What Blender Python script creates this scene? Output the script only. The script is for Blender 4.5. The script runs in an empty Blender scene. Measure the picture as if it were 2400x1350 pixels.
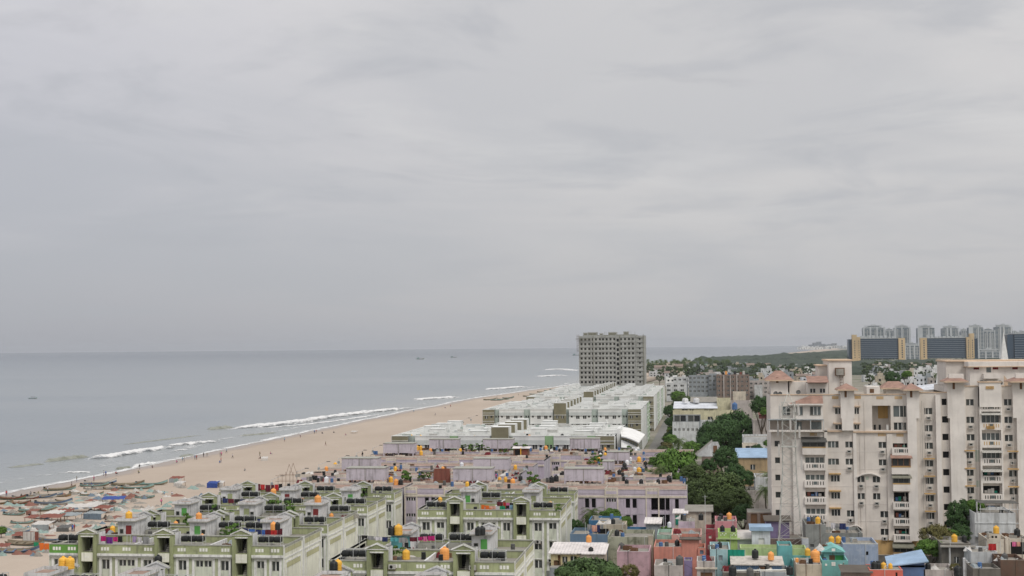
import bpy, math, random
from mathutils import Vector, noise
rnd = random.Random(7)
S = bpy.context.scene
COL = S.collection
PI = math.pi

# ------------------------------------------------------------------ camera
F, CAMZ = 3333.0, 40.0
YAW, PITCH, ROLL = math.radians(7.7), math.atan((812 - 675) / 3333.0), math.radians(0.5)
fwd = Vector((-math.sin(YAW) * math.cos(PITCH), math.cos(YAW) * math.cos(PITCH), math.sin(PITCH)))
r0 = Vector((math.cos(YAW), math.sin(YAW), 0)); u0 = r0.cross(fwd)
RV = r0 * math.cos(ROLL) - u0 * math.sin(ROLL); UV = u0 * math.cos(ROLL) + r0 * math.sin(ROLL)
cam_d = bpy.data.cameras.new('camera'); cam = bpy.data.objects.new('camera', cam_d); COL.objects.link(cam)
from mathutils import Matrix
cam.matrix_world = Matrix(((RV.x, UV.x, -fwd.x, 0), (RV.y, UV.y, -fwd.y, 0), (RV.z, UV.z, -fwd.z, CAMZ), (0, 0, 0, 1)))
cam_d.sensor_width = 36; cam_d.lens = 36 * F / 2400; cam_d.clip_start = 1; cam_d.clip_end = 80000
S.camera = cam

# ------------------------------------------------------------------ sky, sun, exposure
SUN_EL, SUN_AZ = math.radians(52), math.radians(25)   # azimuth measured from +Y (ahead) towards +X is set below
S.view_settings.view_transform = 'Standard'; S.view_settings.look = 'None'
S.view_settings.exposure = 0.0; S.view_settings.gamma = 1.0
W = bpy.data.worlds.new("World"); S.world = W; W.use_nodes = True
nt = W.node_tree; nt.nodes.clear(); N = nt.nodes; L = nt.links
def nd(t, **k):
    n = N.new(t)
    for a, v in k.items(): setattr(n, a, v)
    return n
def mth(op, a, b=None, c=None, clamp=False):
    n = nd('ShaderNodeMath', operation=op); n.use_clamp = clamp
    for i, v in enumerate((a, b, c)):
        if v is None: continue
        if isinstance(v, (int, float)): n.inputs[i].default_value = v
        else: L.new(v, n.inputs[i])
    return n.outputs[0]
def mixc(f, a, b, mode='MIX'):
    n = nd('ShaderNodeMix', data_type='RGBA', blend_type=mode)
    for i, v in ((0, f), (6, a), (7, b)):
        if isinstance(v, (int, float)): n.inputs[i].default_value = v
        elif isinstance(v, tuple): n.inputs[i].default_value = (*v, 1)
        else: L.new(v, n.inputs[i])
    return n.outputs[2]
tc = nd('ShaderNodeTexCoord'); sp = nd('ShaderNodeSeparateXYZ'); L.new(tc.outputs['Generated'], sp.inputs[0])
X, Y, Z = sp.outputs
def rng(v, a, b): 
    n = nd('ShaderNodeMapRange', interpolation_type='SMOOTHSTEP'); L.new(v, n.inputs[0])
    n.inputs[1].default_value = a; n.inputs[2].default_value = b; return n.outputs[0]
zc = mth('MAXIMUM', Z, 0.0)
el = mth('POWER', mth('MULTIPLY', zc, 1 / .24, clamp=True), .75)
lr = rng(X, -0.52, 0.0)
lo = mixc(lr, (.375, .388, .43), (.46, .463, .487))
hi = mixc(lr, (.64, .635, .675), (.76, .735, .72))
base = mixc(el, lo, hi)
den = mth('ADD', zc, 0.07)
cv = nd('ShaderNodeCombineXYZ'); L.new(mth('DIVIDE', X, den), cv.inputs[0]); L.new(mth('DIVIDE', Y, den), cv.inputs[1])
def cloud(scale, det, w, sx=1.0, sy=1.0, off=0):
    mp = nd('ShaderNodeMapping'); mp.inputs[3].default_value = (sx, sy, 1); mp.inputs[1].default_value = (off, off * .7, off)
    L.new(cv.outputs[0], mp.inputs[0])
    n = nd('ShaderNodeTexNoise'); n.inputs['Scale'].default_value = scale; n.inputs['Detail'].default_value = det
    n.inputs['Roughness'].default_value = w; n.inputs['Distortion'].default_value = .6
    L.new(mp.outputs[0], n.inputs['Vector']); return n.outputs[0]
c1 = rng(cloud(.55, 6, .5, 1, .8, 3.1), .40, .62)
c2 = rng(cloud(1.6, 7, .58, .9, .75, 7.7), .48, .68)
c3 = rng(cloud(1.1, 7, .6, .8, 1.0, 1.3), .50, .70)
base = mixc(mth('MULTIPLY', c1, .36), base, (.43, .45, .49), 'MIX')
base = mixc(mth('MULTIPLY', mth('MULTIPLY', c2, rng(zc, .0, .12)), .48), base, (.45, .46, .495), 'MIX')
base = mixc(mth('MULTIPLY', mth('MULTIPLY', c3, rng(zc, .05, .16)), .40), base, (.74, .73, .72), 'MIX')
c4 = rng(cloud(1.15, 7, .6, .9, 1.0, 5.3), .56, .72)
base = mixc(mth('MULTIPLY', mth('MULTIPLY', c4, rng(zc, .10, .18)), .5), base, (.455, .455, .48), 'MIX')
boost = mth('ADD', mth('MULTIPLY', rng(zc, .26, .95), .85), 1.0)
bc = nd('ShaderNodeVectorMath', operation='SCALE'); L.new(base, bc.inputs[0]); L.new(boost, bc.inputs[3])
skyt = nd('ShaderNodeTexSky', sky_type='NISHITA'); skyt.sun_disc = False
skyt.sun_elevation = SUN_EL; skyt.sun_rotation = math.radians(140)
bg1 = nd('ShaderNodeBackground'); bg1.inputs[1].default_value = .08; L.new(skyt.outputs[0], bg1.inputs[0])
bg2 = nd('ShaderNodeBackground'); bg2.inputs[1].default_value = 1.0; L.new(bc.outputs[0], bg2.inputs[0])
ms = nd('ShaderNodeMixShader'); ms.inputs[0].default_value = .93
L.new(bg1.outputs[0], ms.inputs[1]); L.new(bg2.outputs[0], ms.inputs[2])
wo = nd('ShaderNodeOutputWorld'); L.new(ms.outputs[0], wo.inputs[0])
sd = bpy.data.lights.new('sun', 'SUN'); sd.energy = 1.5; sd.angle = math.radians(18); sd.color = (1, .96, .9)
sun = bpy.data.objects.new('sun', sd); COL.objects.link(sun)
az = math.radians(140)                                   # behind the camera, to the right
sdir = Vector((math.sin(az) * math.cos(SUN_EL), math.cos(az) * math.cos(SUN_EL), math.sin(SUN_EL)))
sun.rotation_euler = sdir.to_track_quat('Z', 'Y').to_euler()
S.cycles.max_bounces = 6; S.cycles.diffuse_bounces = 3; S.cycles.transparent_max_bounces = 12

# ------------------------------------------------------------------ pixel of the photo -> point of the place
def ray(px, py): return fwd + RV * (px - 1200) / F - UV * (py - 675) / F
def atz(px, py, z=0.0):
    d = ray(px, py); t = (z - CAMZ) / d.z; return (t * d.x, t * d.y)
def aty(px, py, y):
    d = ray(px, py); t = y / d.y; return (t * d.x, CAMZ + t * d.z)
def screen(v):
    v = Vector(v) - Vector((0, 0, CAMZ)); w = max(v.dot(fwd), .1); return (1200 + F * v.dot(RV) / w, 675 - F * v.dot(UV) / w)

# ------------------------------------------------------------------ materials
MATS = {}
def srgb(c): return tuple((v / 255 / 12.92 if v / 255 <= .04045 else ((v / 255 + .055) / 1.055) ** 2.4) for v in c)
class NB:
    def __init__(s, name):
        s.m = bpy.data.materials.new(name); s.m.use_nodes = True; s.t = s.m.node_tree; s.t.nodes.clear()
        s.out = s.n('ShaderNodeOutputMaterial'); s.p = s.n('ShaderNodeBsdfPrincipled'); s.l(s.p.outputs[0], s.out.inputs[0])
        s.geo = s.n('ShaderNodeNewGeometry')
    def n(s, t, **k):
        x = s.t.nodes.new(t)
        for a, v in k.items(): setattr(x, a, v)
        return x
    def l(s, a, b): s.t.links.new(a, b)
    def noise(s, scale, det=3, rough=.55, st=(1, 1, 1), dist=0.0):
        mp = s.n('ShaderNodeMapping'); mp.inputs[3].default_value = st; s.l(s.geo.outputs['Position'], mp.inputs[0])
        x = s.n('ShaderNodeTexNoise'); x.inputs['Scale'].default_value = scale; x.inputs['Detail'].default_value = det
        x.inputs['Roughness'].default_value = rough; x.inputs['Distortion'].default_value = dist
        s.l(mp.outputs[0], x.inputs['Vector']); return x.outputs[0]
    def rng(s, v, a, b, c=0, d=1):
        x = s.n('ShaderNodeMapRange'); s.l(v, x.inputs[0])
        for i, q in enumerate((a, b, c, d)): x.inputs[i + 1].default_value = q
        return x.outputs[0]
    def mix(s, f, a, b, mode='MIX'):
        x = s.n('ShaderNodeMix', data_type='RGBA', blend_type=mode)
        for i, v in ((0, f), (6, a), (7, b)):
            if isinstance(v, (int, float)): x.inputs[i].default_value = v
            elif isinstance(v, tuple): x.inputs[i].default_value = (*v, 1)
            else: s.l(v, x.inputs[i])
        return x.outputs[2]
    def mul(s, a, b):
        x = s.n('ShaderNodeMath', operation='MULTIPLY')
        for i, v in ((0, a), (1, b)):
            if isinstance(v, (int, float)): x.inputs[i].default_value = v
            else: s.l(v, x.inputs[i])
        return x.outputs[0]
def mat(name, col, rough=.85, dirt=.25, streak=.35, stain=(.09, .085, .07), var=.12, metal=0, spec=.3, scale=1.0):
    """painted plaster, concrete, cloth or plastic with its own stains and run-off streaks"""
    if name in MATS: return MATS[name]
    b = NB(name); c = col
    v = b.rng(b.noise(.35 * scale, 4), .3, .7)
    k = b.mix(v, tuple(max(0, q * (1 - var)) for q in c), tuple(min(1, q * (1 + var)) for q in c))
    if dirt:
        d = b.rng(b.noise(.9 * scale, 6, .65), .52, .78); k = b.mix(b.mul(d, dirt), k, stain)
    if streak:
        s = b.rng(b.noise(1.6 * scale, 3, .6, (1, 1, .10)), .50, .78); k = b.mix(b.mul(s, streak), k, stain)
    b.l(k, b.p.inputs['Base Color']); b.p.inputs['Roughness'].default_value = rough
    b.p.inputs['Metallic'].default_value = metal; b.p.inputs['Specular IOR Level'].default_value = spec
    MATS[name] = b.m; return b.m
def corr(name, col, period=.25, axis=0, **k):
    """corrugated sheet: ribs by bump"""
    if name in MATS: return MATS[name]
    m = mat(name, col, **k); t = m.node_tree; g = t.nodes.new('ShaderNodeNewGeometry'); sp = t.nodes.new('ShaderNodeSeparateXYZ')
    t.links.new(g.outputs['Position'], sp.inputs[0]); a = t.nodes.new('ShaderNodeMath'); a.operation = 'MULTIPLY'; a.inputs[1].default_value = 2 * PI / period
    t.links.new(sp.outputs[axis], a.inputs[0]); s = t.nodes.new('ShaderNodeMath'); s.operation = 'SINE'; t.links.new(a.outputs[0], s.inputs[0])
    bp = t.nodes.new('ShaderNodeBump'); bp.inputs['Strength'].default_value = .7; bp.inputs['Distance'].default_value = .05
    t.links.new(s.outputs[0], bp.inputs['Height'])
    p = [n for n in t.nodes if n.type == 'BSDF_PRINCIPLED'][0]; t.links.new(bp.outputs[0], p.inputs['Normal']); return m
def C(name): return MATS[name]
mat('green_wall', (.58, .61, .51), streak=.6, dirt=.45); mat('green_pil', (.43, .46, .31), streak=.45, dirt=.4)
mat('green_frame', (.30, .33, .18), streak=.5, dirt=.5, var=.2)
mat('green_band', (.345, .375, .21), streak=.6, dirt=.5, var=.18); mat('end_band', (.46, .45, .27), streak=.3, dirt=.2)
mat('bright_band', (.13, .30, .06), streak=.3)
mat('white_trim', (.74, .74, .71), streak=.6, dirt=.5, scale=1.6)
mat('cap_grey', (.33, .33, .29), streak=0, dirt=.75, scale=1.5)
mat('end_cream', (.73, .73, .62), streak=.38, dirt=.15)
mat('roof_grey', (.25, .235, .205), streak=0, dirt=.8, scale=.8)
mat('white_old', (.66, .66, .66), streak=.7, dirt=.55, scale=1.2)
mat('vent_white', (.78, .78, .72), streak=.3, dirt=.1)
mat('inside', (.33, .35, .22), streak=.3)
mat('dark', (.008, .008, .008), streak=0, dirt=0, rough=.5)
mat('glass_dark', (.030, .034, .036), streak=0, dirt=0, rough=.15, spec=.6)
mat('glass_mid', (.12, .14, .14), streak=0, dirt=.2, rough=.15, spec=.6)
mat('patch', (.40, .46, .38), dirt=.7, streak=.5, stain=(.55, .5, .45), scale=2); mat('frame_dull', (.30, .29, .26), streak=.1, dirt=.1); mat('glass_curtain', (.075, .08, .075), streak=0, dirt=.2, rough=.3); mat('frame_white', (.66, .66, .63), streak=.15, dirt=.1)
mat('lilac', (.50, .44, .51), streak=.32, dirt=.28)
mat('lilac_dull', (.50, .47, .52), streak=.65, dirt=.45)
mat('purple_cream', (.64, .575, .48), streak=.35, dirt=.3)
mat('roof_tile', (.30, .205, .165), streak=0, dirt=.6, var=.25, scale=1.2)
mat('wall_pale', (.50, .46, .41), streak=.6, dirt=.6)
mat('w_white', (.70, .71, .69), streak=.10, dirt=.05)
mat('w_grey', (.52, .545, .53), streak=.12, dirt=.05)
mat('w_olive', (.205, .19, .125), streak=.1, dirt=.05)
mat('w_green', (.26, .40, .22), streak=.2, dirt=.05)
mat('w_roof', (.50, .50, .475), streak=0, dirt=.55)
mat('w_mint', (.40, .46, .42), streak=.5, dirt=.1)
mat('conc', (.36, .365, .345), streak=.45, dirt=.4, scale=.5)
mat('conc_dark', (.21, .205, .16), streak=.5, dirt=.5)
mat('concrete', (.34, .325, .29), streak=.6, dirt=.55)
mat('cream', (.655, .605, .55), streak=.18, dirt=.10, stain=(.30, .24, .19))
mat('cream_light', (.715, .67, .62), streak=.22, dirt=.1, stain=(.30, .25, .2))
mat('ochre', (.52, .33, .13), streak=.3, dirt=.2)
mat('ochre_wall', (.50, .33, .145), streak=.25, dirt=.1)
mat('peach', (.60, .45, .32), streak=.2, dirt=.15)
mat('tile_red', (.30, .185, .145), streak=.1, dirt=.35, scale=2.5, var=.25)
mat('h_fp', (.36, .31, .27), streak=.2); mat('red_dark', (.14, .015, .02), streak=0, dirt=.1)
mat('tank_yellow', (.80, .44, .055), rough=.45, streak=.18, dirt=.12)
mat('tank_orange', (.82, .36, .10), rough=.5, streak=.2, dirt=.12)
mat('tank_black', (.018, .020, .020), rough=.45, streak=0, dirt=.0)
mat('tank_white', (.70, .72, .74), rough=.5, streak=.2, dirt=.1)
mat('tank_blue', (.07, .15, .32), rough=.5, streak=.1, dirt=.1)
mat('tank_grey', (.10, .10, .095), rough=.6, streak=.2, dirt=.2)
mat('pipe', (.55, .56, .55), rough=.5, streak=.2, dirt=.2)
mat('steel', (.50, .50, .46), rough=.45, streak=.25, dirt=.2, metal=.3)
mat('rust', (.17, .10, .065), rough=.9)
mat('ac', (.43, .42, .39), rough=.6, streak=.3)
mat('wood', (.16, .085, .045), rough=.8, streak=.2)
mat('door_green', (.10, .33, .08), streak=.1); mat('door_red', (.20, .03, .03), streak=.1)
mat('bark', (.10, .08, .06), streak=.3)
mat('tarp_red', (.21, .075, .055), streak=.3, dirt=.2); mat('tarp_blue', (.035, .07, .26), streak=.1, dirt=.15)
mat('tarp_white', (.52, .50, .47), streak=.25, dirt=.3); mat('tarp_green', (.01, .22, .15), streak=.3, dirt=.1)
mat('tarp_grey', (.27, .30, .31), streak=.4, dirt=.3)
mat('white_new', (.70, .70, .68), streak=.04, dirt=0)
# ------------------------------------------------------------------ mesh builder
class MB:
    def __init__(s): s.v = []; s.f = []; s.mi = []; s.m = []; s.sm = []
    def q(s, pts, m, smooth=False):
        if m not in s.m: s.m.append(m)
        n = len(s.v); s.v += [tuple(p) for p in pts]; s.f.append(tuple(range(n, n + len(pts)))); s.mi.append(s.m.index(m)); s.sm.append(smooth)
    def box(s, x0, x1, y0, y1, z0, z1, m, top=None, skip=''):
        if 'f' not in skip: s.q([(x0, y0, z0), (x1, y0, z0), (x1, y0, z1), (x0, y0, z1)], m)
        if 'k' not in skip: s.q([(x1, y1, z0), (x0, y1, z0), (x0, y1, z1), (x1, y1, z1)], m)
        if 'l' not in skip: s.q([(x0, y1, z0), (x0, y0, z0), (x0, y0, z1), (x0, y1, z1)], m)
        if 'r' not in skip: s.q([(x1, y0, z0), (x1, y1, z0), (x1, y1, z1), (x1, y0, z1)], m)
        if 't' not in skip: s.q([(x0, y0, z1), (x1, y0, z1), (x1, y1, z1), (x0, y1, z1)], top or m)
        if 'b' not in skip: s.q([(x0, y1, z0), (x1, y1, z0), (x1, y0, z0), (x0, y0, z0)], m)
    def ring(s, x0, x1, y0, y1, z0, z1, t, m, cap=None):
        """parapet running round a rectangle"""
        s.box(x0, x1, y0, y0 + t, z0, z1, m, cap); s.box(x0, x1, y1 - t, y1, z0, z1, m, cap)
        s.box(x0, x0 + t, y0 + t, y1 - t, z0, z1, m, cap); s.box(x1 - t, x1, y0 + t, y1 - t, z0, z1, m, cap)
    def wall(s, x0, x1, z0, z1, y, holes, m, dep=.2, rm=None, back=None):
        """wall facing -Y with real openings; holes = (hx0,hx1,hz0,hz1)"""
        xs = sorted({x0, x1} | {min(max(h[i], x0), x1) for h in holes for i in (0, 1)}); zs = sorted({z0, z1} | {min(max(h[i], z0), z1) for h in holes for i in (2, 3)})
        for a, b in zip(xs, xs[1:]):
            if b - a < 1e-5: continue
            run = None
            for c, d in zip(zs, zs[1:]):
                cx, cz = (a + b) / 2, (c + d) / 2
                solid = d - c > 1e-5 and not any(h[0] < cx < h[1] and h[2] < cz < h[3] for h in holes)
                if solid: run = [run[0], d] if run else [c, d]
                elif run: s.q([(a, y, run[0]), (b, y, run[0]), (b, y, run[1]), (a, y, run[1])], m); run = None
            if run: s.q([(a, y, run[0]), (b, y, run[0]), (b, y, run[1]), (a, y, run[1])], m)
        rm = rm or m
        for h in holes:
            a, b, c, d = h[:4]; e = h[4] if len(h) > 4 else dep; k = y + e
            s.q([(a, y, c), (a, k, c), (a, k, d), (a, y, d)], rm); s.q([(b, k, c), (b, y, c), (b, y, d), (b, k, d)], rm)
            s.q([(a, y, d), (a, k, d), (b, k, d), (b, y, d)], rm); s.q([(a, y, c), (b, y, c), (b, k, c), (a, k, c)], rm)
            if back: s.q([(a, k, c), (b, k, c), (b, k, d), (a, k, d)], back)
    def tube(s, p, q, r, m, n=5, r2=None):
        p = Vector(p); q = Vector(q); d = (q - p)
        if d.length < 1e-6: return
        d.normalize(); a = d.orthogonal().normalized(); b = d.cross(a); r2 = r if r2 is None else r2
        P = [p + (a * math.cos(2 * PI * i / n) + b * math.sin(2 * PI * i / n)) * r for i in range(n)]
        Q = [q + (a * math.cos(2 * PI * i / n) + b * math.sin(2 * PI * i / n)) * r2 for i in range(n)]
        for i in range(n): s.q([P[i], P[(i + 1) % n], Q[(i + 1) % n], Q[i]], m, n > 4)
        s.q(P[::-1], m); s.q(Q, m)
    def lathe(s, prof, m, c=(0, 0, 0), n=14, axis='z'):
        R = []
        for r, z in prof:
            row = []
            for i in range(n):
                a = 2 * PI * i / n; x, y = r * math.cos(a), r * math.sin(a)
                row.append((c[0] + x, c[1] + y, c[2] + z) if axis == 'z' else (c[0] + z, c[1] + x, c[2] + y))
            R.append(row)
        for A, B in zip(R, R[1:]):
            for i in range(n): s.q([A[i], A[(i + 1) % n], B[(i + 1) % n], B[i]], m, True)
    def build(s, name, parent=None, loc=(0, 0, 0), rz=0, label=None):
        me = s.mesh(name); o = bpy.data.objects.new(name, me); COL.objects.link(o); o.parent = parent; o.location = loc; o.rotation_euler.z = rz
        if label: o['label'] = label
        return o
    def mesh(s, name):
        me = bpy.data.meshes.new(name); me.from_pydata(s.v, [], s.f)
        for m in s.m: me.materials.append(MATS[m])
        me.polygons.foreach_set('material_index', s.mi); me.polygons.foreach_set('use_smooth', s.sm); me.update(); return me
def inst(me, name, parent=None, loc=(0, 0, 0), rz=0, sc=None, label=None):
    o = bpy.data.objects.new(name, me); COL.objects.link(o); o.parent = parent; o.location = loc; o.rotation_euler.z = rz
    if sc: o.scale = sc
    if label: o['label'] = label
    return o
THINGS = []
def tag(o, label, cat, group=None, kind=None):
    o['label'] = label; o['category'] = cat
    if group: o['group'] = group
    if kind: o['kind'] = kind
    else: THINGS.append(o)
    return o
def thing(name, label, cat, loc=(0, 0, 0), rz=0, group=None, sc=None):
    o = bpy.data.objects.new(name, None); COL.objects.link(o); o.empty_display_size = 1
    o.location = loc; o.rotation_euler.z = rz
    if sc: o.scale = sc
    return tag(o, label, cat, group)
def setting(o): o['kind'] = 'structure'; return o
ROOFS = []                                   # (x0,x1,y0,y1,z): roofs on which tanks stand
def kids(o): return [c for c in bpy.data.objects if c.parent == o]

# ================================================================== THE SETTING: ground, beach, sea
SHORE = [(-215, -200), (-204, 150), (-198, 290), (-195, 375), (-193, 438), (-191.5, 540), (-189.5, 750), (-180, 1080), (-158, 1300), (-132, 1500),
         (-118, 1900), (-126, 2400), (-128, 3137), (-35, 3575), (100, 4416), (232, 5374), (500, 7590), (820, 10500), (1400, 15000), (2600, 24000)]
def shore_x(y):
    for (x0, y0), (x1, y1) in zip(SHORE, SHORE[1:]):
        if y <= y1: return x0 + (x1 - x0) * (y - y0) / (y1 - y0)
    return SHORE[-1][0]
b = NB('sand'); MATS['sand'] = b.m
at_ = b.n('ShaderNodeAttribute', attribute_name='shore')
k = b.mix(b.rng(b.noise(.02, 5, .6, (1, .35, 1)), .35, .65), (.37, .305, .243), (.43, .36, .293))
k = b.mix(b.mul(b.rng(b.noise(.12, 6, .7), .5, .75), .35), k, (.32, .25, .195))
k = b.mix(b.mul(b.rng(b.noise(.8, 5, .7), .55, .8), .3), k, (.25, .19, .15))
ad = b.n('ShaderNodeMath', operation='ADD'); b.l(at_.outputs['Fac'], ad.inputs[0]); b.l(b.rng(b.noise(.05, 4), 0, 1, -.9, .9), ad.inputs[1])
wet = b.rng(ad.outputs[0], .55, 1.1, 1, 0)
k = b.mix(b.mul(wet, .62), k, (.225, .175, .14))
b.l(k, b.p.inputs['Base Color']); b.l(b.rng(wet, 0, 1, .95, .32), b.p.inputs['Roughness']); b.p.inputs['Specular IOR Level'].default_value = .3
b = NB('earth'); MATS['earth'] = b.m
k = b.mix(b.rng(b.noise(.012, 6, .6), .4, .6), (.22, .195, .155), (.10, .115, .06))
k = b.mix(b.rng(b.noise(.15, 5, .6), .45, .7), k, (.27, .245, .21)); b.l(k, b.p.inputs['Base Color']); b.p.inputs['Roughness'].default_value = .95
b = NB('seawater'); MATS['seawater'] = b.m
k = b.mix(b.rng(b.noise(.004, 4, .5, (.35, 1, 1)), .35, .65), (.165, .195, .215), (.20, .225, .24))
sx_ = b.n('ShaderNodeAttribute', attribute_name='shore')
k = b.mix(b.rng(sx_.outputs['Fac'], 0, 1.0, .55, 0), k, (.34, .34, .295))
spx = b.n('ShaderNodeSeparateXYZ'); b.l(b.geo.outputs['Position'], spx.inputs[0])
k = b.mix(b.rng(spx.outputs[1], 1500, 7000), k, (.06, .085, .115))       # base colour turns darker and bluer with distance towards the horizon
b.l(k, b.p.inputs['Base Color']); b.p.inputs['Roughness'].default_value = .22; b.p.inputs['IOR'].default_value = 1.33
bp = b.n('ShaderNodeBump'); bp.inputs['Strength'].default_value = .55; bp.inputs['Distance'].default_value = 1.0
h1 = b.noise(.045, 4, .6, (1, .45, 1)); h2 = b.noise(.35, 4, .6, (1, .5, 1))
ad = b.n('ShaderNodeMath', operation='MULTIPLY_ADD'); b.l(h1, ad.inputs[0]); ad.inputs[1].default_value = 1.6; b.l(h2, ad.inputs[2])
b.l(ad.outputs[0], bp.inputs['Height']); b.l(bp.outputs[0], b.p.inputs['Normal'])
b = NB('foam'); MATS['foam'] = b.m
b.p.inputs['Base Color'].default_value = (.70, .70, .69, 1); b.p.inputs['Roughness'].default_value = .9
al = b.n('ShaderNodeAttribute', attribute_name='edge'); mm = b.n('ShaderNodeMath', operation='ADD')
b.l(al.outputs['Fac'], mm.inputs[0]); b.l(b.rng(b.noise(.30, 7, .72, (1, .45, 1)), .3, .7, -.75, .42), mm.inputs[1])
b.l(b.rng(mm.outputs[0], .12, .75, 0, .92), b.p.inputs['Alpha'])
b = NB('swell_water'); MATS['swell_water'] = b.m
b.l(b.mix(b.rng(b.noise(.3, 4), .4, .6), (.15, .16, .12), (.23, .24, .20)), b.p.inputs['Base Color']); b.p.inputs['Roughness'].default_value = .35

def strip(name, rows, m, attr=None, kind='structure', label=None, smooth=True):
    """rows: list of lists of (x,y,z,a) with equal length"""
    n = len(rows[0]); vs = [p[:3] for r in rows for p in r]
    fs = [(i * n + j, i * n + j + 1, (i + 1) * n + j + 1, (i + 1) * n + j) for i in range(len(rows) - 1) for j in range(n - 1)]
    me = bpy.data.meshes.new(name); me.from_pydata(vs, [], fs); me.materials.append(MATS[m])
    me.polygons.foreach_set('use_smooth', [smooth] * len(fs))
    if attr:
        a = me.attributes.new(attr, 'FLOAT', 'POINT'); a.data.foreach_set('value', [p[3] for r in rows for p in r])
    me.update(); me.validate(); o = bpy.data.objects.new(name, me); COL.objects.link(o); o['kind'] = kind
    if label: o['label'] = label
    return o
# ground: a sheet from the shore inland to the horizon
rows = []
for i in range(len(SHORE)):
    x, y = SHORE[i]; rows.append([(x + 30 * (1 + y / 2500), y, -.35, 0), (x + 400, y, -.02, 0), (x + 3000, y, 0, 0), (26000, y, 0, 0)])
strip('ground', rows, 'earth')
ys = [SHORE[0][1]]
while ys[-1] < 24000: ys.append(ys[-1] + max(8, abs(ys[-1]) * .03))
rows = []
for y in ys:
    x = shore_x(y) + (noise.noise((y * .012, 0, 0)) * 3.0 + noise.noise((y * .05, 5, 0)) * 1.2) * (1 if y < 2500 else 4)
    r = []
    wb = 122 if y < 1000 else (122 - (y - 1000) * .11 if y < 1600 else 56 if y < 3000 else 56 + (y - 3000) * .012)
    for d, z in ((-25, -1.6), (-6, -.35), (0, .02), (4, .16), (9, .32), (18, .46), (40, .5), (70, .46), (wb, .40), (wb + 3, -.6)):
        zz = z + (noise.noise((x * .05 + d * .08, y * .03, 2)) * .16 if d > 12 and d < wb else 0)
        r.append((x + d, y, zz, max(0, d / 10)))
    rows.append(r)
strip('beach', rows, 'sand', 'shore')
rows = []
for y in [-200, 0, 150, 300, 400, 500, 600, 750, 900, 1100, 1400, 1700, 2000, 2600, 3300, 4400, 5400, 7600, 10500, 15000, 20000, 27000]:
    x = shore_x(y) + 14 * (1 if y < 2500 else 2)
    rows.append([(x - d, y, 0, min(1, d / 90)) for d in (0, 12, 30, 60, 110, 200, 500, 2000, 8000, 27000)])
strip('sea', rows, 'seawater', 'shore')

def pxline(pts, n, z=0.0):
    """pixel polyline on the water -> n world points"""
    Ls = [0]
    for (a, b_), (c, d) in zip(pts, pts[1:]): Ls.append(Ls[-1] + math.hypot(c - a, d - b_))
    out = []
    for i in range(n):
        t = Ls[-1] * i / (n - 1)
        for j in range(len(pts) - 1):
            if t <= Ls[j + 1] + 1e-6:
                f = (t - Ls[j]) / (Ls[j + 1] - Ls[j]); p = (pts[j][0] + (pts[j + 1][0] - pts[j][0]) * f, pts[j][1] + (pts[j + 1][1] - pts[j][1]) * f); break
        out.append(Vector((*atz(p[0], p[1], z), z)))
    return out
def roller(pts, wid, h, n=120, m='foam', label='white foam of a breaking wave', seed=0, wid2=None):
    P = pxline(pts, n); rows = []; wid *= .8; wid2 = wid2 and wid2 * .8
    for i, p in enumerate(P):
        t = (P[min(i + 1, n - 1)] - P[max(i - 1, 0)]).normalized(); s = Vector((t.y, -t.x, 0))
        e = i / (n - 1); fade = min(1, e * 7, (1 - e) * 7); w = (wid + ((wid2 or wid) - wid) * e) * (.35 + .65 * fade) * (1 + .45 * noise.noise((i * .13, seed, 0)))
        off = noise.noise((i * .08, seed + 9, 0)) * wid * .25
        r = []
        for j in range(9):
            u = j / 8; hh = math.sin(PI * min(1, u * 1.15)) ** .8 * h * fade * (1 + .5 * noise.noise((i * .3, u * 3, seed)))
            q = p + s * ((u - .5) * w + off); r.append((q.x, q.y, max(.03, hh), min(1, (1 - abs(u - .45) * 1.9) * 1.35 * (.5 + .5 * fade))))
        rows.append(r)
    return strip('sea_foam' if m == 'foam' else 'sea_swell', rows, m, 'edge', 'stuff', label)
roller([(205, 1077), (260, 1071), (330, 1059), (412, 1048)], 10, 1.1, label='long white foam of the breaker nearest the boats', seed=1)
roller([(400, 1046), (450, 1040), (516, 1035)], 12, .7, seed=2, label='thin white foam trailing right of the nearest breaker')
roller([(534, 1006), (610, 1000), (700, 990), (780, 978), (870, 966), (982, 955)], 22, 1.3, 200, seed=3, wid2=12, label='broad white foam of the big breaker in mid beach')
roller([(610, 1004), (700, 997), (800, 985), (900, 970)], 8, .3, 120, seed=31, label='torn inner foam below the big breaker')
roller([(975, 938), (1020, 934), (1078, 931)], 24, 1.0, seed=4, label='short white breaker left of the white housing')
roller([(1140, 913), (1180, 911), (1232, 906)], 28, 1.0, seed=5, label='white breaker before the concrete tower')
roller([(1266, 883), (1295, 881), (1322, 880)], 40, 1.0, 60, seed=6, label='far breaker below the sea horizon')
roller([(1280, 867), (1310, 865), (1350, 869)], 45, .8, 60, seed=7, label='farthest faint breaker left of the tower')
roller([(152, 1108), (180, 1107), (213, 1108)], 6, .3, 60, seed=8, label='small patch of foam near the first boats')
roller([(306, 1100), (330, 1093), (352, 1089), (372, 1087)], 4, .9, 60, seed=9, label='splashing foam at the shore beyond the boats')
roller([(1300, 913), (1350, 905)], 20, .4, 60, seed=29, label='foam line at the shore by the tower foot')
roller([(105, 1083), (140, 1078), (175, 1074), (210, 1071)], 4.5, 1.0, 60, 'swell_water', 'brown green swell about to break', 11)
roller([(488, 1007), (515, 1005), (545, 1002)], 7, 1.1, 40, 'swell_water', 'brown green swell left of the big breaker', 12)
roller([(272, 1100), (290, 1098), (308, 1096)], 3, .6, 40, 'swell_water', 'small dark swell at the water edge', 13)
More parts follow.
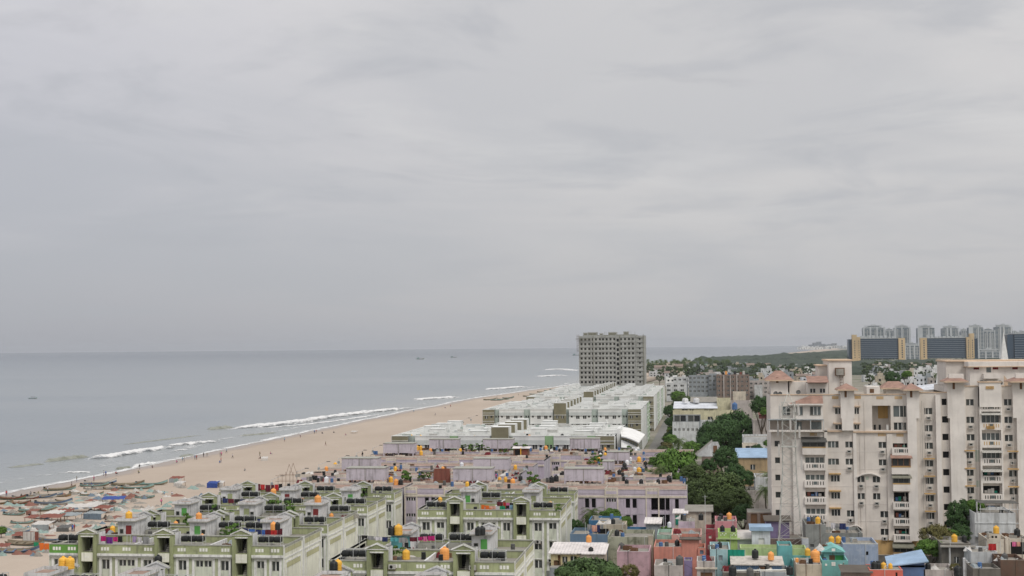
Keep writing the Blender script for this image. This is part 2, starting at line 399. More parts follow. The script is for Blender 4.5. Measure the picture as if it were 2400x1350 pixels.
roller([(560, 1022), (610, 1018), (650, 1014)], 4, .5, 40, 'swell_water', 'low swell close to the sand in mid beach', 14)
roller([(425, 1072), (440, 1069), (455, 1068)], 5, .7, 30, 'swell_water', 'tiny swell before the people at the water', 15)
roller([(290, 1042), (340, 1036), (470, 1020)], 3, .3, 60, 'swell_water', 'low unbroken swell offshore of the nearest breaker', 16)
roller([(20, 1096), (60, 1092), (100, 1087)], 5, .4, 40, 'swell_water', 'low swell at the left picture edge', 17)
# wash of foam all along the edge of the sand
rows = []; y = 250
while y < 1700:
    x = shore_x(y) + noise.noise((y * .012, 0, 0)) * 3.0 + noise.noise((y * .05, 5, 0)) * 1.2
    w = 4.2 + 4 * noise.noise((y * .02, 3, 0)) + y * .003; r = []
    for j in range(7):
        u = j / 6; r.append((x + 2.2 - u * w, y, .17 - .09 * u + .05 * math.sin(PI * u), (1 - abs(u - .25) * 1.4) * (.95 + .4 * noise.noise((y * .04, 77, 0)))))
    rows.append(r); y += 2.5 + y * .002
strip('sea_foam', rows, 'foam', 'edge', 'stuff', 'thin line of foam washing up the sand')
rows = []; y = 250
while y < 1700:
    x = shore_x(y) - 14 + noise.noise((y * .009, 7, 0)) * 9; w = 7 + 6 * noise.noise((y * .03, 8, 0)); r = []
    f = max(0, noise.noise((y * .017, 44, 0)) * 1.6 + .25)
    for j in range(6):
        u = j / 5; r.append((x - u * w, y, .05 + .12 * math.sin(PI * u), (1 - abs(u - .4) * 1.5) * f))
    rows.append(r); y += 3 + y * .002
strip('sea_foam', rows, 'foam', 'edge', 'stuff', 'broken second line of foam just off the sand')
# street between the white housing and the town, and lanes
mat('asphalt', (.17, .165, .155), streak=0, dirt=.4)
m = MB(); m.q([(-22.4, 392, .05), (-17.6, 392, .05), (-18.0, 900, .05), (-21.8, 900, .05)], 'asphalt'); setting(m.build('road'))
m = MB(); m.q([(-92, 150, .03), (60, 150, .03), (60, 262, .03), (-92, 262, .03)], 'concrete'); setting(m.build('paved_yard'))

# ================================================================== PARTS SHARED BY BUILDINGS
MESH = {}
def win_mesh(w, h, panes, glass='glass_dark', dep=.16, key=None):
    """window: frame, mullions and panes in one mesh; origin at the sill's left corner, face towards -Y"""
    k = ('win', round(w, 2), round(h, 2), panes, glass, dep)
    if k in MESH: return MESH[k]
    m = MB(); t = .07; g = dep
    m.q([(0, g, 0), (w, g, 0), (w, g, h), (0, g, h)], glass)
    fy0, fy1 = g - .09, g - .004; t = .05
    m.box(0, w, fy0, fy1, 0, t, 'frame_dull', skip='k'); m.box(0, w, fy0, fy1, h - t, h, 'frame_dull', skip='k')
    for i in range(panes + 1):
        x = (w - t) * i / panes; mid = 0 < i < panes; ww = t * (2.6 if mid else 1)
        m.box(x - (.04 if mid else 0), x + ww - (.04 if mid else 0), fy0, fy1, t, h - t, 'frame_white' if mid else 'frame_dull', skip='k')
    if panes > 1:
        r = random.Random(int(w * 100 + h * 10)); j = r.randrange(panes)
        m.box((w - t) * j / panes + t, (w - t) * (j + 1) / panes, g - .02, g - .004, t, h - t, 'glass_curtain', skip='k')
    MESH[k] = m.mesh('window'); return MESH[k]
def ac_mesh():
    if 'ac' in MESH: return MESH['ac']
    m = MB(); m.box(-.42, .42, -.42, 0, 0, .56, 'ac'); m.lathe([(.0, -.43), (.2, -.43), (.2, -.425), (.12, -.45), (.0, -.45)], 'dark', n=10)
    m2 = MB(); m2.box(-.42, .42, -.42, 0, 0, .56, 'ac'); 
    for i in range(10):
        a, b_ = 2 * PI * i / 10, 2 * PI * (i + 1) / 10
        m2.q([(-.08, -.43, .28), (-.08 + .21 * math.cos(a), -.43, .28 + .21 * math.sin(a)), (-.08 + .21 * math.cos(b_), -.43, .28 + .21 * math.sin(b_))], 'dark')
    m2.box(-.46, -.40, -.5, .02, -.12, -.02, 'rust'); m2.box(.40, .46, -.5, .02, -.12, -.02, 'rust')
    MESH['ac'] = m2.mesh('air_conditioner'); return MESH['ac']
def ac_box_mesh():
    if 'acb' in MESH: return MESH['acb']
    m2 = MB(); m2.box(-.36, .36, -.38, 0, 0, .46, 'ac'); m2.box(-.28, .2, -.386, -.378, .08, .38, 'glass_curtain')
    m2.box(-.22, .12, -.39, -.384, .15, .30, 'dark'); m2.box(-.46, .46, -.40, .02, -.11, -.05, 'cream'); MESH['acb'] = m2.mesh('air_conditioner'); return MESH['acb']

# ------------------------------------------------------------------ water tanks, tank racks, dishes
def tank_meshes(kind):
    if ('t', kind) in MESH: return MESH[('t', kind)]
    m = MB(); r, h = .48, .98
    prof = [(0, 0), (r, 0)]
    for i in range(5):
        z = .06 + i * (h - .1) / 5; prof += [(r, z), (r * 1.045, z + .04), (r * 1.045, z + .12), (r, z + .16)]
    prof += [(r, h), (r * .86, h + .14), (r * .5, h + .22), (r * .33, h + .24)]
    m.lathe(prof, 'tank_' + kind, n=16)
    l = MB(); l.lathe([(r * .33, h + .22), (r * .36, h + .24), (r * .36, h + .32), (r * .2, h + .37), (0, h + .38)], 'tank_' + kind, n=12)
    MESH[('t', kind)] = (m.mesh('body'), l.mesh('lid')); return MESH[('t', kind)]
def tank(x, y, z, kind='yellow', s=1.0, where='on a flat roof', sz=None):
    a, b_ = tank_meshes(kind)
    t = thing('water_tank', f"{'small ' if s < .75 else 'big ' if s > 1.25 else ''}{kind} plastic water tank {where}", 'water tank', (x, y, z), rnd.random() * 6, f'{kind} water tanks on the roofs', (s, s, sz or s))
    inst(a, 'body', t); inst(b_, 'lid', t); return t
def rack_meshes():
    if 'rack' in MESH: return MESH['rack']
    f = MB(); Lx, Ly, H0, H1 = 3.3, 1.15, .0, 1.35
    for x in (0, Lx / 2, Lx):
        for y_ in (0, Ly): f.tube((x, y_, H0), (x, y_, H1), .035, 'pipe', 4)
    for z in (.42, H1):
        for y_ in (0, Ly): f.tube((0, y_, z), (Lx, y_, z), .03, 'pipe', 4)
        for x in (0, Lx / 2, Lx): f.tube((x, 0, z), (x, Ly, z), .03, 'pipe', 4)
    t = MB(); t.lathe([(0, 0), (.25, .0), (.385, .10), (.39, .3), (.35, .34), (.39, .38), (.39, .62), (.35, .66), (.39, .7), (.385, .92), (.25, 1.02), (0, 1.02)], 'tank_black', n=12, axis='x')
    t.lathe([(.12, .36), (.12, .48), (0, .5)], 'tank_grey', c=(.52, 0, 0), n=8)
    g = MB(); g.box(-.15, Lx + .15, -.12, Ly + .12, -.8, 0, 'cap_grey')
    MESH['rack'] = (f.mesh('frame'), t.mesh('tank'), g.mesh('plinth')); return MESH['rack']
def rack(x, y, z, label, rz=0, n=3):
    f, t, g = rack_meshes(); T = thing('tank_rack', label, 'tank rack', (x, y, z), rz, 'white pipe racks holding black water tanks')
    inst(f, 'frame', T); inst(g, 'plinth', T)
    for i in range(n):
        for j in (0, 1): inst(t, 'tank', T, (.08 + i * 1.08, .32 + j * .52, .44 + .38), 0, (1, .66, 1))
    return T
def dish(x, y, z, rz, s=.45, label='grey satellite dish'):
    if 'dish' not in MESH:
        m = MB(); m.lathe([(0, 0), (.5, .06), (.85, .2), (1, .34)], 'tank_grey', n=14); p = MB(); p.tube((0, 0, -.4), (0, 0, 0), .06, 'steel', 4); p.tube((0, 0, 0), (0, 0, .7), .03, 'steel', 4)
        MESH['dish'] = (m.mesh('reflector'), p.mesh('stand'))
    T = thing('satellite_dish', label, 'satellite dish', (x, y, z + .4 * s), rz, 'satellite dishes')
    T.scale = (s, s, s); o = inst(MESH['dish'][0], 'reflector', T); o.rotation_euler = (math.radians(62), 0, 0); inst(MESH['dish'][1], 'stand', T); return T

# ================================================================== GREEN APARTMENT BLOCKS
HG = 13.3
def green_proto(ends, nst, mid=8.4, dep=9.8):
    """local: front wall at y=0, x from 0; returns meshes by part with their places"""
    key = ('green', ends, nst)
    if key in MESH: return MESH[key]
    sw = 2.6; Lg = 2 * ends + nst * sw + (nst - 1) * mid
    st = [ends + i * (sw + mid) for i in range(nst)]
    bays = [(0, ends)] + [(st[i] + sw, st[i + 1]) for i in range(nst - 1)] + [(Lg - ends, Lg)]
    wall = MB(); wins = []; trim = MB(); band = MB()
    fl = [HG - 2.15 - 3 * i for i in range(4)]                       # window heads
    for bi, (a, b_) in enumerate(bays):
        w = b_ - a; holes = []
        if w < 6:
            cells = [(a + w * .12, a + w * .44), (a + w * .60, a + w * .92)]
        else: cells = [(a + .45, a + 1.95), (a + 2.75, a + w - 2.75), (a + w - 1.95, a + w - .45)]
        for ci, (c, d) in enumerate(cells):
            for k, zt in enumerate(fl):
                if d - c > 2:
                    for x in (c + .35, d - 1.35):
                        holes.append((x, x + 1.0, zt - .85, zt, .16)); wins.append((x, zt - .85, 1.0, .85, 2, k))
                else:
                    hh = 1.3 if (ci + bi) % 2 == 0 or w > 6 else .95; ww = min(1.25, d - c - .4)
                    x = (c + d) / 2 - ww / 2; holes.append((x, x + ww, zt - hh, zt, .16)); wins.append((x, zt - hh, ww, hh, 2, k))
        wall.wall(a, b_, 0, HG - 1.3, 0, holes, 'green_wall', .16)
        # pilasters in darker green between framed panels, white framing strips
        xs = [a] + [q for c in cells for q in c] + [b_]
        for i in range(0, len(xs), 2):
            p, q = xs[i], xs[i + 1]
            if q - p > .25: trim.box(p, q, -.07, 0, 0, HG - 1.9, 'green_wall' if i in (0, len(xs) - 2) else 'green_pil', skip='k')
        for c, d in cells:
            for x in (c, d): trim.box(x - .17, x + .17, -.16, -.0, 0, HG - 1.85, 'white_trim', skip='k')
            trim.box(c + .12, d - .12, -.15, -.0, HG - 2.08, HG - 1.86, 'white_trim', skip='k')
            for k in range(1, 4):
                if w < 6: trim.box(c + .12, d - .12, -.12, 0, HG - 2.0 - 3 * k, HG - 1.88 - 3 * k, 'white_trim', skip='k')
        trim.box(a, b_, -.30, 0, HG - 1.62, HG - 1.3, 'white_trim', skip='k')
        trim.box(a + .1, b_ - .1, -.42, 0, HG - 1.80, HG - 1.70, 'cap_grey', skip='k')
        # parapet band with pierced white vents, grey coping
        band.box(a, b_, -.10, .12, HG - 1.298, HG - .12, 'green_band')
        band.box(a, b_, -.16, .20, HG - .118, HG, 'cap_grey')
        nv = 2 if w < 6 else 3
        for i in range(nv):
            cx = a + w * (i + .5) / nv if w < 6 else a + w * (.13, .5, .87)[i]
            for j in (-1, 0, 1): band.box(cx + j * .42 - .15, cx + j * .42 + .15, -.13, -.10, HG - .90, HG - .45, 'vent_white', skip='k')
    # end walls: cream with an olive head band, framed panel and a small oval
    for sx in (0, 1):
        x = Lg if sx else 0; o = 1 if sx else -1
        def bx(y0, y1, z0, z1, t, m):
            band_.box(min(x, x + o * t), max(x, x + o * t), y0, y1, z0, z1, m)
        band_ = wall
        wall.q([(x, 0, 0), (x, dep, 0), (x, dep, HG), (x, 0, HG)] if sx else [(x, dep, 0), (x, 0, 0), (x, 0, HG), (x, dep, HG)], 'end_cream')
        bx(0, .35, 0, HG, .08, 'white_trim'); bx(dep - .35, dep, 0, HG, .08, 'white_trim'); bx(.35, dep - .35, HG - .3, HG, .1, 'cap_grey')
        bx(.9, dep - .9, HG - 1.15, HG - .5, .03, 'end_band'); bx(.35, dep - .35, HG - 1.9, HG - 1.7, .06, 'white_trim')
        bx(1.5, dep - 1.5, HG - 3.2, HG - 2.5, .05, 'end_band')
        for y0 in (1.2, dep - 1.45): bx(y0, y0 + .25, 0, HG - 2.3, .06, 'white_trim')
        bx(1.45, dep - 1.45, HG - 2.5, HG - 2.3, .06, 'white_trim')
        for i in range(8):
            a0, a1 = 2 * PI * i / 8, 2 * PI * (i + 1) / 8; cy, cz = dep / 2, HG - 8.2; e = x + o * .04
            wall.q([(e, cy, cz), (e, cy + .4 * math.cos(a0), cz + .9 * math.sin(a0)), (e, cy + .4 * math.cos(a1), cz + .9 * math.sin(a1))], 'end_band')
    for a, b_ in bays: wall.q([(b_, dep, 0), (a, dep, 0), (a, dep, HG - 1.2), (b_, dep, HG - 1.2)], 'green_wall')
    band.box(0, Lg, dep - .14, dep, HG - 1.298, HG - .12, 'green_band'); band.box(0, Lg, dep - .22, dep + .04, HG - .118, HG, 'cap_grey')
    roof = MB(); roof.q([(0, .12, HG - 1.0), (Lg, .12, HG - 1.0), (Lg, dep - .14, HG - 1.0), (0, dep - .14, HG - 1.0)], 'roof_grey')
    for i in range(nst - 1): 
        cx = st[i] + sw + mid / 2; roof.box(cx - .12, cx + .12, .12, dep - .14, HG - .998, HG - .35, 'white_old')
    # stair tower (one bay), open landings, pediment, head room behind
    T = MB(); hs = []; zt = HG + .95
    for k in range(5):
        z1 = zt - (0 if k == 0 else .0) - 3 * k - (0 if k == 0 else .35); z0 = z1 - (2.05 if k == 0 else 1.7)
        if z0 > 0: hs.append((.52, sw - .52, z0, z1, 2.3))
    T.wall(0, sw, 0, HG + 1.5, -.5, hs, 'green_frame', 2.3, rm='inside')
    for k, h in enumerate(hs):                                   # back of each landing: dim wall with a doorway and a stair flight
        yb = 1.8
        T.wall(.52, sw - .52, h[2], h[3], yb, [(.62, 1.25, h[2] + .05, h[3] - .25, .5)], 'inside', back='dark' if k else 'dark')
        for s_ in range(6): T.box(1.3, 2.05, .2 + s_ * .26, .46 + s_ * .26, h[2] + .02 + s_ * .22, h[2] + .2 + s_ * .22, 'concrete', skip='b')
        if k: T.box(.50, sw - .50, -.62, -.42, h[3] + .08, h[3] + 1.25, 'end_cream'); 
        if k: [T.box(sw / 2 + j * .24 - .08, sw / 2 + j * .24 + .08, -.64, -.62, h[3] + .55, h[3] + .78, 'vent_white') for j in (-1, 0, 1)]
    for x in (0, sw - .38): T.box(x, x + .38, -.62, -.502, 0, HG + 1.2, 'green_frame', skip='k')
    T.box(.4, sw - .4, -.68, -.502, zt + .06, zt + .2, 'white_trim', skip='k')
    for x in (0, sw):
        for ya, yb, mt in ((-.5, .35, 'green_frame'), (.35, 2.6, 'white_old')): T.q([(x, ya, 0), (x, yb, 0), (x, yb, HG + 1.5), (x, ya, HG + 1.5)] if x else [(x, yb, 0), (x, ya, 0), (x, ya, HG + 1.5), (x, yb, HG + 1.5)], mt)
    T.q([(sw, 2.6, 9), (0, 2.6, 9), (0, 2.6, HG + 1.5), (sw, 2.6, HG + 1.5)], 'white_old'); T.q([(0, -.3, HG + .95), (sw, -.3, HG + .95), (sw, 2.6, HG + .95), (0, 2.6, HG + .95)], 'conc_dark')
    T.q([(sw - .12, -.3, HG + .95), (sw - .12, 2.6, HG + .95), (sw - .12, 2.6, HG + 1.5), (sw - .12, -.3, HG + 1.5)][::-1], 'white_old'); T.q([(sw - .12, -.3, HG + 1.5), (sw, -.3, HG + 1.5), (sw, 2.6, HG + 1.5), (sw - .12, 2.6, HG + 1.5)], 'cap_grey')
    T.q([(0, 2.48, HG + 1.5), (sw, 2.48, HG + 1.5), (sw, 2.6, HG + 1.5), (0, 2.6, HG + 1.5)], 'cap_grey')
    zb, za = HG + 1.5, HG + 2.08                                # pediment
    for y0, y1 in ((-.62, -.3),):
        T.q([(-.1, y0, zb), (sw + .1, y0, zb), (sw / 2, y0, za)], 'green_frame'); T.q([(sw + .1, y1, zb), (-.1, y1, zb), (sw / 2, y1, za)], 'white_old')
        for s_ in (-1, 1):
            e = sw / 2 + s_ * (sw / 2 + .22); y_0, y_1 = y0 - .12, y1 + .1
            P = [(sw / 2, y_0, za), (e, y_0, zb - .05), (e, y_0, zb + .12), (sw / 2, y_0, za + .2)]; Q = [(p[0], y_1, p[2]) for p in P]
            T.q(P if s_ < 0 else P[::-1], 'white_trim'); T.q(Q[::-1] if s_ < 0 else Q, 'white_old'); T.q([P[3], P[2], Q[2], Q[3]] if s_ > 0 else [Q[3], Q[2], P[2], P[3]], 'cap_grey')
            T.q([P[0], Q[0], Q[1], P[1]], 'white_trim')
    T.box(-.1, sw + .1, -.6, -.3, zb - .12, zb, 'white_trim')
    Hh = MB(); y0, y1 = 2.602, 6.6                                # head room: white-washed box with a flat roof, low parapet
    Hh.q([(0, y1, HG - 1), (0, y0, HG - 1), (0, y0, HG + 1.45), (0, y1, HG + 1.45)], 'white_old'); Hh.q([(sw, y0, HG - 1), (sw, y1, HG - 1), (sw, y1, HG + 1.45), (sw, y0, HG + 1.45)], 'white_old')
    Hh.q([(sw, y1, HG - 1), (0, y1, HG - 1), (0, y1, HG + 1.45), (sw, y1, HG + 1.45)], 'white_old')
    Hh.box(-.25, sw + .25, y0, y1 + .45, HG + 1.45, HG + 1.6, 'cap_grey', 'roof_tile'); Hh.ring(-.2, sw + .2, y0 - .5, y1 + .4, HG + 1.601, HG + 1.95, .14, 'white_old', 'cap_grey')
    dr = MB(); dr.box(0, .85, 0, .06, 0, 1.9, 'door_green'); dr2 = MB(); dr2.box(0, .85, 0, .06, 0, 1.9, 'door_red'); dr3 = MB(); dr3.box(0, .85, 0, .06, 0, 1.9, 'green_frame')
    MESH[key] = dict(L=Lg, dep=dep, st=st, sw=sw, wall=wall.mesh('wall'), trim=trim.mesh('trim'), band=band.mesh('parapet'), roof=roof.mesh('roof'), stair=T.mesh('stair_tower'),
                     head=Hh.mesh('head_room'), doors=[dr.mesh('door'), dr2.mesh('door'), dr3.mesh('door')], wins=wins, y1=y1)
    return MESH[key]
def green_block(x0, y0, ends, nst, label, dep=9.8, flip=False, floors=4, group='green apartment blocks'):
    P = green_proto(ends, nst); L_ = P['L']; sy = dep / P['dep']
    T = thing('apartment_block', label, 'apartment block', (x0 + L_, y0 + dep, 0) if flip else (x0, y0, 0), PI if flip else 0, group, (1, sy, 1))
    for k in ('wall', 'trim', 'roof'): inst(P[k], k if k != 'trim' else 'wall_trim', T)
    pr = inst(P['band'], 'parapet', T)
    for i, sx in enumerate(P['st']):
        s = inst(P['stair'], 'stair_tower', T, (sx, 0, 0))
        if flip: inst(P['head'], 'head_room', s)
        if flip: inst(P['doors'][(i + int(y0)) % 3], 'door', s, (1.0 if i % 2 else .5, P['y1'] + .005, HG - 1.0)); inst(win_mesh(.6, .7, 1), 'window', s, (2.3 if not i % 2 else .8, P['y1'] + .17, HG - .3), PI)
    gr_ = random.Random(int(x0 * 3 + y0 * 7))
    if not flip:
        for j in range(gr_.choice((3, 4, 5))):
            m = MB(); q_ = gr_.uniform(.5, 11.5); m.tube((0, 0, q_ if j > 2 else .2), (0, 0, HG - 1.7), .05, gr_.choice(('pipe', 'tank_grey', 'conc_dark')), 4); m.build('drain_pipe', T, (gr_.choice(P['st']) + gr_.choice((-.25, -.6, P['sw'] + .3, P['sw'] + 2.6)), -.24, 0))
        for j in range(gr_.choice((0, 1, 2))): inst(ac_mesh(), 'air_conditioner', T, (gr_.choice(P['st']) + gr_.choice((-1.2, P['sw'] + 1.4)), -.10, HG - 5.4))
    for j in range(gr_.choice((1, 2, 3))):
        dish(x0 + gr_.uniform(2, L_ - 2), y0 + gr_.uniform(1, dep - 1), HG - 1.0, gr_.uniform(-1, 1), .5, 'small satellite dish on the green block roofs')
    if not flip:
        for (x, z, w, h, n, k) in P['wins']:
            if k < floors: inst(win_mesh(w, h, n, 'glass_dark'), 'window', T, (x, 0, z))
    ROOFS.append((x0 + .3, x0 + L_ - .3, y0 + .4, y0 + dep - .4, HG - 1.0))
    return T, P
GW, GE = -90.4, -47.4
def racks_for(P, x0, y0, dep, flip, where, pick=None, n=3):
    xs = P['st'] if not flip else [P['L'] - s - P['sw'] for s in P['st']]
    for i, s in enumerate(xs):
        for side in (0, 1):
            if pick and (i, side) not in pick: continue
            x = x0 + s - 3.75 if side == 0 else x0 + s + P['sw'] + .45
            if flip: x = x0 + s + (P['sw'] + .5 if side else -3.75)
            rack(x, y0 + (.9 if not flip else dep - 3.2), HG - .2, f"rack of black tanks {where}", 0, n)
T, P = green_block(GW - .5, 148.2, 4.4, 3, 'green block cut off by the bottom edge, only its stair roofs in view', flip=True, dep=10)
racks_for(P, GW - .5, 148.2, 10, True, 'at the bottom edge left of the middle', [(0, 1), (1, 1), (2, 1)])
T, P = green_block(GW, 188, 4.4, 3, 'nearest left green block with bright green end parapet and washing line on its roof', dep=9.5)
bb = MB(); bb.box(0, 4.4, -.13, -.101, HG - 1.29, HG - .125, 'bright_band', skip='k')
for cx in (1.1, 3.3):
    for j in (-1, 0, 1): bb.box(cx + j * .42 - .15, cx + j * .42 + .15, -.16, -.131, HG - .90, HG - .45, 'vent_white', skip='k')
bb.build('parapet_panel', T, label='bright fresh green parapet panel')
racks_for(P, GW, 188, 9.5, False, 'on the nearest left green block', [(0, 0), (1, 1), (2, 1)])
T, P = green_block(GW, 197.7, 4.4, 3, 'green block back to back behind the nearest left one, white stair houses with doors', flip=True, dep=9.6)
racks_for(P, GW, 197.7, 9.6, True, 'on the block behind the nearest left green block', [(0, 0), (1, 1), (2, 1)])
T, P = green_block(GW, 210.6, 4.4, 3, 'third green block row from the front on the beach side', dep=9.6, floors=3)
racks_for(P, GW, 210.6, 9.6, False, 'on the third green row of the beach side', [(0, 0), (1, 1), (2, 1)])
T, P = green_block(GW, 220.4, 4.4, 3, 'fourth green block row from the front on the beach side, stair doors facing the camera', flip=True, dep=9)
racks_for(P, GW, 220.4, 9, True, 'on the fourth green row of the beach side', [(0, 1), (1, 1), (2, 1)])
T, P = green_block(GW, 236.3, 4.4, 3, 'fifth green block row on the beach side', dep=7.2, floors=3)
racks_for(P, GW, 236.3, 7.2, False, 'on the fifth green row of the beach side', [(1, 1), (2, 1)])
T, P = green_block(GW, 243.6, 4.4, 3, 'sixth green block row on the beach side, stair doors facing the camera', flip=True, dep=7.0)
racks_for(P, GW, 243.6, 7, True, 'on the sixth green row of the beach side', [(1, 1), (2, 1)])
T, P = green_block(GW, 257.3, 4.4, 3, 'last green block of the beach side, in front of the purple blocks', dep=7.0, floors=3)
racks_for(P, GW, 257.3, 7, False, 'on the last green block of the beach side', [(1, 1), (2, 1)])
T, P = green_block(GE, 147.5, 5.0, 2, 'green block at the bottom edge below the middle, only stair roofs in view', flip=True, dep=9.8)
T, P = green_block(GE, 176, 5.0, 2, 'front middle green block with orange tubs behind its parapet and air conditioners on it', dep=10)
inst(ac_mesh(), 'air_conditioner', T, (8.2, -.16, HG - 1.0)); inst(ac_mesh(), 'air_conditioner', T, (18.4, -.16, HG - 1.0))
racks_for(P, GE, 176, 10, False, 'on the front middle green block', [(0, 0), (1, 1)])
T, P = green_block(GE, 186.3, 5.0, 2, 'green block behind the front middle one, with a turquoise stair house', flip=True, dep=10)
racks_for(P, GE, 186.3, 10, True, 'behind the front middle block', [(0, 0), (1, 1)])
T, P = green_block(GE, 232, 5.0, 2, 'tall standing green block in the middle, four floors of its front in view', dep=9.8)
inst(ac_mesh(), 'air_conditioner', T, (22.0, -.16, 4.9))
racks_for(P, GE, 232, 9.8, False, 'on the tall middle green block', [(0, 0), (1, 1)])
T, P = green_block(GE, 242, 5.0, 2, 'green block back to back behind the middle one', flip=True, dep=9.6)
racks_for(P, GE, 242, 9.6, True, 'behind the middle green block', [(1, 1)])
T, P = green_block(GE, 257.3, 5.0, 2, 'rear middle green block before the lilac front', dep=7.0, floors=2)
racks_for(P, GE, 257.3, 7, False, 'on the rear middle green block', [(1, 1)])
tq = MB(); tq.box(0, 2.5, 0, .1, 0, 2.2, 'tarp_grey'); mat('turquoise', (.14, .42, .44), streak=.15, dirt=.1)
tq = MB(); tq.box(0, 1.55, 0, .05, 0, 2.2, 'turquoise'); tq.box(2.35, 2.6, 0, .05, 0, 2.2, 'turquoise'); tq.box(1.55, 2.35, 0, .05, 1.9, 2.2, 'turquoise')
tq.build('wall_panel', T, label='turquoise front of the stair house'); 
o = bpy.data.objects['wall_panel']; o.parent = None; o.parent = [q for q in THINGS if q['label'].startswith('green block behind the front middle')][0]
o.location = (P['L'] - (P['st'][0]), P['y1'] + .07, HG - 1.0); o.rotation_euler.z = PI

# ================================================================== LILAC / PURPLE BLOCKS
HP = 13.3
def purple_proto(n, dep, rich=True, stair=None):
    key = ('pur', n, dep, rich, stair)
    if key in MESH: return MESH[key]
    U = 7.6; Lp = n * U; wall = MB(); trim = MB(); wins = []; holes = []
    fl = [HP - 1.75 - 3 * i for i in range(4)]
    for u in range(n):
        a = u * U
        for k, zt in enumerate(fl):
            if rich:
                if stair == u: holes.append((a + 1.0, a + 4.4, zt - 2.2, zt + .25, 2.6)); holes.append((a + 5.4, a + 6.2, zt - 1.8, zt, .7))
                else:
                    for x in (a + .35, a + 1.30): holes.append((x, x + .8, zt - .62, zt, .14)); wins.append((x, zt - .62, .8, .62, 2, k))
                    for x in (a + 3.9, a + 5.15): holes.append((x, x + .78, zt - 1.75, zt, .8))
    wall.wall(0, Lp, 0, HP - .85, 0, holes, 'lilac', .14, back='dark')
    for u in range(n):
        a = u * U
        for x in (a, a + 2.3): trim.box(x, x + .22, -.14, 0, 0, HP - 1.25, 'purple_cream', skip='k')
        for x in (a + 3.55, a + 4.78, a + 6.1): trim.box(x, x + .1, -.08, 0, 0, HP - 1.25, 'lilac', skip='k')
        for k, zt in enumerate(fl):
            trim.box(a + 2.52, a + U, -.05, 0, zt - 3 + .12, zt - 3 + .2, 'lilac_dull', skip='k')
            trim.box(a + .22, a + 2.3, -.06, 0, zt - 1.35, zt - .72, 'purple_cream' if stair == u else 'lilac_dull', skip='k') if k % 2 else None
        trim.box(a - .0, a + 2.5, -.22, .10, HP - 1.15, HP + .28, 'purple_cream', 'wall_pale')       # raised cream parapet piece
        trim.box(a + .28, a + 2.22, -.25, -.22, HP - .88, HP - .35, 'lilac', skip='k')
        for j in range(4): trim.box(a + .45 + j * .48, a + .6 + j * .48, -.25, -.22, HP - .08, HP + .08, 'wall_pale', skip='k')
        trim.box(a + 2.5, a + U, -.06, .10, HP - .86, HP - .1, 'lilac'); trim.box(a + 2.5, a + U, -.12, .16, HP - .098, HP, 'wall_pale')
    trim.box(0, Lp, -.17, 0, HP - 1.55, HP - 1.17, 'purple_cream', skip='k')
    for x, o in ((0, -1), (Lp, 1)):
        wall.q([(x, 0, 0), (x, dep, 0), (x, dep, HP), (x, 0, HP)] if o > 0 else [(x, dep, 0), (x, 0, 0), (x, 0, HP), (x, dep, HP)], 'lilac_dull')
    wall.q([(Lp, dep, 0), (0, dep, 0), (0, dep, HP - .3), (Lp, dep, HP - .3)], 'lilac')
    roof = MB(); roof.q([(0, .1, HP - .35), (Lp, .1, HP - .35), (Lp, dep, HP - .35), (0, dep, HP - .35)], 'roof_tile')
    par = MB(); par.box(0, Lp, dep - .12, dep, HP - .348, HP - .05, 'wall_pale'); par.box(0, .12, .12, dep - .12, HP - .348, HP - .02, 'wall_pale'); par.box(Lp - .12, Lp, .12, dep - .12, HP - .348, HP - .02, 'wall_pale')
    r = random.Random(n * 7 + int(dep))
    for i in range(1, n):
        if r.random() < .8: par.box(i * U - .1, i * U + .02, .12, dep * r.choice((.55, .98)) - .12, HP - .348, HP - .15, 'wall_pale')
    MESH[key] = dict(L=Lp, wall=wall.mesh('wall'), trim=trim.mesh('wall_trim'), roof=roof.mesh('roof'), par=par.mesh('parapet'), wins=wins); return MESH[key]
def purple_block(x0, y0, n, dep, label, rich=True, stair=None, floors=4, boxes=(), bh=3.0):
    P = purple_proto(n, dep, rich, stair); T = thing('apartment_block', label, 'apartment block', (x0, y0, 0), 0, 'lilac apartment blocks')
    for k, nm in (('wall', 'wall'), ('trim', 'wall_trim'), ('roof', 'roof'), ('par', 'parapet')): inst(P[k], nm, T)
    if rich:
        for (x, z, w, h, nn, k) in P['wins']:
            if k < floors: inst(win_mesh(w, h, nn), 'window', T, (x, 0, z))
    for bx in boxes:                                            # tall blank box: water store and stair head
        m = MB(); a, b_, yy = bx[0] - x0, bx[1] - x0, bx[2] - y0; z0 = HP - .35; z1 = bx[3] if len(bx) > 3 else 16.0; d = 4.2
        m.box(a, b_, yy, yy + d, z0 + .75, z1, 'lilac_dull', 'cap_grey'); m.box(a - .1, b_ + .1, yy - .1, yy + d + .1, z1, z1 + .12, 'cap_grey')
        m.box((a + b_) / 2 - .05, (a + b_) / 2 + .05, yy - .05, yy, z0 + .75, z1, 'conc_dark', skip='k')
        for q in (a, (a + b_) / 2 - .15, b_ - .3): m.box(q, q + .3, yy + .02, yy + .3, z0, z0 + .75, 'lilac_dull'); m.box(q, q + .3, yy + d - .3, yy + d, z0, z0 + .75, 'lilac_dull')
        for j in range(7): m.box(a + .5 + j * .95, a + .85 + j * .95, yy + .5, yy + .9, z0, z0 + .6, ('wood', 'tank_grey', 'wall_pale', 'rust')[j % 4])
        m.build('head_room', T)
    ROOFS.append((x0 + .2, x0 + P['L'] - .2, y0 + .3, y0 + dep - .2, HP - .35)); return T
purple_block(-56.9, 266, 7, 10, 'long lilac block nearest the camera with a big open stair bay at its right end', stair=6)
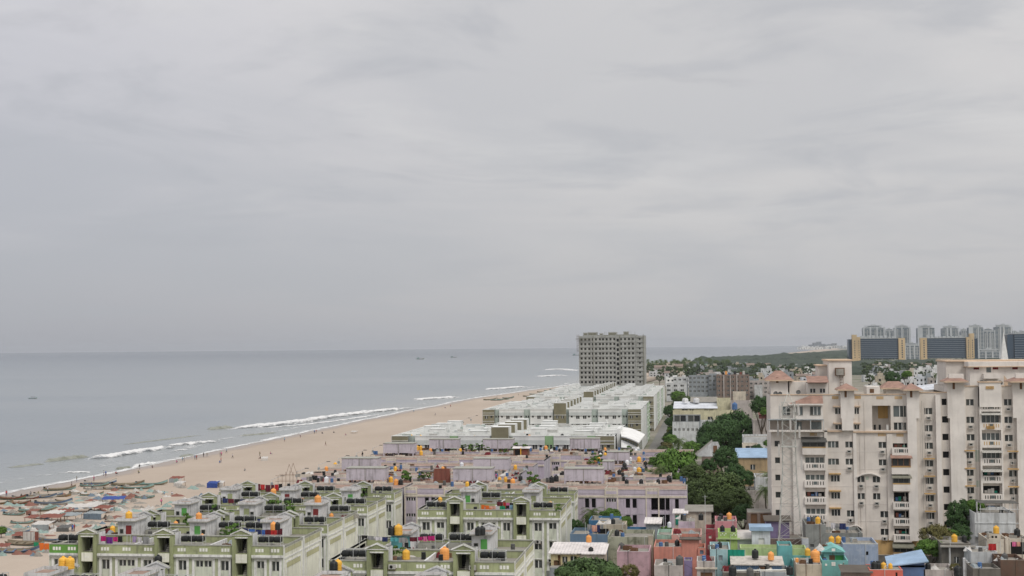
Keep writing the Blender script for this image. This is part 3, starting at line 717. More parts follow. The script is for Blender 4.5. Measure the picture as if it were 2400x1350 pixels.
purple_block(-57.4, 276.2, 7, 9.6, 'lilac block directly behind the nearest one, tall blank boxes on its roof', rich=False, boxes=((-49.6, -41.9, 277.6), (-27.6, -20, 277.6)))
purple_block(-80.4, 266, 3, 10, 'low left lilac block half hidden by the last green roofs', floors=1)
purple_block(-80.4, 276.2, 3, 9.6, 'left lilac block with a blank grey white box above the green gables', rich=False, boxes=((-71.2, -63.5, 277.6),))
purple_block(-84.5, 291, 6, 10.5, 'second lilac row on the beach side', floors=1)
purple_block(-84.5, 301.6, 6, 10, 'lilac block with the left lilac blank box beside the street lamps', rich=False, boxes=((-78.5, -70.7, 302.2), (-49.6, -42, 302.2)))
purple_block(-30, 291, 3, 10.3, 'short lilac block with cracked tiled roof left of the round tree', rich=False)
purple_block(-32.5, 301.6, 3, 13.5, 'tiled lilac roof with pot plants and dark tanks near the round tree', rich=False, boxes=((-21.9, -19.6, 303, 15.4),))
purple_block(-84, 316, 6, 10, 'third lilac row on the beach side, mostly hidden', rich=False)
purple_block(-31.8, 320, 3, 13, 'lilac roof full of water tanks before the white housing', rich=False, boxes=((-22.6, -17.6, 327, 15.6),))
purple_block(-83.5, 334, 6, 9.8, 'lilac block with a wide dark stair gap and cream parapets in the middle distance', stair=3, floors=2)
purple_block(-83.5, 344, 6, 9.6, 'lilac block with blank box at the sand edge before the white housing', rich=False, boxes=((-80, -72.3, 349),))
purple_block(-37.9, 348, 3, 10, 'short lilac block with two dark openings beside the court', floors=3)
purple_block(-80, 359, 7, 10, 'rearmost lilac row under the white housing', rich=False, boxes=((-71.4, -63.8, 369 - 4.2, 16.0), (-57.3, -49.5, 369 - 4.2, 16.0), (-34.7, -27.2, 369 - 4.2, 16.2)))
purple_block(-26, 359, 3, 10, 'lilac roof right below the curved white canopy', rich=False)

# ================================================================== WHITE HOUSING BLOCKS
HW = 16.0
def white_roof(v):
    if ('wr', v) in MESH: return MESH[('wr', v)]
    r = random.Random(v + 40); m = MB(); m.q([(0, .9, HW - 1), (60.2, .9, HW - 1), (60.2, 11.9, HW - 1), (0, 11.9, HW - 1)], 'w_roof')
    for i in range(9): x = 1.5 + i * 6.6 + r.uniform(-1, 1); m.box(x, x + .14, 1.1, 11.8, HW - .998, HW - r.uniform(.1, .5), 'w_white')
    for i in range(26):
        x, y, w, d, h = r.uniform(1, 56), r.uniform(1.3, 8.5), r.uniform(.5, 4.2), r.uniform(.5, 2.6), r.choice((.35, .6, .9, 1.3, 1.7)); 
        if 26 < x + w and x < 33: continue
        z = HW - .99 + .002 * i; m.box(x, x + w, y, y + d, z, z + h, r.choice(('w_white', 'w_grey', 'w_grey', 'w_roof', 'w_mint')), r.choice(('w_white', 'w_roof', 'cap_grey')))
    for i in range(8): x, y = r.uniform(1, 58), r.uniform(2, 10); m.tube((x, y, HW - .95), (x + r.uniform(2, 7), y, HW - .95), .07, 'pipe', 4)
    MESH[('wr', v)] = m.mesh('roof'); return MESH[('wr', v)]
def white_proto(kind):
    if ('wp', kind) in MESH: return MESH[('wp', kind)]
    full = kind != 'plain'; Lw, dep = 60.2, 12.0
    wall = MB(); bays_ = [MB(), MB(), MB()]; wins = []; bi_ = 0
    segs = [(0, 4.5, 'o'), (4.5, 6.3, 'r'), (6.3, 15.8, 'w'), (15.8, 18.2, 'r'), (18.2, 26.9, 'w'), (26.9, 27.3, 'r'), (27.3, 32.0, 'c'), (32.0, 33.0, 'r'), (33.0, 41.6, 'w'), (41.6, 44.0, 'r'), (44.0, 53.0, 'w'), (53.0, 55.3, 'r'), (55.3, 60.2, 'o')]
    fl = [HW - 2.35 - 3.15 * k for k in range(5)]
    for a, b_, t in segs:
        hs = []
        if t == 'w':
            cells = [(a + .7, .7, .75, 1), (a + 2.7, 1.3, 1.25, 2), ((a + b_) / 2 + 1.0, 1.3, 1.25, 2), (b_ - 1.4, .7, .75, 1)]
            y, mt = 0, 'w_white'
        elif t == 'r': cells = [((a + b_) / 2 - .75, .6, .8, 1), ((a + b_) / 2 + .15, .6, .8, 1)] if b_ - a > 1.5 else []; y, mt = .9, ('w_green' if kind == 'green' and b_ - a > 2.2 else 'w_mint'); y = 0.3 if kind == 'green' and b_ - a > 2.2 else .9
        elif t == 'o': cells = [(a + .8, 1.2, 1.15, 2), (a + 2.9, .9, .8, 1)]; y, mt = -.35, 'w_olive'
        else: cells = [(a + .8, 1.0, 1.1, 2), (a + 2.8, 1.0, 1.1, 2)]; y, mt = -.7, 'w_olive'
        top = HW + (2.4 if t == 'c' else 0)
        for x, w, h, n in cells:
            for k, zt in enumerate(fl): hs.append((x, x + w, zt - h, zt, .14)); wins.append((x, y, zt - h, w, h, n, k))
        if t in 'oc': bay = bays_[bi_]; bi_ += 1
        tgt = bay if t in 'oc' else wall
        tgt.wall(a, b_, 0, top, y, hs if full else [], mt, .14)
        if t == 'w':
            for k, zt in enumerate(fl): wall.box(a, b_, -.32, 0, zt + .04, zt + .14, 'w_grey', skip='k'); wall.box(a, b_, -.05, 0, zt + .30, zt + 1.25, 'w_grey', skip='k') if k == 0 else None
            wall.box(a, b_, -.12, .14, HW - .1, HW + .12, 'w_white')
        if t in 'oc':
            for zt in fl: bay.box(a - .03, b_ + .03, y - .14, y, zt + .18, zt + .34, 'w_white', skip='k'); bay.box(a - .03, b_ + .03, y - .14, y, zt + 1.0, zt + 1.14, 'w_white', skip='k') if t == 'o' else None
            for x in (a, b_): bay.q([(x, y, 0), (x, 1.2, 0), (x, 1.2, top), (x, y, top)] if x == b_ else [(x, 1.2, 0), (x, y, 0), (x, y, top), (x, 1.2, top)], 'w_white')
            bay.box(a - .05, b_ + .05, y - .05, 4.5 if t == 'c' else 1.2, top, top + .07, 'w_white')
            if t == 'c': bay.box(a, b_, 1.201, 4.4, HW - 1.0, top - .001, 'w_olive', skip='tb'); bay.q([(b_ + .02, 1.2, HW - 1), (b_ + .02, 4.4, HW - 1), (b_ + .02, 4.4, top), (b_ + .02, 1.2, top)], 'w_white')
    for i in range(1, len(segs)):
        x = segs[i][0]; wall.q([(x, 0, 0), (x, 1.0, 0), (x, 1.0, HW), (x, 0, HW)], 'w_grey')
    # ends: grey white fin, green panel with white clips
    for x, o in ((0, -1), (Lw, 1)):
        wall.q([(x, 0, 0), (x, dep, 0), (x, dep, HW), (x, 0, HW)] if o > 0 else [(x, dep, 0), (x, 0, 0), (x, 0, HW), (x, dep, HW)], 'w_grey')
        def bx(y0, y1, z0, z1, t, m): wall.box(min(x, x + o * t), max(x, x + o * t), y0, y1, z0, z1, m)
        bx(0.0, .5, 0, HW + .1, .2, 'w_white')
    wall.q([(Lw, dep, 0), (0, dep, 0), (0, dep, HW), (Lw, dep, HW)], 'w_grey')
    for c_ in ('w_green', 'w_white', 'w_grey'):
        e_ = MB(); e_.box(Lw + .01, Lw + .16, .6, 11.9, 0, HW - .3, c_)
        if c_ == 'w_green':
            for k in range(9): e_.box(Lw + .16, Lw + .5, 1 + (k % 3) * 4, 2.2 + (k % 3) * 4, 1.2 + k * 1.6, 1.8 + k * 1.6, 'w_white')
        MESH[('we', c_)] = e_.mesh('end_wall')
    wall.box(0, Lw, dep - .14, dep + .05, HW - .98, HW + .12, 'w_white'); wall.box(0, .14, 1.0, dep - .14, HW - .98, HW + .10, 'w_white'); wall.box(Lw - .14, Lw, 1.0, dep - .14, HW - .98, HW + .1, 'w_white')
    wall.box(4.5, 55.3, .93, 1.06, HW - .98, HW + .09, 'w_white')
    roof = MB(); roof.q([(0, .9, HW - 1), (Lw, .9, HW - 1), (Lw, dep - .1, HW - 1), (0, dep - .1, HW - 1)], 'w_roof')
    for x in (7, 13, 20.5, 36, 40.5, 47, 52): roof.box(x, x + .15, 1.1, dep - .2, HW - .998, HW - .4, 'w_white')
    heads = MB(); h2 = MB()
    heads.box(0, 4.2, 0, 3.6, 0, 3.1, 'w_white'); heads.box(-.1, 4.3, -.1, 3.7, 3.1, 3.25, 'w_white'); heads.box(1.2, 2.6, -.03, 0, 1.3, 2.0, 'w_grey', skip='k')
    h2.box(0, 5.4, 0, 3.2, 0, 2.3, 'w_white'); h2.box(-.1, 5.5, -.1, 3.3, 2.3, 2.42, 'w_white'); h2.box(5.0, 5.2, -.6, 3.2, 2.42, 3.4, 'w_white')
    MESH[('wp', kind)] = dict(wall=wall.mesh('wall'), bays=[q.mesh('bay') for q in bays_], roof=roof.mesh('roof'), head=heads.mesh('head_room'), head2=h2.mesh('head_room'), wins=wins); return MESH[('wp', kind)]
WN = [0]
def white_block(y0, label, kind='full', floors=3, x0=-84.4, heads=((9, 6.5), (20, 7.5), (37, 6.8), (49, 7.2))):
    P = white_proto(kind); T = thing('apartment_block', label, 'apartment block', (x0, y0, 0), 0, 'white and olive housing blocks')
    inst(P['wall'], 'wall', T); [inst(q, 'bay', T) for q in P['bays']]; WN[0] += 1; inst(white_roof(WN[0] % 4), 'roof', T)
    inst(MESH[('we', {1: 'w_white', 2: 'w_grey', 3: 'w_green', 4: 'w_green', 0: 'w_white'}[int((y0 - (379 if y0 < 500 else 538 if y0 < 650 else 672)) / 14) % 5] if y0 > 380 else 'w_white')], 'end_wall', T)
    for i, (x, y) in enumerate(heads): inst(P['head' if i % 2 == 0 else 'head2'], 'head_room', T, (x, y, HW - 1), 0, (1, 1, .82))
    if kind != 'plain':
        for (x, y, z, w, h, n, k) in P['wins']:
            if k < floors: inst(win_mesh(w, h, n), 'window', T, (x, y, z))
    ROOFS.append((x0 + 1, x0 + 59, y0 + 1.2, y0 + 11.5, HW - 1)); return T
white_block(379, 'first white housing block, green wall panels and olive ends, behind the lilac roofs', 'green', 2)
ordn = ['first', 'second', 'third', 'fourth', 'fifth', 'sixth', 'seventh', 'eighth', 'ninth', 'tenth', 'eleventh', 'twelfth']
for i, y in enumerate((391.8, 405.5, 418.0)): white_block(y, label= f'white housing block seen by its roof, {ordn[i + 1]} row of the nearest group', kind='plain', heads=((5 + i, 6), (22, 6.5), (38 - i, 5.5), (50, 6)))
white_block(538, 'white housing block with olive window bays in full view before the tower', 'full', 3)
for i, y in enumerate((551, 565, 579, 592, 605.5)): white_block(y, label= f'white housing block seen by its roof, {ordn[i + 1]} row of the middle group', kind='plain', heads=((7 + i, 6), (18, 6.5), (36 - i, 5.5), (48, 6)))
white_block(672, 'front white block of the far group, olive centre bay above the roofs', 'full', 2)
for i, y in enumerate((687, 705, 720, 738, 753, 771, 786, 804, 819, 837)): white_block(y, f'white housing block seen by its roof, {ordn[i + 1]} row of the far group', 'plain', heads=((6 + i % 3, 6), (20, 6.5), (39, 5.5), (49, 6)))
# curved white canopy at the street end of the first group
def W3(px, py, Y): x_, z_ = aty(px, py, Y); return Vector((x_, Y, z_))
T = thing('canopy_building', 'swooping white canopy over a slit windowed hall at the street end of the white housing', 'hall', (0, 0, 0))
def sheet(m, A, B, C_, D, n, bulge, mt, th=.3):
    """bulging roof sheet; A,B front edge left to right, D,C back edge"""
    g = lambda u, v: (A * (1 - u) + B * u) * (1 - v) + (D * (1 - u) + C_ * u) * v + Vector((0, 0, bulge * math.sin(PI * u) * (.4 + .6 * v)))
    for i in range(n):
        for j in range(n):
            u0_, u1_, v0_, v1_ = i / n, (i + 1) / n, j / n, (j + 1) / n; P = [g(u0_, v0_), g(u1_, v0_), g(u1_, v1_), g(u0_, v1_)]; dz = Vector((0, 0, th))
            m.q(P, mt, True); m.q([p - dz for p in P][::-1], mt, True)
            if j == 0: m.q([P[0] - dz, P[1] - dz, P[1], P[0]], mt)
            if i == n - 1: m.q([P[1] - dz, P[2] - dz, P[2], P[1]], mt)
m = MB(); sheet(m, W3(1456, 1022, 380), W3(1497, 1037, 374), W3(1512, 1018, 392), W3(1452, 1000, 400), 10, .5, 'white_new'); m.build('canopy', T)
m = MB(); sheet(m, W3(1456, 1048, 378), W3(1499, 1052, 374), W3(1497, 1046, 377), W3(1456, 1031, 380.5), 8, .05, 'white_new', .15); m.build('lower_canopy', T)
m = MB(); A, B = W3(1457, 1023, 381), W3(1496, 1038, 376); A2, B2 = W3(1457, 1060, 381), W3(1496, 1060, 376); m.q([A2, B2, B, A], 'w_olive')
for i in range(6):
    u, v = .06 + i * .155, .15 + i * .155; f = lambda t_, q_: A.lerp(B, t_) * (1 - q_) + A2.lerp(B2, t_) * q_ + Vector((0, -.06, 0)); m.q([f(u, .42 - .10 * u), f(v, .42 - .10 * v), f(v, .14), f(u, .14)], 'glass_dark' if i < 2 else 'glass_mid')
C2 = W3(1505, 1028, 388); m.q([Vector((B2.x, B2.y, 0)), Vector((C2.x, C2.y, 0)), C2, B], 'glass_mid'); m.q([Vector((A2.x, A2.y, 0)), Vector((B2.x, B2.y, 0)), B2, A2], 'w_olive')
m.build('wall', T)
m = MB(); x_ = aty(1447, 1000, 386)[0]; m.box(x_, x_ + .9, 383, 395, 0, aty(1447, 1003, 386)[1], 'w_white'); m.build('side_wall', T)
# unfinished concrete tower
T = thing('concrete_tower', 'unfinished grey concrete tower with rows of square dark windows standing over the housing', 'tower block', (-79.2, 900, 0))
wl = MB(); WT = 36.3; hs = []; cols = [1.0, 3.4, 5.9, 8.2, 10.2, 12.7, 14.7, 17.0, 19.4, 21.8, 24.0, 26.3, 28.6, 31.1, 33.5]; wpos = []
for k in range(15):
    z = 1.4 + 3.0 * k
    for i, x in enumerate(cols):
        w = 1.15 if i not in (3, 11) else .8; 
        if i == 10: hs.append((x - .1, x + 1.3, z - .9, z + .9, .5)); continue
        hs.append((x, x + w * 1.15, z - .1, z + 1.3, .5)); wpos.append((x, z, w))
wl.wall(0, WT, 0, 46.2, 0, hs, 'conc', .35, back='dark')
for x in (0, 8.95, 9.25, 23.2, 25.8, 36.0): wl.box(x, x + .3, -.45, 0, 0, 46.4, 'conc_dark' if x in (8.95, 25.8) else 'conc', skip='k')
for k in range(15):
    z = 1.4 + 3.0 * k
    for a, b_ in ((.3, 8.6), (9.8, 23.0), (26.4, 35.8)): wl.box(a, b_, -.22, 0, z + 1.75, z + 1.9, 'conc', skip='k')
wl.q([(WT, 0, 0), (WT, 30, 0), (WT, 30, 46.2), (WT, 0, 46.2)], 'conc'); wl.q([(0, 30, 0), (0, 0, 0), (0, 0, 46.2), (0, 30, 46.2)], 'conc'); wl.q([(WT, 30, 0), (0, 30, 0), (0, 30, 46.2), (WT, 30, 46.2)], 'conc')
wl.q([(0, 0, 46.2), (WT, 0, 46.2), (WT, 30, 46.2), (0, 30, 46.2)], 'conc_dark')
wl.wall(WT, WT + 5.0, 0, 46.2, 1.5, [(WT + 1.6, WT + 2.6, 1.4 + 3 * k, 2.5 + 3 * k) for k in range(15)], 'conc', .3, back='dark'); wl.box(WT, WT + 5, 1.8, 28, 46.0, 46.2, 'conc_dark')
for k in range(15): wl.box(WT + .3, WT + 4.8, 1.0, 1.5, 2.95 + 3 * k, 3.15 + 3 * k, 'conc', skip='k')
wl.q([(WT + 5, 1.5, 0), (WT + 5, 28, 0), (WT + 5, 28, 46.2), (WT + 5, 1.5, 46.2)], 'conc'); wl.box(WT + 4.2, WT + 4.5, 1.1, 1.5, 0, 47, 'conc_dark')
wl.build('wall', T)
fm = MB(); fm.box(0, .1, .06, .12, 0, 1.15, 'conc_dark'); fm.box(.1, 1.05, .06, .12, 0, .1, 'conc_dark'); fm.box(1.05, 1.15, .06, .12, 0, 1.15, 'conc_dark'); fw = fm.mesh('window')
for i, (x, z, w) in enumerate(wpos):
    if z > 12 and w > 1: inst(fw, 'window', T, (x, 0, z)) if i % 1 == 0 and len([1]) and z > 24 and i < 10**6 else None
pp = MB()
for x0_, x1_, z0_, z1_, y_ in ((2.6, 5.5, 46.2, 48.4, 2), (5.5, 11.5, 46.2, 48.6, 3), (13, 15.2, 46.2, 47.9, 1), (18.4, 24, 46.2, 48.6, 3), (28, 31.5, 46.2, 48.9, 2), (23, 36, 46.2, 47.0, 0.3), (0, 36, 46.2, 46.9, 29)):
    pp.box(x0_, x1_, y_, y_ + 5 if y_ < 20 else y_ + .4, z0_, z1_, 'conc'); pp.box(x0_ + .5, x1_ - .5, y_ - .02, y_, z0_ + .6, z1_ - .5, 'conc_dark', skip='k')
for x in (16.2, 17.2, 21, 33, 35.5): pp.tube((x, 1, 46.2), (x, 1, 48.8), .09, 'conc_dark', 4)
pp.build('roof_structure', T)
sc = MB()
for x in (-1.2, -.1):
    for y_ in (-1, 4): sc.tube((x, y_, 36), (x, y_, 47.2), .07, 'rust', 4)
for z in (37, 40, 43, 46): sc.box(-1.3, 0, -1.1, 4.1, z, z + .12, 'conc_dark')
sc.box(-2, 8, -1.2, -.6, 44.2, 44.5, 'conc_dark'); 
sc.build('scaffold', T)

# ================================================================== CREAM APARTMENT BUILDING, RIGHT
YC = 254.0
def cx(px, y=YC): return aty(px, 1100, y)[0]
def cz_(py, px=2100, y=YC): return aty(px, py, y)[1]
def zx(z): return cx(1780 + z / 3.856)                 # zoomed sheet coordinates of the facade
def zz(z): return 31.05 - (z + 285) * .01975            # 152 units = one 3.0 m storey
T = thing('apartment_building', 'large cream apartment building of ten storeys with red tiled turrets filling the right side', 'apartment building', (0, 0, 0)); CB = T
XL, XR = cx(1808), cx(2150) ; XE = 62.0
ZR1 = zz(-285)         # roof line of the left part
ZR2 = ZR1 + .3
ZR3 = 32.4
holes = []; wl = []; acs = []; ledges = []; slots = []; bal = []
def W_(x0, x1, y0, y1, n=2, ac=None, ledge=False, glass='glass_dark', acx=None):
    a, b_, t, s = zx(x0), zx(x1), zz(y0), zz(y1)
    holes.append((a, b_, s, t, .28)); wl.append((a, s, b_ - a, t - s, n, glass))
    if ac: acs.append((zx(acx or (x0 + x1) / 2), s - .95, ac))
    if ledge: ledges.append((a - .35, b_ + .15, t + .22))
st_ = 152
for k in range(-1, 6):                                   # storeys, top to bottom in sheet steps
    o = k * st_
    if k >= 0: W_(140, 188, 118 + o, 170 + o, 1) if k in (0, 4) else W_(142, 188, 265 + o - 152, 318 + o - 152, 1) if k else None
    if 0 <= k <= 5: holes.append((zx(350), zx(365), zz(150 + o), zz(118 + o), .3)); holes.append((zx(354), zx(361), zz(108 + o), zz(101 + o), .2))
for k, (t, h) in enumerate(((265, 47), (418, 44), (567, 44), (715, 46))):
    holes.append((zx(415), zx(585), zz(t + h), zz(t), 1.4)); bal.append((zx(415), zx(585), zz(t + h), zz(t), k != 2))
    slots.append((zx(425), zx(580), zz(t + h + 40), zz(t + h + 15), 7, 'dark'))
for i, (t, h) in enumerate(((122, 58), (275, 55))): W_(622, 720, t, t + h, 3, glass='glass_mid')
for t in (422, 572, 722): W_(645, 724, t, t + 56, 3, ledge=True)
for t in (125, 275): W_(780, 848, t, t + 54, 2, ac='b')
W_(783, 850, 728, 784, 2, ac='a')
for t in (428, 577): W_(883, 948, t, t + 54, 2, ac='b'); W_(1022, 1088, t, t + 56, 2, ac='b')
for t in (128, 281): W_(1080, 1150, t, t + 54, 2, ac='b')
for t in (733, 886): W_(1085, 1157, t, t + 56, 2, ac='b' if t < 800 else 'a')
for t, h, kd in ((140, 38, 1), (568, 82, 1), (730, 62, 1), (883, 50, 1)):
    holes.append((zx(1210), zx(1346), zz(t + h), zz(t), 1.4)); bal.append((zx(1210), zx(1346), zz(t + h), zz(t), False)); slots.append((zx(1214), zx(1342), zz(t + h + 38), zz(t + h + 8), 7, 'dark'))
for k in range(-2, 6): o = k * 152; holes.append((zx(1390), zx(1404), zz(168 + o), zz(132 + o), .3)); holes.append((zx(1393), zx(1400), zz(124 + o), zz(117 + o), .2))
for t in (-168, -18, 135, 288, 440, 592, 745): W_(1503, 1575, t, t + 56, 3 if t == 745 else 2, ac='b', ledge=t > 200)
W_(1500, 1560, 893, 948, 2, ac='a')
for t in (-248, -95, 58, 212, 365, 517, 668, 820): holes.append((zx(1662), zx(1720), zz(t + 56), zz(t), .5)); 
for k in range(-2, 4): o = k * 152; holes.append((zx(1787), zx(1800), zz(94 + o), zz(58 + o), .3)); holes.append((zx(1790), zx(1797), zz(46 + o), zz(39 + o), .2))
for t in (-243, -90, 62): W_(1884, 1955, t, t + 56, 2, ac='b' if t > -200 else None)
for t in (218, 370, 523): W_(1870, 1940, t, t + 54, 2, ac='b', ledge=True)
for t, h in ((-262, 62), (-105, 65), (53, 60), (218, 50), (375, 45), (510, 68), (680, 46)):
    holes.append((zx(2020), zx(2180), zz(t + h), zz(t), 1.4)); bal.append((zx(2020), zx(2180), zz(t + h), zz(t), t in (53, 218, -105))); slots.append((zx(2030), zx(2170), zz(t + h + 40), zz(t + h + 14), 6, 'ochre' if t in (-105, 53) else 'dark'))
for t in (-243, -90, 68): W_(2228, 2302, t, t + 56, 2, ac='b')
for t in (222, 375, 528): W_(2260, 2330, t, t + 56, 2, ac='b', ledge=True)
for t in (-170, -22): W_(692, 750, t, t + (54 if t < -100 else 40), 2, ledge=True); W_(865, 912, t, t + (54 if t < -100 else 40), 2, ledge=True)
holes.append((zx(1028), zx(1196), zz(26), zz(-190), 3.2)); 
holes.append((zx(1220), zx(1336), zz(-90), zz(-188), .4)); wl.append((zx(1220), zz(-90), zx(1336) - zx(1220), 98 * .01975, 2, 'glass_mid'))
W_(1222, 1336, -42, 24, 3)
holes.append((zx(1190), zx(1370), zz(1088), zz(1035), .5)); wl.append((zx(1200), zz(1088), zx(1360) - zx(1200), 1.04, 3, 'glass_dark'))
slots.append((zx(1250), zx(1315), zz(1130), zz(1105), 6, 'dark'))
# arches at the bottom
for a0, a1 in ((625, 732), (785, 918)):
    holes.append((zx(a0 + 10), zx(a1 - 10), zz(955), zz(872), .5)); wl.append((zx(a0 + 22), zz(935), zx(a1 - 22) - zx(a0 + 22), 1.1, 3, 'glass_mid'))
ZB = zz(985)
wm = MB()
hL = [h for h in holes if h[1] < XR + .01]; hR = [h for h in holes if h[0] > XR - .01 and h[1] < zx(1860) + .01]; hE = [h for h in holes if h[0] > zx(1860) - .01]
# left part, link and right part of the front; the lowest storey is ochre
for x0, x1, zt, y, H in ((XL, zx(1420), ZR1, YC, [h for h in holes if h[1] <= zx(1420)]), (zx(1420), zx(1725), ZR2, YC + .25, [h for h in holes if zx(1420) < h[0] and h[1] < zx(1725)]), (zx(1725), XE, ZR3, YC + .4, [h for h in holes if h[0] > zx(1725)])):
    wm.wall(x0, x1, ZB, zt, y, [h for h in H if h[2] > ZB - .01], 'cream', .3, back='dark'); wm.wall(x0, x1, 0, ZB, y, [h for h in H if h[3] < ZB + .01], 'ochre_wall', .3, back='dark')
    wm.q([(x1, y, 0), (x1, YC + 16, 0), (x1, YC + 16, zt), (x1, y, zt)], 'cream'); wm.q([(x0, YC + 16, 0), (x0, y, 0), (x0, y, zt), (x0, YC + 16, zt)], 'cream')
    wm.q([(x0, y, zt - .9), (x1, y, zt - .9), (x1, YC + 16, zt - .9), (x0, YC + 16, zt - .9)], 'roof_grey')
    wm.box(x0, x1, y + .001, y + .2, zt - .9, zt, 'cream_light', 'peach', skip='f'); wm.box(x0, x1, y - .12, y + .25, zt, zt + .16, 'peach')
    wm.q([(x1, YC + 16, 0), (x0, YC + 16, 0), (x0, YC + 16, zt), (x1, YC + 16, zt)], 'cream')
wm.build('wall', T)
pr = MB()                                                # piers, string courses, panels
for a, b_, z0_, z1_, d, mt in ((750, 852, zz(25), zz(-330), .9, 'cream_light'), (1340, 1422, ZB, zz(-330), .9, 'cream_light'), (1727, 1860, 4, 34.6, .5, 'cream_light'),
                              (850, 880, ZB, zz(25), .25, 'cream_light'), (590, 618, ZB, zz(10), .35, 'cream_light'), (300, 410, ZB, zz(100), .5, 'cream_light'), (1155, 1205, ZB, zz(60), .3, 'cream'),
                              (1600, 1645, ZB, zz(-280), .5, 'cream_light'), (1860, 1872, 4, ZR3, .3, 'cream_light'), (1995, 2012, 4, ZR3, .5, 'cream_light'), (2186, 2200, 4, ZR3, .5, 'cream_light'), (2330, 2420, 4, 34.6, .5, 'cream_light')):
    pr.box(zx(a), zx(b_), YC - d, YC + .38 if a > 1440 else YC - .001, z0_, z1_, mt, skip='k')
for a, b_, z_ in ((100, 750, 33), (852, 1340, 40)): pr.box(zx(a), zx(b_), YC - .35, YC - .001, zz(z_ + 6), zz(z_ - 6), 'peach', skip='k')
for k in range(0, 6): pr.box(zx(100), zx(1340), YC - .04, YC - .001, zz(212 + 152 * k + 2), zz(212 + 152 * k - 2) , 'cream_light', skip='k')
pr.box(zx(1100), zx(1345), YC - .2, YC, ZB - .1, ZB + .12, 'ochre_wall', skip='k')
for a0, a1, zt in ((875, 1095, 398), (620, 735, 850), (780, 922, 852)):                        # segmental arch hoods
    n = 8
    for i in range(n):
        u, v = i / n, (i + 1) / n; f = lambda t: zt + 34 * (2 * t - 1) ** 2
        A, B_ = zx(a0 + (a1 - a0) * u), zx(a0 + (a1 - a0) * v)
        P = [(A, YC - .5, zz(f(u) + 9)), (B_, YC - .5, zz(f(v) + 9)), (B_, YC - .5, zz(f(v))), (A, YC - .5, zz(f(u)))]
        Q = [(p[0], YC, p[2]) for p in P]; pr.q(P, 'cream_light'); pr.q([P[3], P[2], Q[2], Q[3]], 'cream_light'); pr.q([P[1], P[0], Q[0], Q[1]], 'cream')
for px in (1912, 2016, 2028, 2120, 2163, 2172, 2205, 2262, 2292, 2344, 2376): pr.tube((cx(px), YC - .06, 5), (cx(px), YC - .06, 30), .045, 'frame_dull' if px % 2 else 'cream', 4)
for a, b_, t0, t1 in ((1602, 1645, 256, 318), (1958, 1992, 200, 300), (1962, 1990, 465, 520), (955, 985, 430, 460)): pr.box(zx(a), zx(b_), YC - .03 if a < 1420 else YC + .1 if a < 1700 else YC + .38, YC + .39 if a > 1700 else YC + .24 if a > 1420 else YC - .001, zz(t1), zz(t0), 'patch', skip='k')
pr.build('piers', T)
lg = MB()
for a, b_, z in ledges: lg.box(a, b_, YC - .65, YC - .002, z, z + .16, 'peach' if z > 26 else 'ochre', skip='k')
lg.build('sunshades', T)
for (x, z, w, h, n, g) in wl:
    y = YC if x < zx(1420) else YC + .25 if x < zx(1725) else YC + .4
    inst(win_mesh(w, h, n, g, .24), 'window', T, (x, y, z))
for x, z, kd in acs:
    y = YC if x < zx(1420) else YC + .25 if x < zx(1725) else YC + .4
    inst(ac_mesh() if kd == 'a' else ac_box_mesh(), 'air_conditioner', T, (x, y - .02, z + .1))
for i, (a, b_, z0_, z1_, glazed) in enumerate(bal):
    y = YC if a < zx(1420) else YC + .4; m = MB()
    m.box(a - .25, b_ + .25, y - .85, y - .002, z0_ - 1.25, z0_, 'cream_light')
    s = slots[i]; n = 7
    for j in range(n):
        if j == n // 2: m.box((a + b_) / 2 - .3, (a + b_) / 2 + .3, y - .87, y - .85, z0_ - .75, z0_ - .2, 'glass_mid', skip='k'); continue
        x = a + .25 + (b_ - a - .5) * j / (n - 1); m.box(x - .07, x + .07, y - .87, y - .85, z0_ - .8, z0_ - .2, 'dark' if s[5] == 'dark' else 'ochre', skip='k')
    if glazed:
        for j in range(5): x = a + (b_ - a) * j / 4; m.box(x - .05, x + .05, y - .1, y - .03, z0_, z1_, 'frame_white')
        m.box(a, b_, y + .1, y + .12, z0_, z1_, 'glass_mid', skip='b')
    else:
        r = random.Random(i)
        for j in range(4):
            x = a + .3 + (b_ - a - 1) * j / 3.5; m.box(x, x + .5, y + .3, y + .34, z0_ + .1, z0_ + .1 + r.uniform(.3, .9), r.choice(('tarp_red', 'tarp_white', 'tank_blue', 'bark', 'tarp_green')))
    m.build('balcony', T)
# enclosed and awninged bays
def bay(a, b_, t0, t1, mt, aw, lbl):
    m = MB(); x0, x1 = zx(a), zx(b_); z1, z0 = zz(t0), zz(t1)
    y = YC if b_ < 1420 else YC + .4
    m.box(x0, x1, y - 1.2, y - .003, z0, z0 + .16, 'ochre'); m.box(x0, x1, y - 1.15, y - .003, z0 - 1.2, z0 - .001, 'cream_light')
    m.wall(x0, x1, z0 + .16, z1, y - 1.1, [(x0 + .15 + (x1 - x0 - .3) * j / 3, x0 + (x1 - x0 - .3) * (j + 1) / 3, z0 + .3, z1 - .2) for j in range(3)], 'tank_grey' if aw != 'red' else 'rust', .06, back='glass_dark')
    for x in (x0, x1): m.q([(x, y - 1.1, z0 + .16), (x, y, z0 + .16), (x, y, z1), (x, y - 1.1, z1)], 'glass_mid')
    e = {'red': 'tile_red', 'grey': 'conc_dark', 'dark': 'tank_grey'}[aw]
    m.q([(x0 - .25, y - 1.6, z1 - .15), (x1 + .25, y - 1.6, z1 - .15), (x1 + .05, y - .002, z1 + .55), (x0 - .05, y - .002, z1 + .55)], e); m.q([(x0 - .25, y - 1.6, z1 - .3), (x1 + .25, y - 1.6, z1 - .3), (x1 + .25, y - 1.6, z1 - .15), (x0 - .25, y - 1.6, z1 - .15)], e)
    m.build('bay', T, label=lbl)
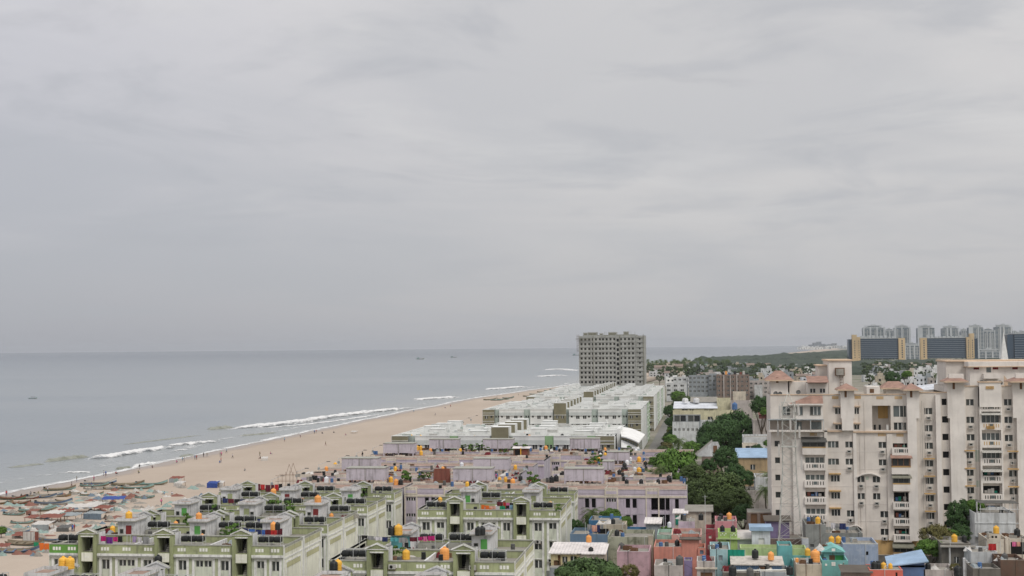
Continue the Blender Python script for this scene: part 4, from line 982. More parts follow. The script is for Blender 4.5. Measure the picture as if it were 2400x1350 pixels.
bay(387, 598, 112, 176, 'x', 'dark', 'glazed dark bay with ochre sill')
bay(1188, 1360, 252, 345, 'x', 'red', 'bay under a small red tiled awning'); bay(1198, 1352, 425, 492, 'x', 'grey', 'glazed balcony bay')
bay(1192, 1372, 1030, 1092, 'x', 'grey', 'bottom bay with grey awning on the ochre wall')
m = MB()
for t in (866 - 1002, 190, 355):
    x0, x1, z1 = zx(2005), zx(2190), zz(t)
    for j in range(14):
        a, b_ = x0 + (x1 - x0) * j / 14, x0 + (x1 - x0) * (j + .55) / 14; m.q([(a, YC - 1.3, z1 - .55), (b_, YC - 1.3, z1 - .55), (b_, YC + .39, z1), (a, YC + .39, z1)], 'cap_grey'); m.q([(b_, YC - 1.3, z1 - .55), (x0 + (x1 - x0) * (j + 1) / 14, YC - 1.3, z1 - .55), (x0 + (x1 - x0) * (j + 1) / 14, YC + .39, z1), (b_, YC + .39, z1)], 'tarp_white')
m.build('awnings', T)
sl = MB()                                                # ochre baluster groups in the parapets
for a, b_, t in ((668, 728, -275), (872, 930, -277), (1070, 1135, -272), (1235, 1305, -272), (460, 525, 48), (1078, 1150, 52), (1245, 1310, 55), (450, 520, 200), (2055, 2130, -358), (2055, 2130, -12)):
    n = 6
    for j in range(n): x = zx(a + (b_ - a) * j / n); sl.box(x, x + .14, YC - (.03 if a < 2000 else .9), YC - .001, zz(t + 26), zz(t), 'ochre', skip='k')
sl.build('balusters', T)
m = MB(); x0, x1 = zx(1995), zx(2192); m.box(x0, x1, YC - .75, YC + .38, 28.9, 33.1, 'cream_light'); m.box(x0 - .1, x1 + .1, YC - .9, YC + .5, 33.1, 33.3, 'peach'); m.build('balcony', T)
# turrets with pyramid tiled roofs
def pyr(m, x0, x1, y0, y1, z, h, mt='tile_red', ov=.6, ridge=0):
    a, b_, c, d = x0 - ov, x1 + ov, y0 - ov, y1 + ov; cy = (c + d) / 2; r0_, r1_ = (a + b_) / 2 - ridge, (a + b_) / 2 + ridge
    m.box(a, b_, c, d, z - .22, z, 'peach')
    A, B_, C_, D = (a, c, z), (b_, c, z), (b_, d, z), (a, d, z); R0, R1 = (r0_, cy, z + h), (r1_, cy, z + h)
    if ridge: m.q([A, B_, R1, R0], mt); m.q([B_, C_, R1], mt); m.q([C_, D, R0, R1], mt); m.q([D, A, R0], mt)
    else:
        for p, q in ((A, B_), (B_, C_), (C_, D), (D, A)): m.q([p, q, R0], mt)
for px0, px1, py_e, py_t, d, rid in ((1978, 2000, 912, 899, 0, 0), (2133, 2152, 912, 899, 0, 0), (2229, 2258, 893, 880, -.3, 0), (2382, 2420, 893, 880, -.3, 0)):
    m = MB(); x0, x1 = cx(px0 - 6), cx(px1 + 4); z = cz_(py_e, px0); 
    m.box(x0, x1, YC - .49 if d else YC - .89, YC + 3, 27, z - .2, 'cream_light'); m.box((x0 + x1) / 2 - .5, (x0 + x1) / 2 - .1, YC - .54 if d else YC - .93, YC - .9 if not d else YC - .5, z - 1.4, z - .3, 'wood'); pyr(m, x0, x1, YC - 1.2, YC + 3, z, (py_e - py_t) * .079)
    m.build('turret', T)
m = MB(); x0, x1 = cx(1810, 262), cx(1850, 262); m.box(x0, x1, 262, 268, 30, cz_(890, 1830, 262), 'cream_light'); pyr(m, x0, x1, 262, 268, cz_(890, 1830, 262), 1.6, ov=1.0, ridge=.6)
m.box((x0 + x1) / 2 - .6, (x0 + x1) / 2 - .15, 261.95, 262, 33, 34, 'wood'); m.box(x1 + .3, x1 + 4.2, 263, 268, 30.2, 33.2, 'cream_light', 'peach'); m.build('turret', T)
m = MB(); x0, x1 = cx(2080, 264), cx(2122, 264); m.box(x0, x1, 264, 268, 30, cz_(909, 2100, 264), 'cream_light'); pyr(m, x0, x1, 264, 268, cz_(909, 2100, 264), 1.15, ov=.9, ridge=1.0); m.build('turret', T)
m = MB(); x0, x1 = cx(1896, 259), cx(1945, 259); m.box(x0, x1, 259, 265, 30, 33.0, 'cream_light'); m.box(x0, x1 - .3, 257.5, 265, 33.0, 33.1, 'rust'); m.q([(x0 - .1, 257.3, 33.15), (x1, 257.3, 33.15), (x1, 262, 34.2), (x0 - .1, 262, 34.2)], 'tile_red')
for a in (1902, 1925): 
    for j in (0, 7): m.box(cx(a + j, 259), cx(a + j + 5, 259), 258.96, 259, 31.3, 32.0, 'glass_dark', skip='k')
m.build('roof_room', T)
m = MB(); x0, x1, x2 = cx(1946, 262), cx(1990, 262), cx(2017, 268); zt = cz_(846, 1970, 262)      # tall head room with ladder
m.box(x0, x1 + .8, 262, 274, 30, zt, 'cream_light'); m.box(x0 - .25, x1 + 1.05, 261.75, 274.2, zt, zt + .25, 'peach'); m.box(x0 - 1.6, x0, 265, 272, 30, zt - .9, 'cream'); m.box(x0 - 1.9, x0, 264.6, 272, zt - .9, zt - .7, 'peach')
m.box(cx(1961, 262), cx(1983, 262), 261.3, 262, cz_(880, 1970, 262), cz_(862, 1970, 262), 'wood'); m.box(cx(1963, 262), cx(1981, 262), 261.2, 261.3, cz_(879, 1970, 262), cz_(864, 1970, 262), 'concrete', skip='k')
for j in (0, .55): m.tube((cx(1972, 262) + j, 261.6, 30), (cx(1972, 262) + j, 261.6, cz_(880, 1970, 262)), .05, 'rust', 4)
for j in range(9): m.tube((cx(1972, 262), 261.6, 30.5 + j * .5), (cx(1972, 262) + .55, 261.6, 30.5 + j * .5), .04, 'rust', 4)
for j in range(4): m.box(x1 + .8, x1 + .83, 264 + j * 1.3, 264.5 + j * 1.3, 31.8, 33.3, 'glass_mid')
m.build('head_room', T)
m = MB(); x0, x1 = cx(2035, 260), cx(2066, 260); m.box(x0, x1, 260, 265, 30, cz_(906, 2050, 260), 'cream_light'); m.box(cx(2042, 260), cx(2052, 260), 259.95, 260, 31.2, 31.9, 'wood', skip='k'); m.build('roof_room', T)
m = MB(); ya = 262; x0, x1, x2 = cx(2231, ya), cx(2278, ya), 64; zt = cz_(848, 2300, ya); 
m.box(x0, x1, ya + 4, ya + 14, 30, zt, 'cream'); m.box(x1, x2, ya, ya + 14, 30, zt - .9, 'cream_light'); m.box(x0 - .2, x2, ya + 3.5, ya + 14.2, zt, zt + .25, 'peach'); m.box(x1 - .3, x2, ya - .6, ya + 14, zt - .9, zt - .001, 'cream_light'); m.box(x1 - .4, x2, ya - .7, ya + 14.1, zt - .95, zt - .8, 'peach')
for a, b_ in ((2287, 2300), (2332, 2345), (2378, 2391)): m.box(cx(a, ya), cx(b_, ya), ya - .03, ya, cz_(866, 2300, ya), cz_(859, 2300, ya), 'red_dark', skip='k')
m.box(cx(2317, ya), cx(2328, ya), ya - .03, ya, cz_(873, 2300, ya), cz_(859, 2300, ya), 'glass_mid', skip='k'); m.box(cx(2307, ya), cx(2345, ya), ya - 1.5, ya - .001, cz_(887, 2300, ya), cz_(876, 2300, ya), 'cream_light')
m.q([(cx(2352, ya), ya - 2, 32.4), (cx(2372, ya), ya - 2, 32.4), (cx(2352, ya), ya - 2, 34.2)], 'peach')
m.build('upper_storey', T)
# left wing: tiled lean-to over glazed rooms and open balcony with tin roof
m = MB(); x0, x1 = zx(112), zx(580); xm = zx(295)
m.q([(xm - .5, YC - 1.6, 29.62), (x1, YC - 1.6, 29.62), (x1, YC - .01, 30.95), (x1 - 2.2, YC - .01, 30.95)], 'tile_red'); m.box(xm - .5, x1, YC - 1.7, YC - .002, 29.35, 29.6, 'cream_light')
m.box(zx(310), x1, YC - .9, YC - .003, zz(-72), 29.34, 'cream_light')
m.build('lean_to', T)
for a, b_, n in ((215, 285, 2), (340, 398, 2), (462, 560, 3)): inst(win_mesh(zx(b_) - zx(a), 1.5, n, 'glass_mid', .12), 'window', T, (zx(a), YC - 1.03 if a > 300 else YC - .14, zz(-110)))
m = MB(); m.box(zx(80), x1, YC - 1.9, YC - .003, zz(-68), zz(-74), 'tarp_grey'); m.box(zx(85), x1, YC - 1.7, YC - .003, zz(34), zz(20), 'cream_light'); m.box(zx(90), x1 - .3, YC - .05, YC - .002, zz(19), zz(-66), 'h_fp', skip='k')
for a in (90, 165, 330, 460, 575): m.box(zx(a), zx(a) + .12, YC - 1.8, YC - 1.7, zz(20), zz(-68), 'pipe')
for a in (340, 470, 520): m.box(zx(a), zx(a) + .9, YC - .12, YC - .051, zz(16), zz(-48), 'glass_mid', skip='k')
m.build('balcony', T)
m = MB(); m.box(zx(1100), zx(1190), YC + 3.0, YC + 3.1, zz(-70), zz(-188), 'ochre'); m.box(zx(1028), zx(1196), YC + 3.101, YC + 3.18, zz(26), zz(-190), 'cream'); 
for a in (1045, 1090, 1160): m.box(zx(a), zx(a) + .35, YC + .6, YC + 1, zz(24), zz(-20), 'frame_white' if a > 1100 else 'dark')
m.build('terrace', T)
for i, (px, py, yy) in enumerate(((1818, 921, 258), (1828, 922, 258), (1871, 918, 258), (2300, 895, YC), (2309, 896, YC), (2343, 896, YC))):
    x, z = aty(px, py, yy); dish(x, yy - .3, z - .3 , -.4 + i * .1, .42, 'grey satellite dish on the cream building roof edge')
# lattice telecom mast in front of its left part
T = thing('telecom_mast', 'galvanised steel lattice mast with antennas before the cream building', 'mast', (*[round(v, 2) for v in (aty(1853, 1270, 240)[0], 240)], 3.0))
def leg(z): w = 2.25 - 1.15 * min(1, z / 16.0); return w if z < 16 else 1.1
ht = 29.0; m = MB(); P4 = ((-1, -1), (1, -1), (1, 1), (-1, 1))
for sx, sy in P4:
    l_ = MB(); l_.tube((sx * 2.25, sy * 2.25, 0), (sx * 1.1, sy * 1.1, 16), .075, 'steel', 4); l_.tube((sx * 1.1, sy * 1.1, 16), (sx * 1.0, sy * 1.0, ht - 2.4), .06, 'steel', 4); l_.build('leg', T)
z = 0
while z < ht - 2.5:
    h = 2.6 if z < 8 else 1.7; a, b_ = leg(z), leg(z + h)
    for i in range(4):
        (ax, ay), (bx_, by) = P4[i], P4[(i + 1) % 4]
        m.tube((ax * a, ay * a, z), (bx_ * b_, by * b_, z + h), .032, 'steel', 3); m.tube((bx_ * a, by * a, z), (ax * b_, ay * b_, z + h), .032, 'steel', 3); m.tube((ax * b_, ay * b_, z + h), (bx_ * b_, by * b_, z + h), .03, 'steel', 3)
    z += h
m.build('bracing', T)
m = MB()
for sx, sy in P4: m.tube((sx, sy, ht - 2.4), (0, 0, ht), .06, 'steel', 4)
m.box(-1.3, 1.3, -1.3, 1.3, 20.0, 20.12, 'steel'); m.box(-1.3, 1.3, -1.3, 1.3, 24.6, 24.7, 'steel'); m.build('top_frame', T)
for i, (ax, ay, az_) in enumerate(((-1.5, -1.5, 25.0), (1.5, -1.5, 25.2), (-1.7, 1.0, 21.8), (1.7, -.5, 21.5), (1.9, -1.2, 16.4), (-1.7, -1.2, 18.6), (.2, -1.5, 22.8))):
    a_ = MB(); a_.box(-.15, .15, -.09, .09, 0, 1.9, 'tarp_white'); a_.tube((0, .1, -.2), (0, .1, 2.2), .04, 'steel', 4); a_.tube((0, .1, .5), (-ax * .35, -ay * .35, .5), .03, 'steel', 4); a_.build('antenna', T, (ax, ay, az_))

# ================================================================== SMALL HOUSES, FRONT RIGHT
HC = {}
def hm(name, col, **k):
    k.setdefault('dirt', .42); k['streak'] = k.get('streak', .35) + .12; k.setdefault('var', .2)
    if name not in MATS: mat(name, tuple(.93 * (q * .86 + .14 * sum(col) / 3) for q in col), **k)
    return name
hm('h_yellow', (.66, .55, .28)); hm('h_tin', (.74, .68, .66), streak=.1, dirt=.2); hm('h_moss', (.36, .37, .27), streak=.9, dirt=1.0, stain=(.05, .06, .025), scale=1.2)
hm('h_pink', (.52, .32, .36), streak=.25); hm('h_salmon', (.62, .235, .165), streak=.25, dirt=.2); hm('h_salmonlight', (.66, .36, .30)); hm('h_steel', (.13, .22, .33), streak=.35)
hm('h_blue', (.03, .17, .35), streak=.25); hm('h_beige', (.50, .43, .32), streak=.5, dirt=.4); hm('h_mint', (.36, .56, .44)); hm('h_lilac', (.62, .50, .60), streak=.25)
hm('h_cream', (.62, .55, .44), streak=.4); hm('h_rose', (.60, .24, .27), streak=.3); hm('h_crimson', (.38, .05, .07)); hm('h_lime', (.38, .55, .14), streak=.15); hm('h_limelight', (.46, .60, .24), streak=.2)
hm('h_white', (.62, .65, .70), streak=.3); hm('h_aqua', (.38, .60, .62), streak=.2); hm('h_teal', (.17, .48, .45), streak=.15); hm('h_teald', (.12, .42, .42), streak=.15)
hm('h_grey', (.27, .28, .26), streak=.45, dirt=.4); hm('h_paleblue', (.30, .37, .50), streak=.35, dirt=.6, stain=(.55, .58, .62), scale=1.3); hm('h_orange', (.68, .13, .08), streak=.15, dirt=.1)
hm('h_roofblue', (.27, .40, .56), streak=0, dirt=.2); hm('h_shedblue', (.085, .16, .32), streak=.2); corr('h_corrblue', (.15, .24, .38), .3); corr('h_corrtin', (.66, .62, .60), .5)
hm('h_dark', (.17, .155, .13), streak=.7, dirt=.7); hm('h_oldwhite', (.58, .60, .60), streak=.55, dirt=.35); hm('h_brick', (.13, .075, .05), streak=.4, dirt=.6); hm('h_purple', (.23, .18, .34), streak=.3)
hm('h_brightgreen', (.03, .36, .09)); hm('h_ochre', (.45, .32, .17)); hm('h_brownroof', (.12, .10, .08)); hm('h_fadedpink', (.47, .42, .39), streak=.5, dirt=.4); hm('h_slate', (.30, .33, .35))
hm('h_roofred', (.20, .055, .05)); hm('h_brown', (.245, .18, .145), streak=.5, dirt=.5); hm('h_paleyellow', (.60, .56, .36))
BOOK = {}; PEND = []
def house(px0, px1, pyt, Y, col, label, d=6, top=None, openings=(), par=.5, cap='wall_pale', cat='house', roofm='roof_grey', shed=None, shedm='h_corrtin', zbase=0, key=None, tilt=0.0, grp=None):
    """a flat roofed house: front between two photo columns at distance Y, parapet top at photo row pyt; openings=(u0,u1,drop,height,kind)"""
    x0, z1 = aty(px0, pyt, Y); x1, _ = aty(px1, pyt, Y); w = x1 - x0
    if z1 < 2.0: z1 = 2.0
    T = thing('house' if cat == 'house' else cat.replace(' ', '_'), label, cat, (x0, Y, 0), 0, grp)
    m = MB(); hs = []; doors = []
    for u0, u1, dr, h, kd in openings:
        zt = z1 - dr; zb_ = max(.05, zt - h)
        if zt > .4: hs.append((w * u0, w * u1, zb_, zt, .22)); doors.append((w * u0, zb_, w * (u1 - u0), zt - zb_, kd))
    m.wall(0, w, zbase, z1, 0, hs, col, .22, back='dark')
    zk = z1 + tilt
    m.q([(w, 0, zbase), (w, d, zbase), (w, d, z1), (w, 0, z1)], col); m.q([(0, d, zbase), (0, 0, zbase), (0, 0, z1), (0, d, z1)], col); m.q([(w, d, zbase), (0, d, zbase), (0, d, z1), (w, d, z1)], col)
    if par: m.box(.15, w - .15, .15, .151, z1 - par, z1, col, skip='fltb'); m.box(0, .15, .15, d - .15, z1 - par, z1 - .001, col, skip='lb'); m.box(w - .15, w, .15, d - .15, z1 - par, z1 - .001, col, skip='rb'); m.box(0, w, d - .15, d - .001, z1 - par, z1 - .001, col, skip='b'); m.q([(0, 0, z1), (w, 0, z1), (w, .15, z1), (0, .15, z1)], cap)
    m.build('wall', T)
    r = MB()
    if shed:
        o = .35; r.q([(-o, -o, z1 + .02), (w + o, -o, z1 + .02), (w + o, d + o, z1 + shed), (-o, d + o, z1 + shed)], shedm); r.q([(-o, -o, z1 - .12), (w + o, -o, z1 - .12), (w + o, -o, z1 + .02), (-o, -o, z1 + .02)], shedm)
        r.q([(w, 0, z1), (w, d, z1), (w, d, z1 + shed)], col); r.q([(w + o, -o, z1 - .12), (w + o, d + o, z1 + shed - .12), (w + o, d + o, z1 + shed), (w + o, -o, z1 + .02)], shedm)
    else: r.q([(0, .0 if not par else .15, z1 - par), (w, .0 if not par else .15, z1 - par), (w, d, z1 - par), (0, d, z1 - par)], roofm)
    r.build('roof', T)
    for a, b_, ww, hh, kd in doors:
        if kd == 'w': inst(win_mesh(ww, hh, 2 if ww > .7 else 1, 'glass_dark', .2), 'window', T, (a, 0, b_))
        elif kd != 'o': mm_ = MB(); mm_.box(0, ww, .15, .2, 0, hh, kd); mm_.build('door', T, (a, 0, b_))
    BOOK[key or label] = (x0, x1, Y, Y + d, z1 - par); return T
def add(T, name, fn, label=None):
    m = MB(); fn(m); return m.build(name, T, label=label)
def ptank(px, pyb, Y, kind='black', s=1.0, where='', sz=None):
    x, z = aty(px, pyb, Y); return tank(x, Y, z, kind, s, where, sz)
G = house
T = G(1291, 1358, 1296, 215, 'h_yellow', 'yellow house with pale corrugated sheet roof beside the mango tree', 7.5, openings=((.10, .28, 1.1, 2, 'wood'), (.4, .58, .5, 1.0, 'w'), (.68, .9, .45, 1.0, 'w'), (.24, .34, .3, 2.0, 'wood')), par=0, shed=.6, roofm='h_corrtin')
T = G(1358, 1415, 1297, 215, 'h_cream', 'whitish right half of the sheet roofed house with a small dark tank', 7.5, par=0, shed=.6)
G(1288, 1345, 1330, 212, 'h_slate', 'low grey wall with red coping below the yellow house', 2, openings=(), par=0, cat='wall')
T = G(1424, 1530, 1258, 222, 'h_moss', 'mossy stained concrete house with ragged parapet', 9, par=.6, cap='h_moss')
add(T, 'pipe', lambda m: m.tube((6.9, -.1, 0), (6.9, -.1, 9), .06, 'pipe'))
add(T, 'pilaster', lambda m: m.box(6.3, 7.0, -.3, -.002, 0, 10.6, 'h_beige'))
G(1446, 1522, 1292, 211.5, 'h_pink', 'plain dusty pink house with rounded white coping', 7, cap='white_old')
T = G(1532, 1600, 1281, 216, 'h_salmon', 'wide salmon house with small blue window frames', 8, openings=())
T = G(1597, 1638, 1263, 215.9, 'h_salmon', 'taller salmon room with a thin sloping roof slab', 6, openings=((.38, .62, 2.7, .55, 'h_steel'),), par=0, shed=-.5, shedm='h_brownroof')
T = G(1636, 1653, 1284, 215.6, 'h_salmon', 'narrow salmon annex with one blue window', 5, openings=((.25, .75, .35, .6, 'h_steel'),))
T = G(1336, 1424, 1251, 233, 'h_steel', 'dull steel blue house with washing on its roof', 8)
T = G(1380, 1452, 1219, 243, 'h_blue', 'deep blue roof room with pale arch window, near the palm', 6, openings=((.05, .17, 1.1, .5, 'vent_white'),), par=.3, cap='tarp_white')
T = G(1400, 1466, 1229, 237, 'h_beige', 'beige concrete stair house with a dark gap under its slab', 5, openings=((.02, .40, .7, 1.2, 'o'),), par=.3, cap='h_beige')
T = G(1466, 1546, 1240, 240, 'h_blue', 'long low deep blue wall behind the mossy house', 3, par=.8)
T = G(1514, 1546, 1226, 238, 'h_slate', 'grey shed under a pale sheet roof with overhang', 5, par=0, shed=.35)
T = G(1540, 1574, 1253, 226, 'h_mint', 'pale mint house beside the salmon parapet', 7)
T = G(1574, 1644, 1253, 224.5, 'h_salmonlight', 'light salmon house with white lattice in its parapet', 8, openings=())
add(T, 'lattice', lambda m: [m.box(.8 + j * .28, .95 + j * .28, -.03, -.001, 10.4 - (j % 2) * .25, 10.6 - (j % 2) * .25, 'vent_white', skip='k') for j in range(8)])
T = G(1590, 1628, 1222, 234, 'h_lilac', 'plain pale lilac roof room with grey slab', 4.5, par=0, cap='h_slate')
T = G(1609, 1667, 1198, 242, 'h_cream', 'tall cream roof room with curved sheet roof and a black tank on its ledge', 6, openings=(), par=0, shed=.4, shedm='roof_grey')
T = G(1581, 1608, 1202, 240, 'h_cream', 'small lean-to hung with green netting beside the cream roof room', 4, openings=((.72, .98, .2, 1.6, 'o'),), par=0, shed=.2); add(T, 'net', lambda m: m.box(.15, 1.3, -.12, -.02, 10.1, 11.6, 'tarp_green'))
T = G(1676, 1727, 1221, 234, 'h_rose', 'rose pink house with an orange tank on its roof', 7)
T = G(1654, 1677, 1240, 232, 'h_crimson', 'narrow crimson stair beside the rose pink house', 6, openings=((.3, .6, 1, .5, 'vent_white'),), par=.6)
T = G(1683, 1728, 1247, 226, 'h_lime', 'lime green room with white pierced parapet and two black tanks', 5, openings=((.42, .58, 1.0, .35, 'tank_grey'),), par=1.0)
add(T, 'lattice', lambda m: [m.box(.35 + (j % 4) * .26 + (j // 4 % 2) * 1.75, .5 + (j % 4) * .26 + (j // 4 % 2) * 1.75, -.03, -.001, BOOK['lime green room with white pierced parapet and two black tanks'][4] + .45 + (j % 2) * .22, BOOK['lime green room with white pierced parapet and two black tanks'][4] + .63 + (j % 2) * .22, 'vent_white', skip='k') for j in range(8)])
add(T, 'ledge', lambda m: m.box(-.3, 3.35, -.3, -.002, BOOK['lime green room with white pierced parapet and two black tanks'][4] - .1, BOOK['lime green room with white pierced parapet and two black tanks'][4] + .1, 'h_limelight'))
G(1727, 1765, 1262, 230, 'h_white', 'white sloping side roof between the lime room and the white shed', 5, par=0, shed=.7, shedm='tarp_white')
T = G(1762, 1805, 1242, 228, 'h_white', 'white sheet metal hut with a bright blue flat roof and white door', 4.5, openings=((.36, .68, 1.3, 2.4, 'frame_white'),), par=0, shed=.4, shedm='h_roofblue')
add(T, 'fascia', lambda m: m.box(-.3, 3.3, -.45, -.3, 10.75, 11.35, 'h_roofblue'))
G(1735, 1890, 1284, 222.5, 'h_limelight', 'long light lime terrace wall', 4, par=.9)
T = G(1664, 1711, 1287, 214, 'h_aqua', 'pale aqua house with a small grille window', 8, openings=((.42, .62, .9, .8, 'h_slate'),))
T = thing('net_screen', 'dark green shade net hanging beside the aqua house', 'shade net', (aty(1704, 1288, 213)[0], 213, 4.6)); m = MB(); zt = aty(1704, 1288, 213)[1] - 4.6
for j in range(8): m.q([(.30 * j, -.1 * (j % 2), 0 + .05 * j), (.30 * (j + 1), -.1 * ((j + 1) % 2), .05 + .05 * j), (.31 * (j + 1) + .1, -.1 * ((j + 1) % 2), zt), (.31 * j + .1, -.1 * (j % 2), zt)], 'tarp_green')
m.tube((0, 0, -4), (0, 0, zt), .04, 'pipe', 4); m.tube((2.6, 0, -4), (2.6, 0, zt), .04, 'pipe', 4); m.build('net', T)
T = G(1718, 1832, 1322, 208, 'h_corrblue', 'blue grey corrugated shed with long whitish slab roof', 5, par=0, shed=.45, shedm='wall_pale')
T = G(1824, 1857, 1279, 215, 'h_teald', 'square plain turquoise stair tower', 5, par=.4, cap='h_teald')
T = G(1857, 1926, 1313, 213, 'h_teal', 'low teal parapet wall with rosettes', 5, par=.9, cap='h_teal')
T = G(1926, 1988, 1313, 211, 'h_teal', 'teal house with white rosettes and dark porch at the bottom', 6, openings=((.28, .85, 3.1, 2.5, 'o'),), par=.9, cap='h_teal')
zt = BOOK['teal house with white rosettes and dark porch at the bottom'][4]
add(T, 'rosette', lambda m: [m.lathe([(0, -.04), (r_, -.04), (r_, 0)], 'vent_white', c=(0, 0, 0), n=8) for r_ in ()] or [m.box(x - s_, x + s_, -.05, -.002, zt + .1, zt + .1 + 2 * s_, 'vent_white', skip='k') for x, s_ in ((.6, .15), (1.65, .28), (2.7, .15))])
T = G(1931, 1978, 1293, 216, 'h_teal', 'small teal gabled roof room with brown door', 4.5, openings=((.26, .55, .5, 1.35, 'wood'), (.56, .97, .5, 1.35, 'h_brightgreen')), par=0, cap='h_teal')
def gab(m):
    z = aty(1931, 1293, 216)[1]; w = aty(1978, 1293, 216)[0] - aty(1931, 1293, 216)[0]
    m.q([(-.4, -.5, z), (w + .2, -.5, z), (w / 2 - .1, -.5, z + .85)], 'h_teal'); m.q([(-.4, -.5, z), (w / 2 - .1, -.5, z + .85), (w / 2 - .1, 4.7, z + .85), (-.4, 4.7, z)], 'h_teal'); m.q([(w / 2 - .1, -.5, z + .85), (w + .2, -.5, z), (w + .2, 4.7, z), (w / 2 - .1, 4.7, z + .85)], 'h_teal')
    m.box(w / 2 - .35, w / 2 + .15, -.53, -.501, z + .15, z + .55, 'vent_white', skip='k')
add(T, 'gable', gab)
T = G(1888, 1935, 1229, 238, 'h_grey', 'tall bare grey cement house with a yellow tank on top', 8, openings=((.22, .40, 3.2, .5, 'tank_grey'),), cap='tarp_white')
T = G(1935, 2022, 1249, 238.5, 'h_grey', 'grey cement terrace with washing line in front of the cream building', 8, openings=(), cap='h_grey')
T = G(1939, 1977, 1276, 229, 'h_white', 'white slab stand with two dark slots carrying two yellow tanks', 3, openings=((.08, .42, .35, .4, 'o'), (.58, .92, .35, .4, 'o')), par=0)
T = G(1976, 2058, 1275, 226, 'h_paleblue', 'blotchy pale blue house with saw toothed parapet and one small dark opening', 8, openings=((.65, .72, 1.1, .6, 'o'),))
zt = aty(1976, 1275, 226)[1]; add(T, 'railing', lambda m: [m.box(j * .14, j * .14 + .07, .0, .05, zt + .001, zt + .2, 'vent_white') for j in range(38)])
T = G(2038, 2116, 1335, 205, 'h_orange', 'bright orange red house with white edged flat roof at the bottom edge', 5, openings=((.78, .84, .35, 2.0, 'o'),), par=.12, cap='vent_white')
T = G(2087, 2168, 1324, 209, 'h_shedblue', 'blue sheet shed with a lighter sloping blue roof', 5, par=0)
x0, z1 = aty(2087, 1324, 209); x1, z2 = aty(2170, 1308, 209)
add(T, 'roof_sheet', lambda m: (m.q([(-.5, -.5, z1 - .1), (x1 - x0 + .3, -.5, z2 - .35), (x1 - x0 + .1, 4.8, z2 + .55), (-.2, 4.8, z1 + .5)], 'h_roofblue'), m.q([(-.5, -.5, z1 - .25), (x1 - x0 + .3, -.5, z2 - .5), (x1 - x0 + .3, -.5, z2 - .35), (-.5, -.5, z1 - .1)], 'h_roofblue'), m.q([(0, 0, z1 - .3), (x1 - x0 - .2, 0, z1 - .3), (x1 - x0 - .2, 0, z2 - .4), (0, 0, z1 - .2)], 'h_shedblue')))
T = G(1976, 2040, 1340, 204.5, 'h_brown', 'house under a dark brown sheet roof at the bottom edge', 4, par=0, shed=.35, shedm='h_brownroof')
T = G(2206, 2275, 1273, 222, 'h_dark', 'dark weathered cement house with a small shuttered window', 8, openings=((.42, .6, 2.0, 1.0, 'w'),), cap='concrete')
add(T, 'slab', lambda m: (m.box(-.2, 4.9, -.7, -.002, aty(2206, 1278, 222)[1] - .2, aty(2206, 1278, 222)[1], 'concrete'), m.box(1.0, 1.2, -.6, -.4, 0, aty(2206, 1278, 222)[1] - .2, 'white_old')))
T = G(2284, 2380, 1202, 241, 'h_oldwhite', 'tall weathered white house with a plant pergola on its roof', 9, openings=((.24, .42, 3.0, .7, 'w'),), par=.5, cap='white_old')
z1 = aty(2284, 1202, 241)[1]
add(T, 'string_course', lambda m: (m.box(0, 6.9, -.1, -.002, z1 - 1.7, z1 - 1.55, 'h_oldwhite', skip='k'), m.box(0, 3.5, -.7, -.002, z1 - 3.85, z1 - 3.7, 'h_slate')))
add(T, 'pergola', lambda m: ([m.tube((x, y_, z1), (x, y_, z1 + 1.6), .06, 'pipe', 4) for x in (1, 2.5, 4.2, 5.6, 6.8) for y_ in (.3, 4)], m.box(.8, 7.0, 0, 4.2, z1 + 1.55, z1 + 1.62, 'tank_grey'), m.box(.8, 7.0, .1, .2, z1 + .55, z1 + .65, 'white_old'), m.tube((.4, 0, z1 - 1.2), (.4, 0, z1 + 1.8), .09, 'white_old', 5)))
T = G(2313, 2364, 1263, 226, 'h_cream', 'stained cream house below the tank on brick piers', 7, par=.4)
T = G(2318, 2346, 1252, 228, 'h_cream', 'small brick pier stand under a yellow tank', 2, openings=((.2, .38, .25, .35, 'o'), (.5, .68, .25, .35, 'o')), par=0)
T = G(2276, 2338, 1293, 216, 'h_oldwhite', 'greyish white house with an outside stair', 6, openings=((.75, .95, 1.5, .2, 'o'),), par=.4)
add(T, 'stair', lambda m: [m.box(-1.2 + j * .28, -.9 + j * .28, -.6, -.002, 0, 8.6 - j * .3, 'white_old') for j in range(5)])
T = G(2345, 2402, 1312, 210, 'h_brick', 'dark brick house with a beige parapet in the corner', 6, par=.5, cap='h_cream')
T = G(2365, 2412, 1262, 228, 'h_cream', 'cream porch with washing hanging in its shade', 5, openings=((.08, .95, .55, 1.9, 'o'),), par=.3)
T = G(2280, 2345, 1332, 208, 'h_dark', 'low cement roof with dark patches beside the brick house', 5)
T = G(2165, 2240, 1335, 209, 'h_fadedpink', 'low pale parapet with rubble and a shrub', 6)
T = G(1533, 1600, 1325, 207, 'h_fadedpink', 'faded pink low house with grey tank at the bottom edge', 6)
T = G(1633, 1676, 1315, 207.5, 'h_fadedpink', 'stained concrete block above a dark doorway', 5, openings=((.2, .85, 1.6, 2.4, 'wood'),), cap='white_old')
add(T, 'cornice', lambda m: m.box(-.2, 2.9, -.3, -.002, aty(1633, 1333, 207.5)[1], aty(1633, 1333, 207.5)[1] + .2, 'h_cream'))
T = G(1603, 1622, 1313, 209.5, 'h_purple', 'small violet room between grey tank and salmon wall', 3, par=.3)
T = G(1694, 1780, 1341, 204, 'h_dark', 'mouldy roof terrace behind white pipes at the bottom edge', 6, par=.4)
T = G(1781, 1850, 1340, 204.3, 'h_slate', 'pale blue grey roof corner at the bottom edge', 6, par=.4, cap='vent_white')
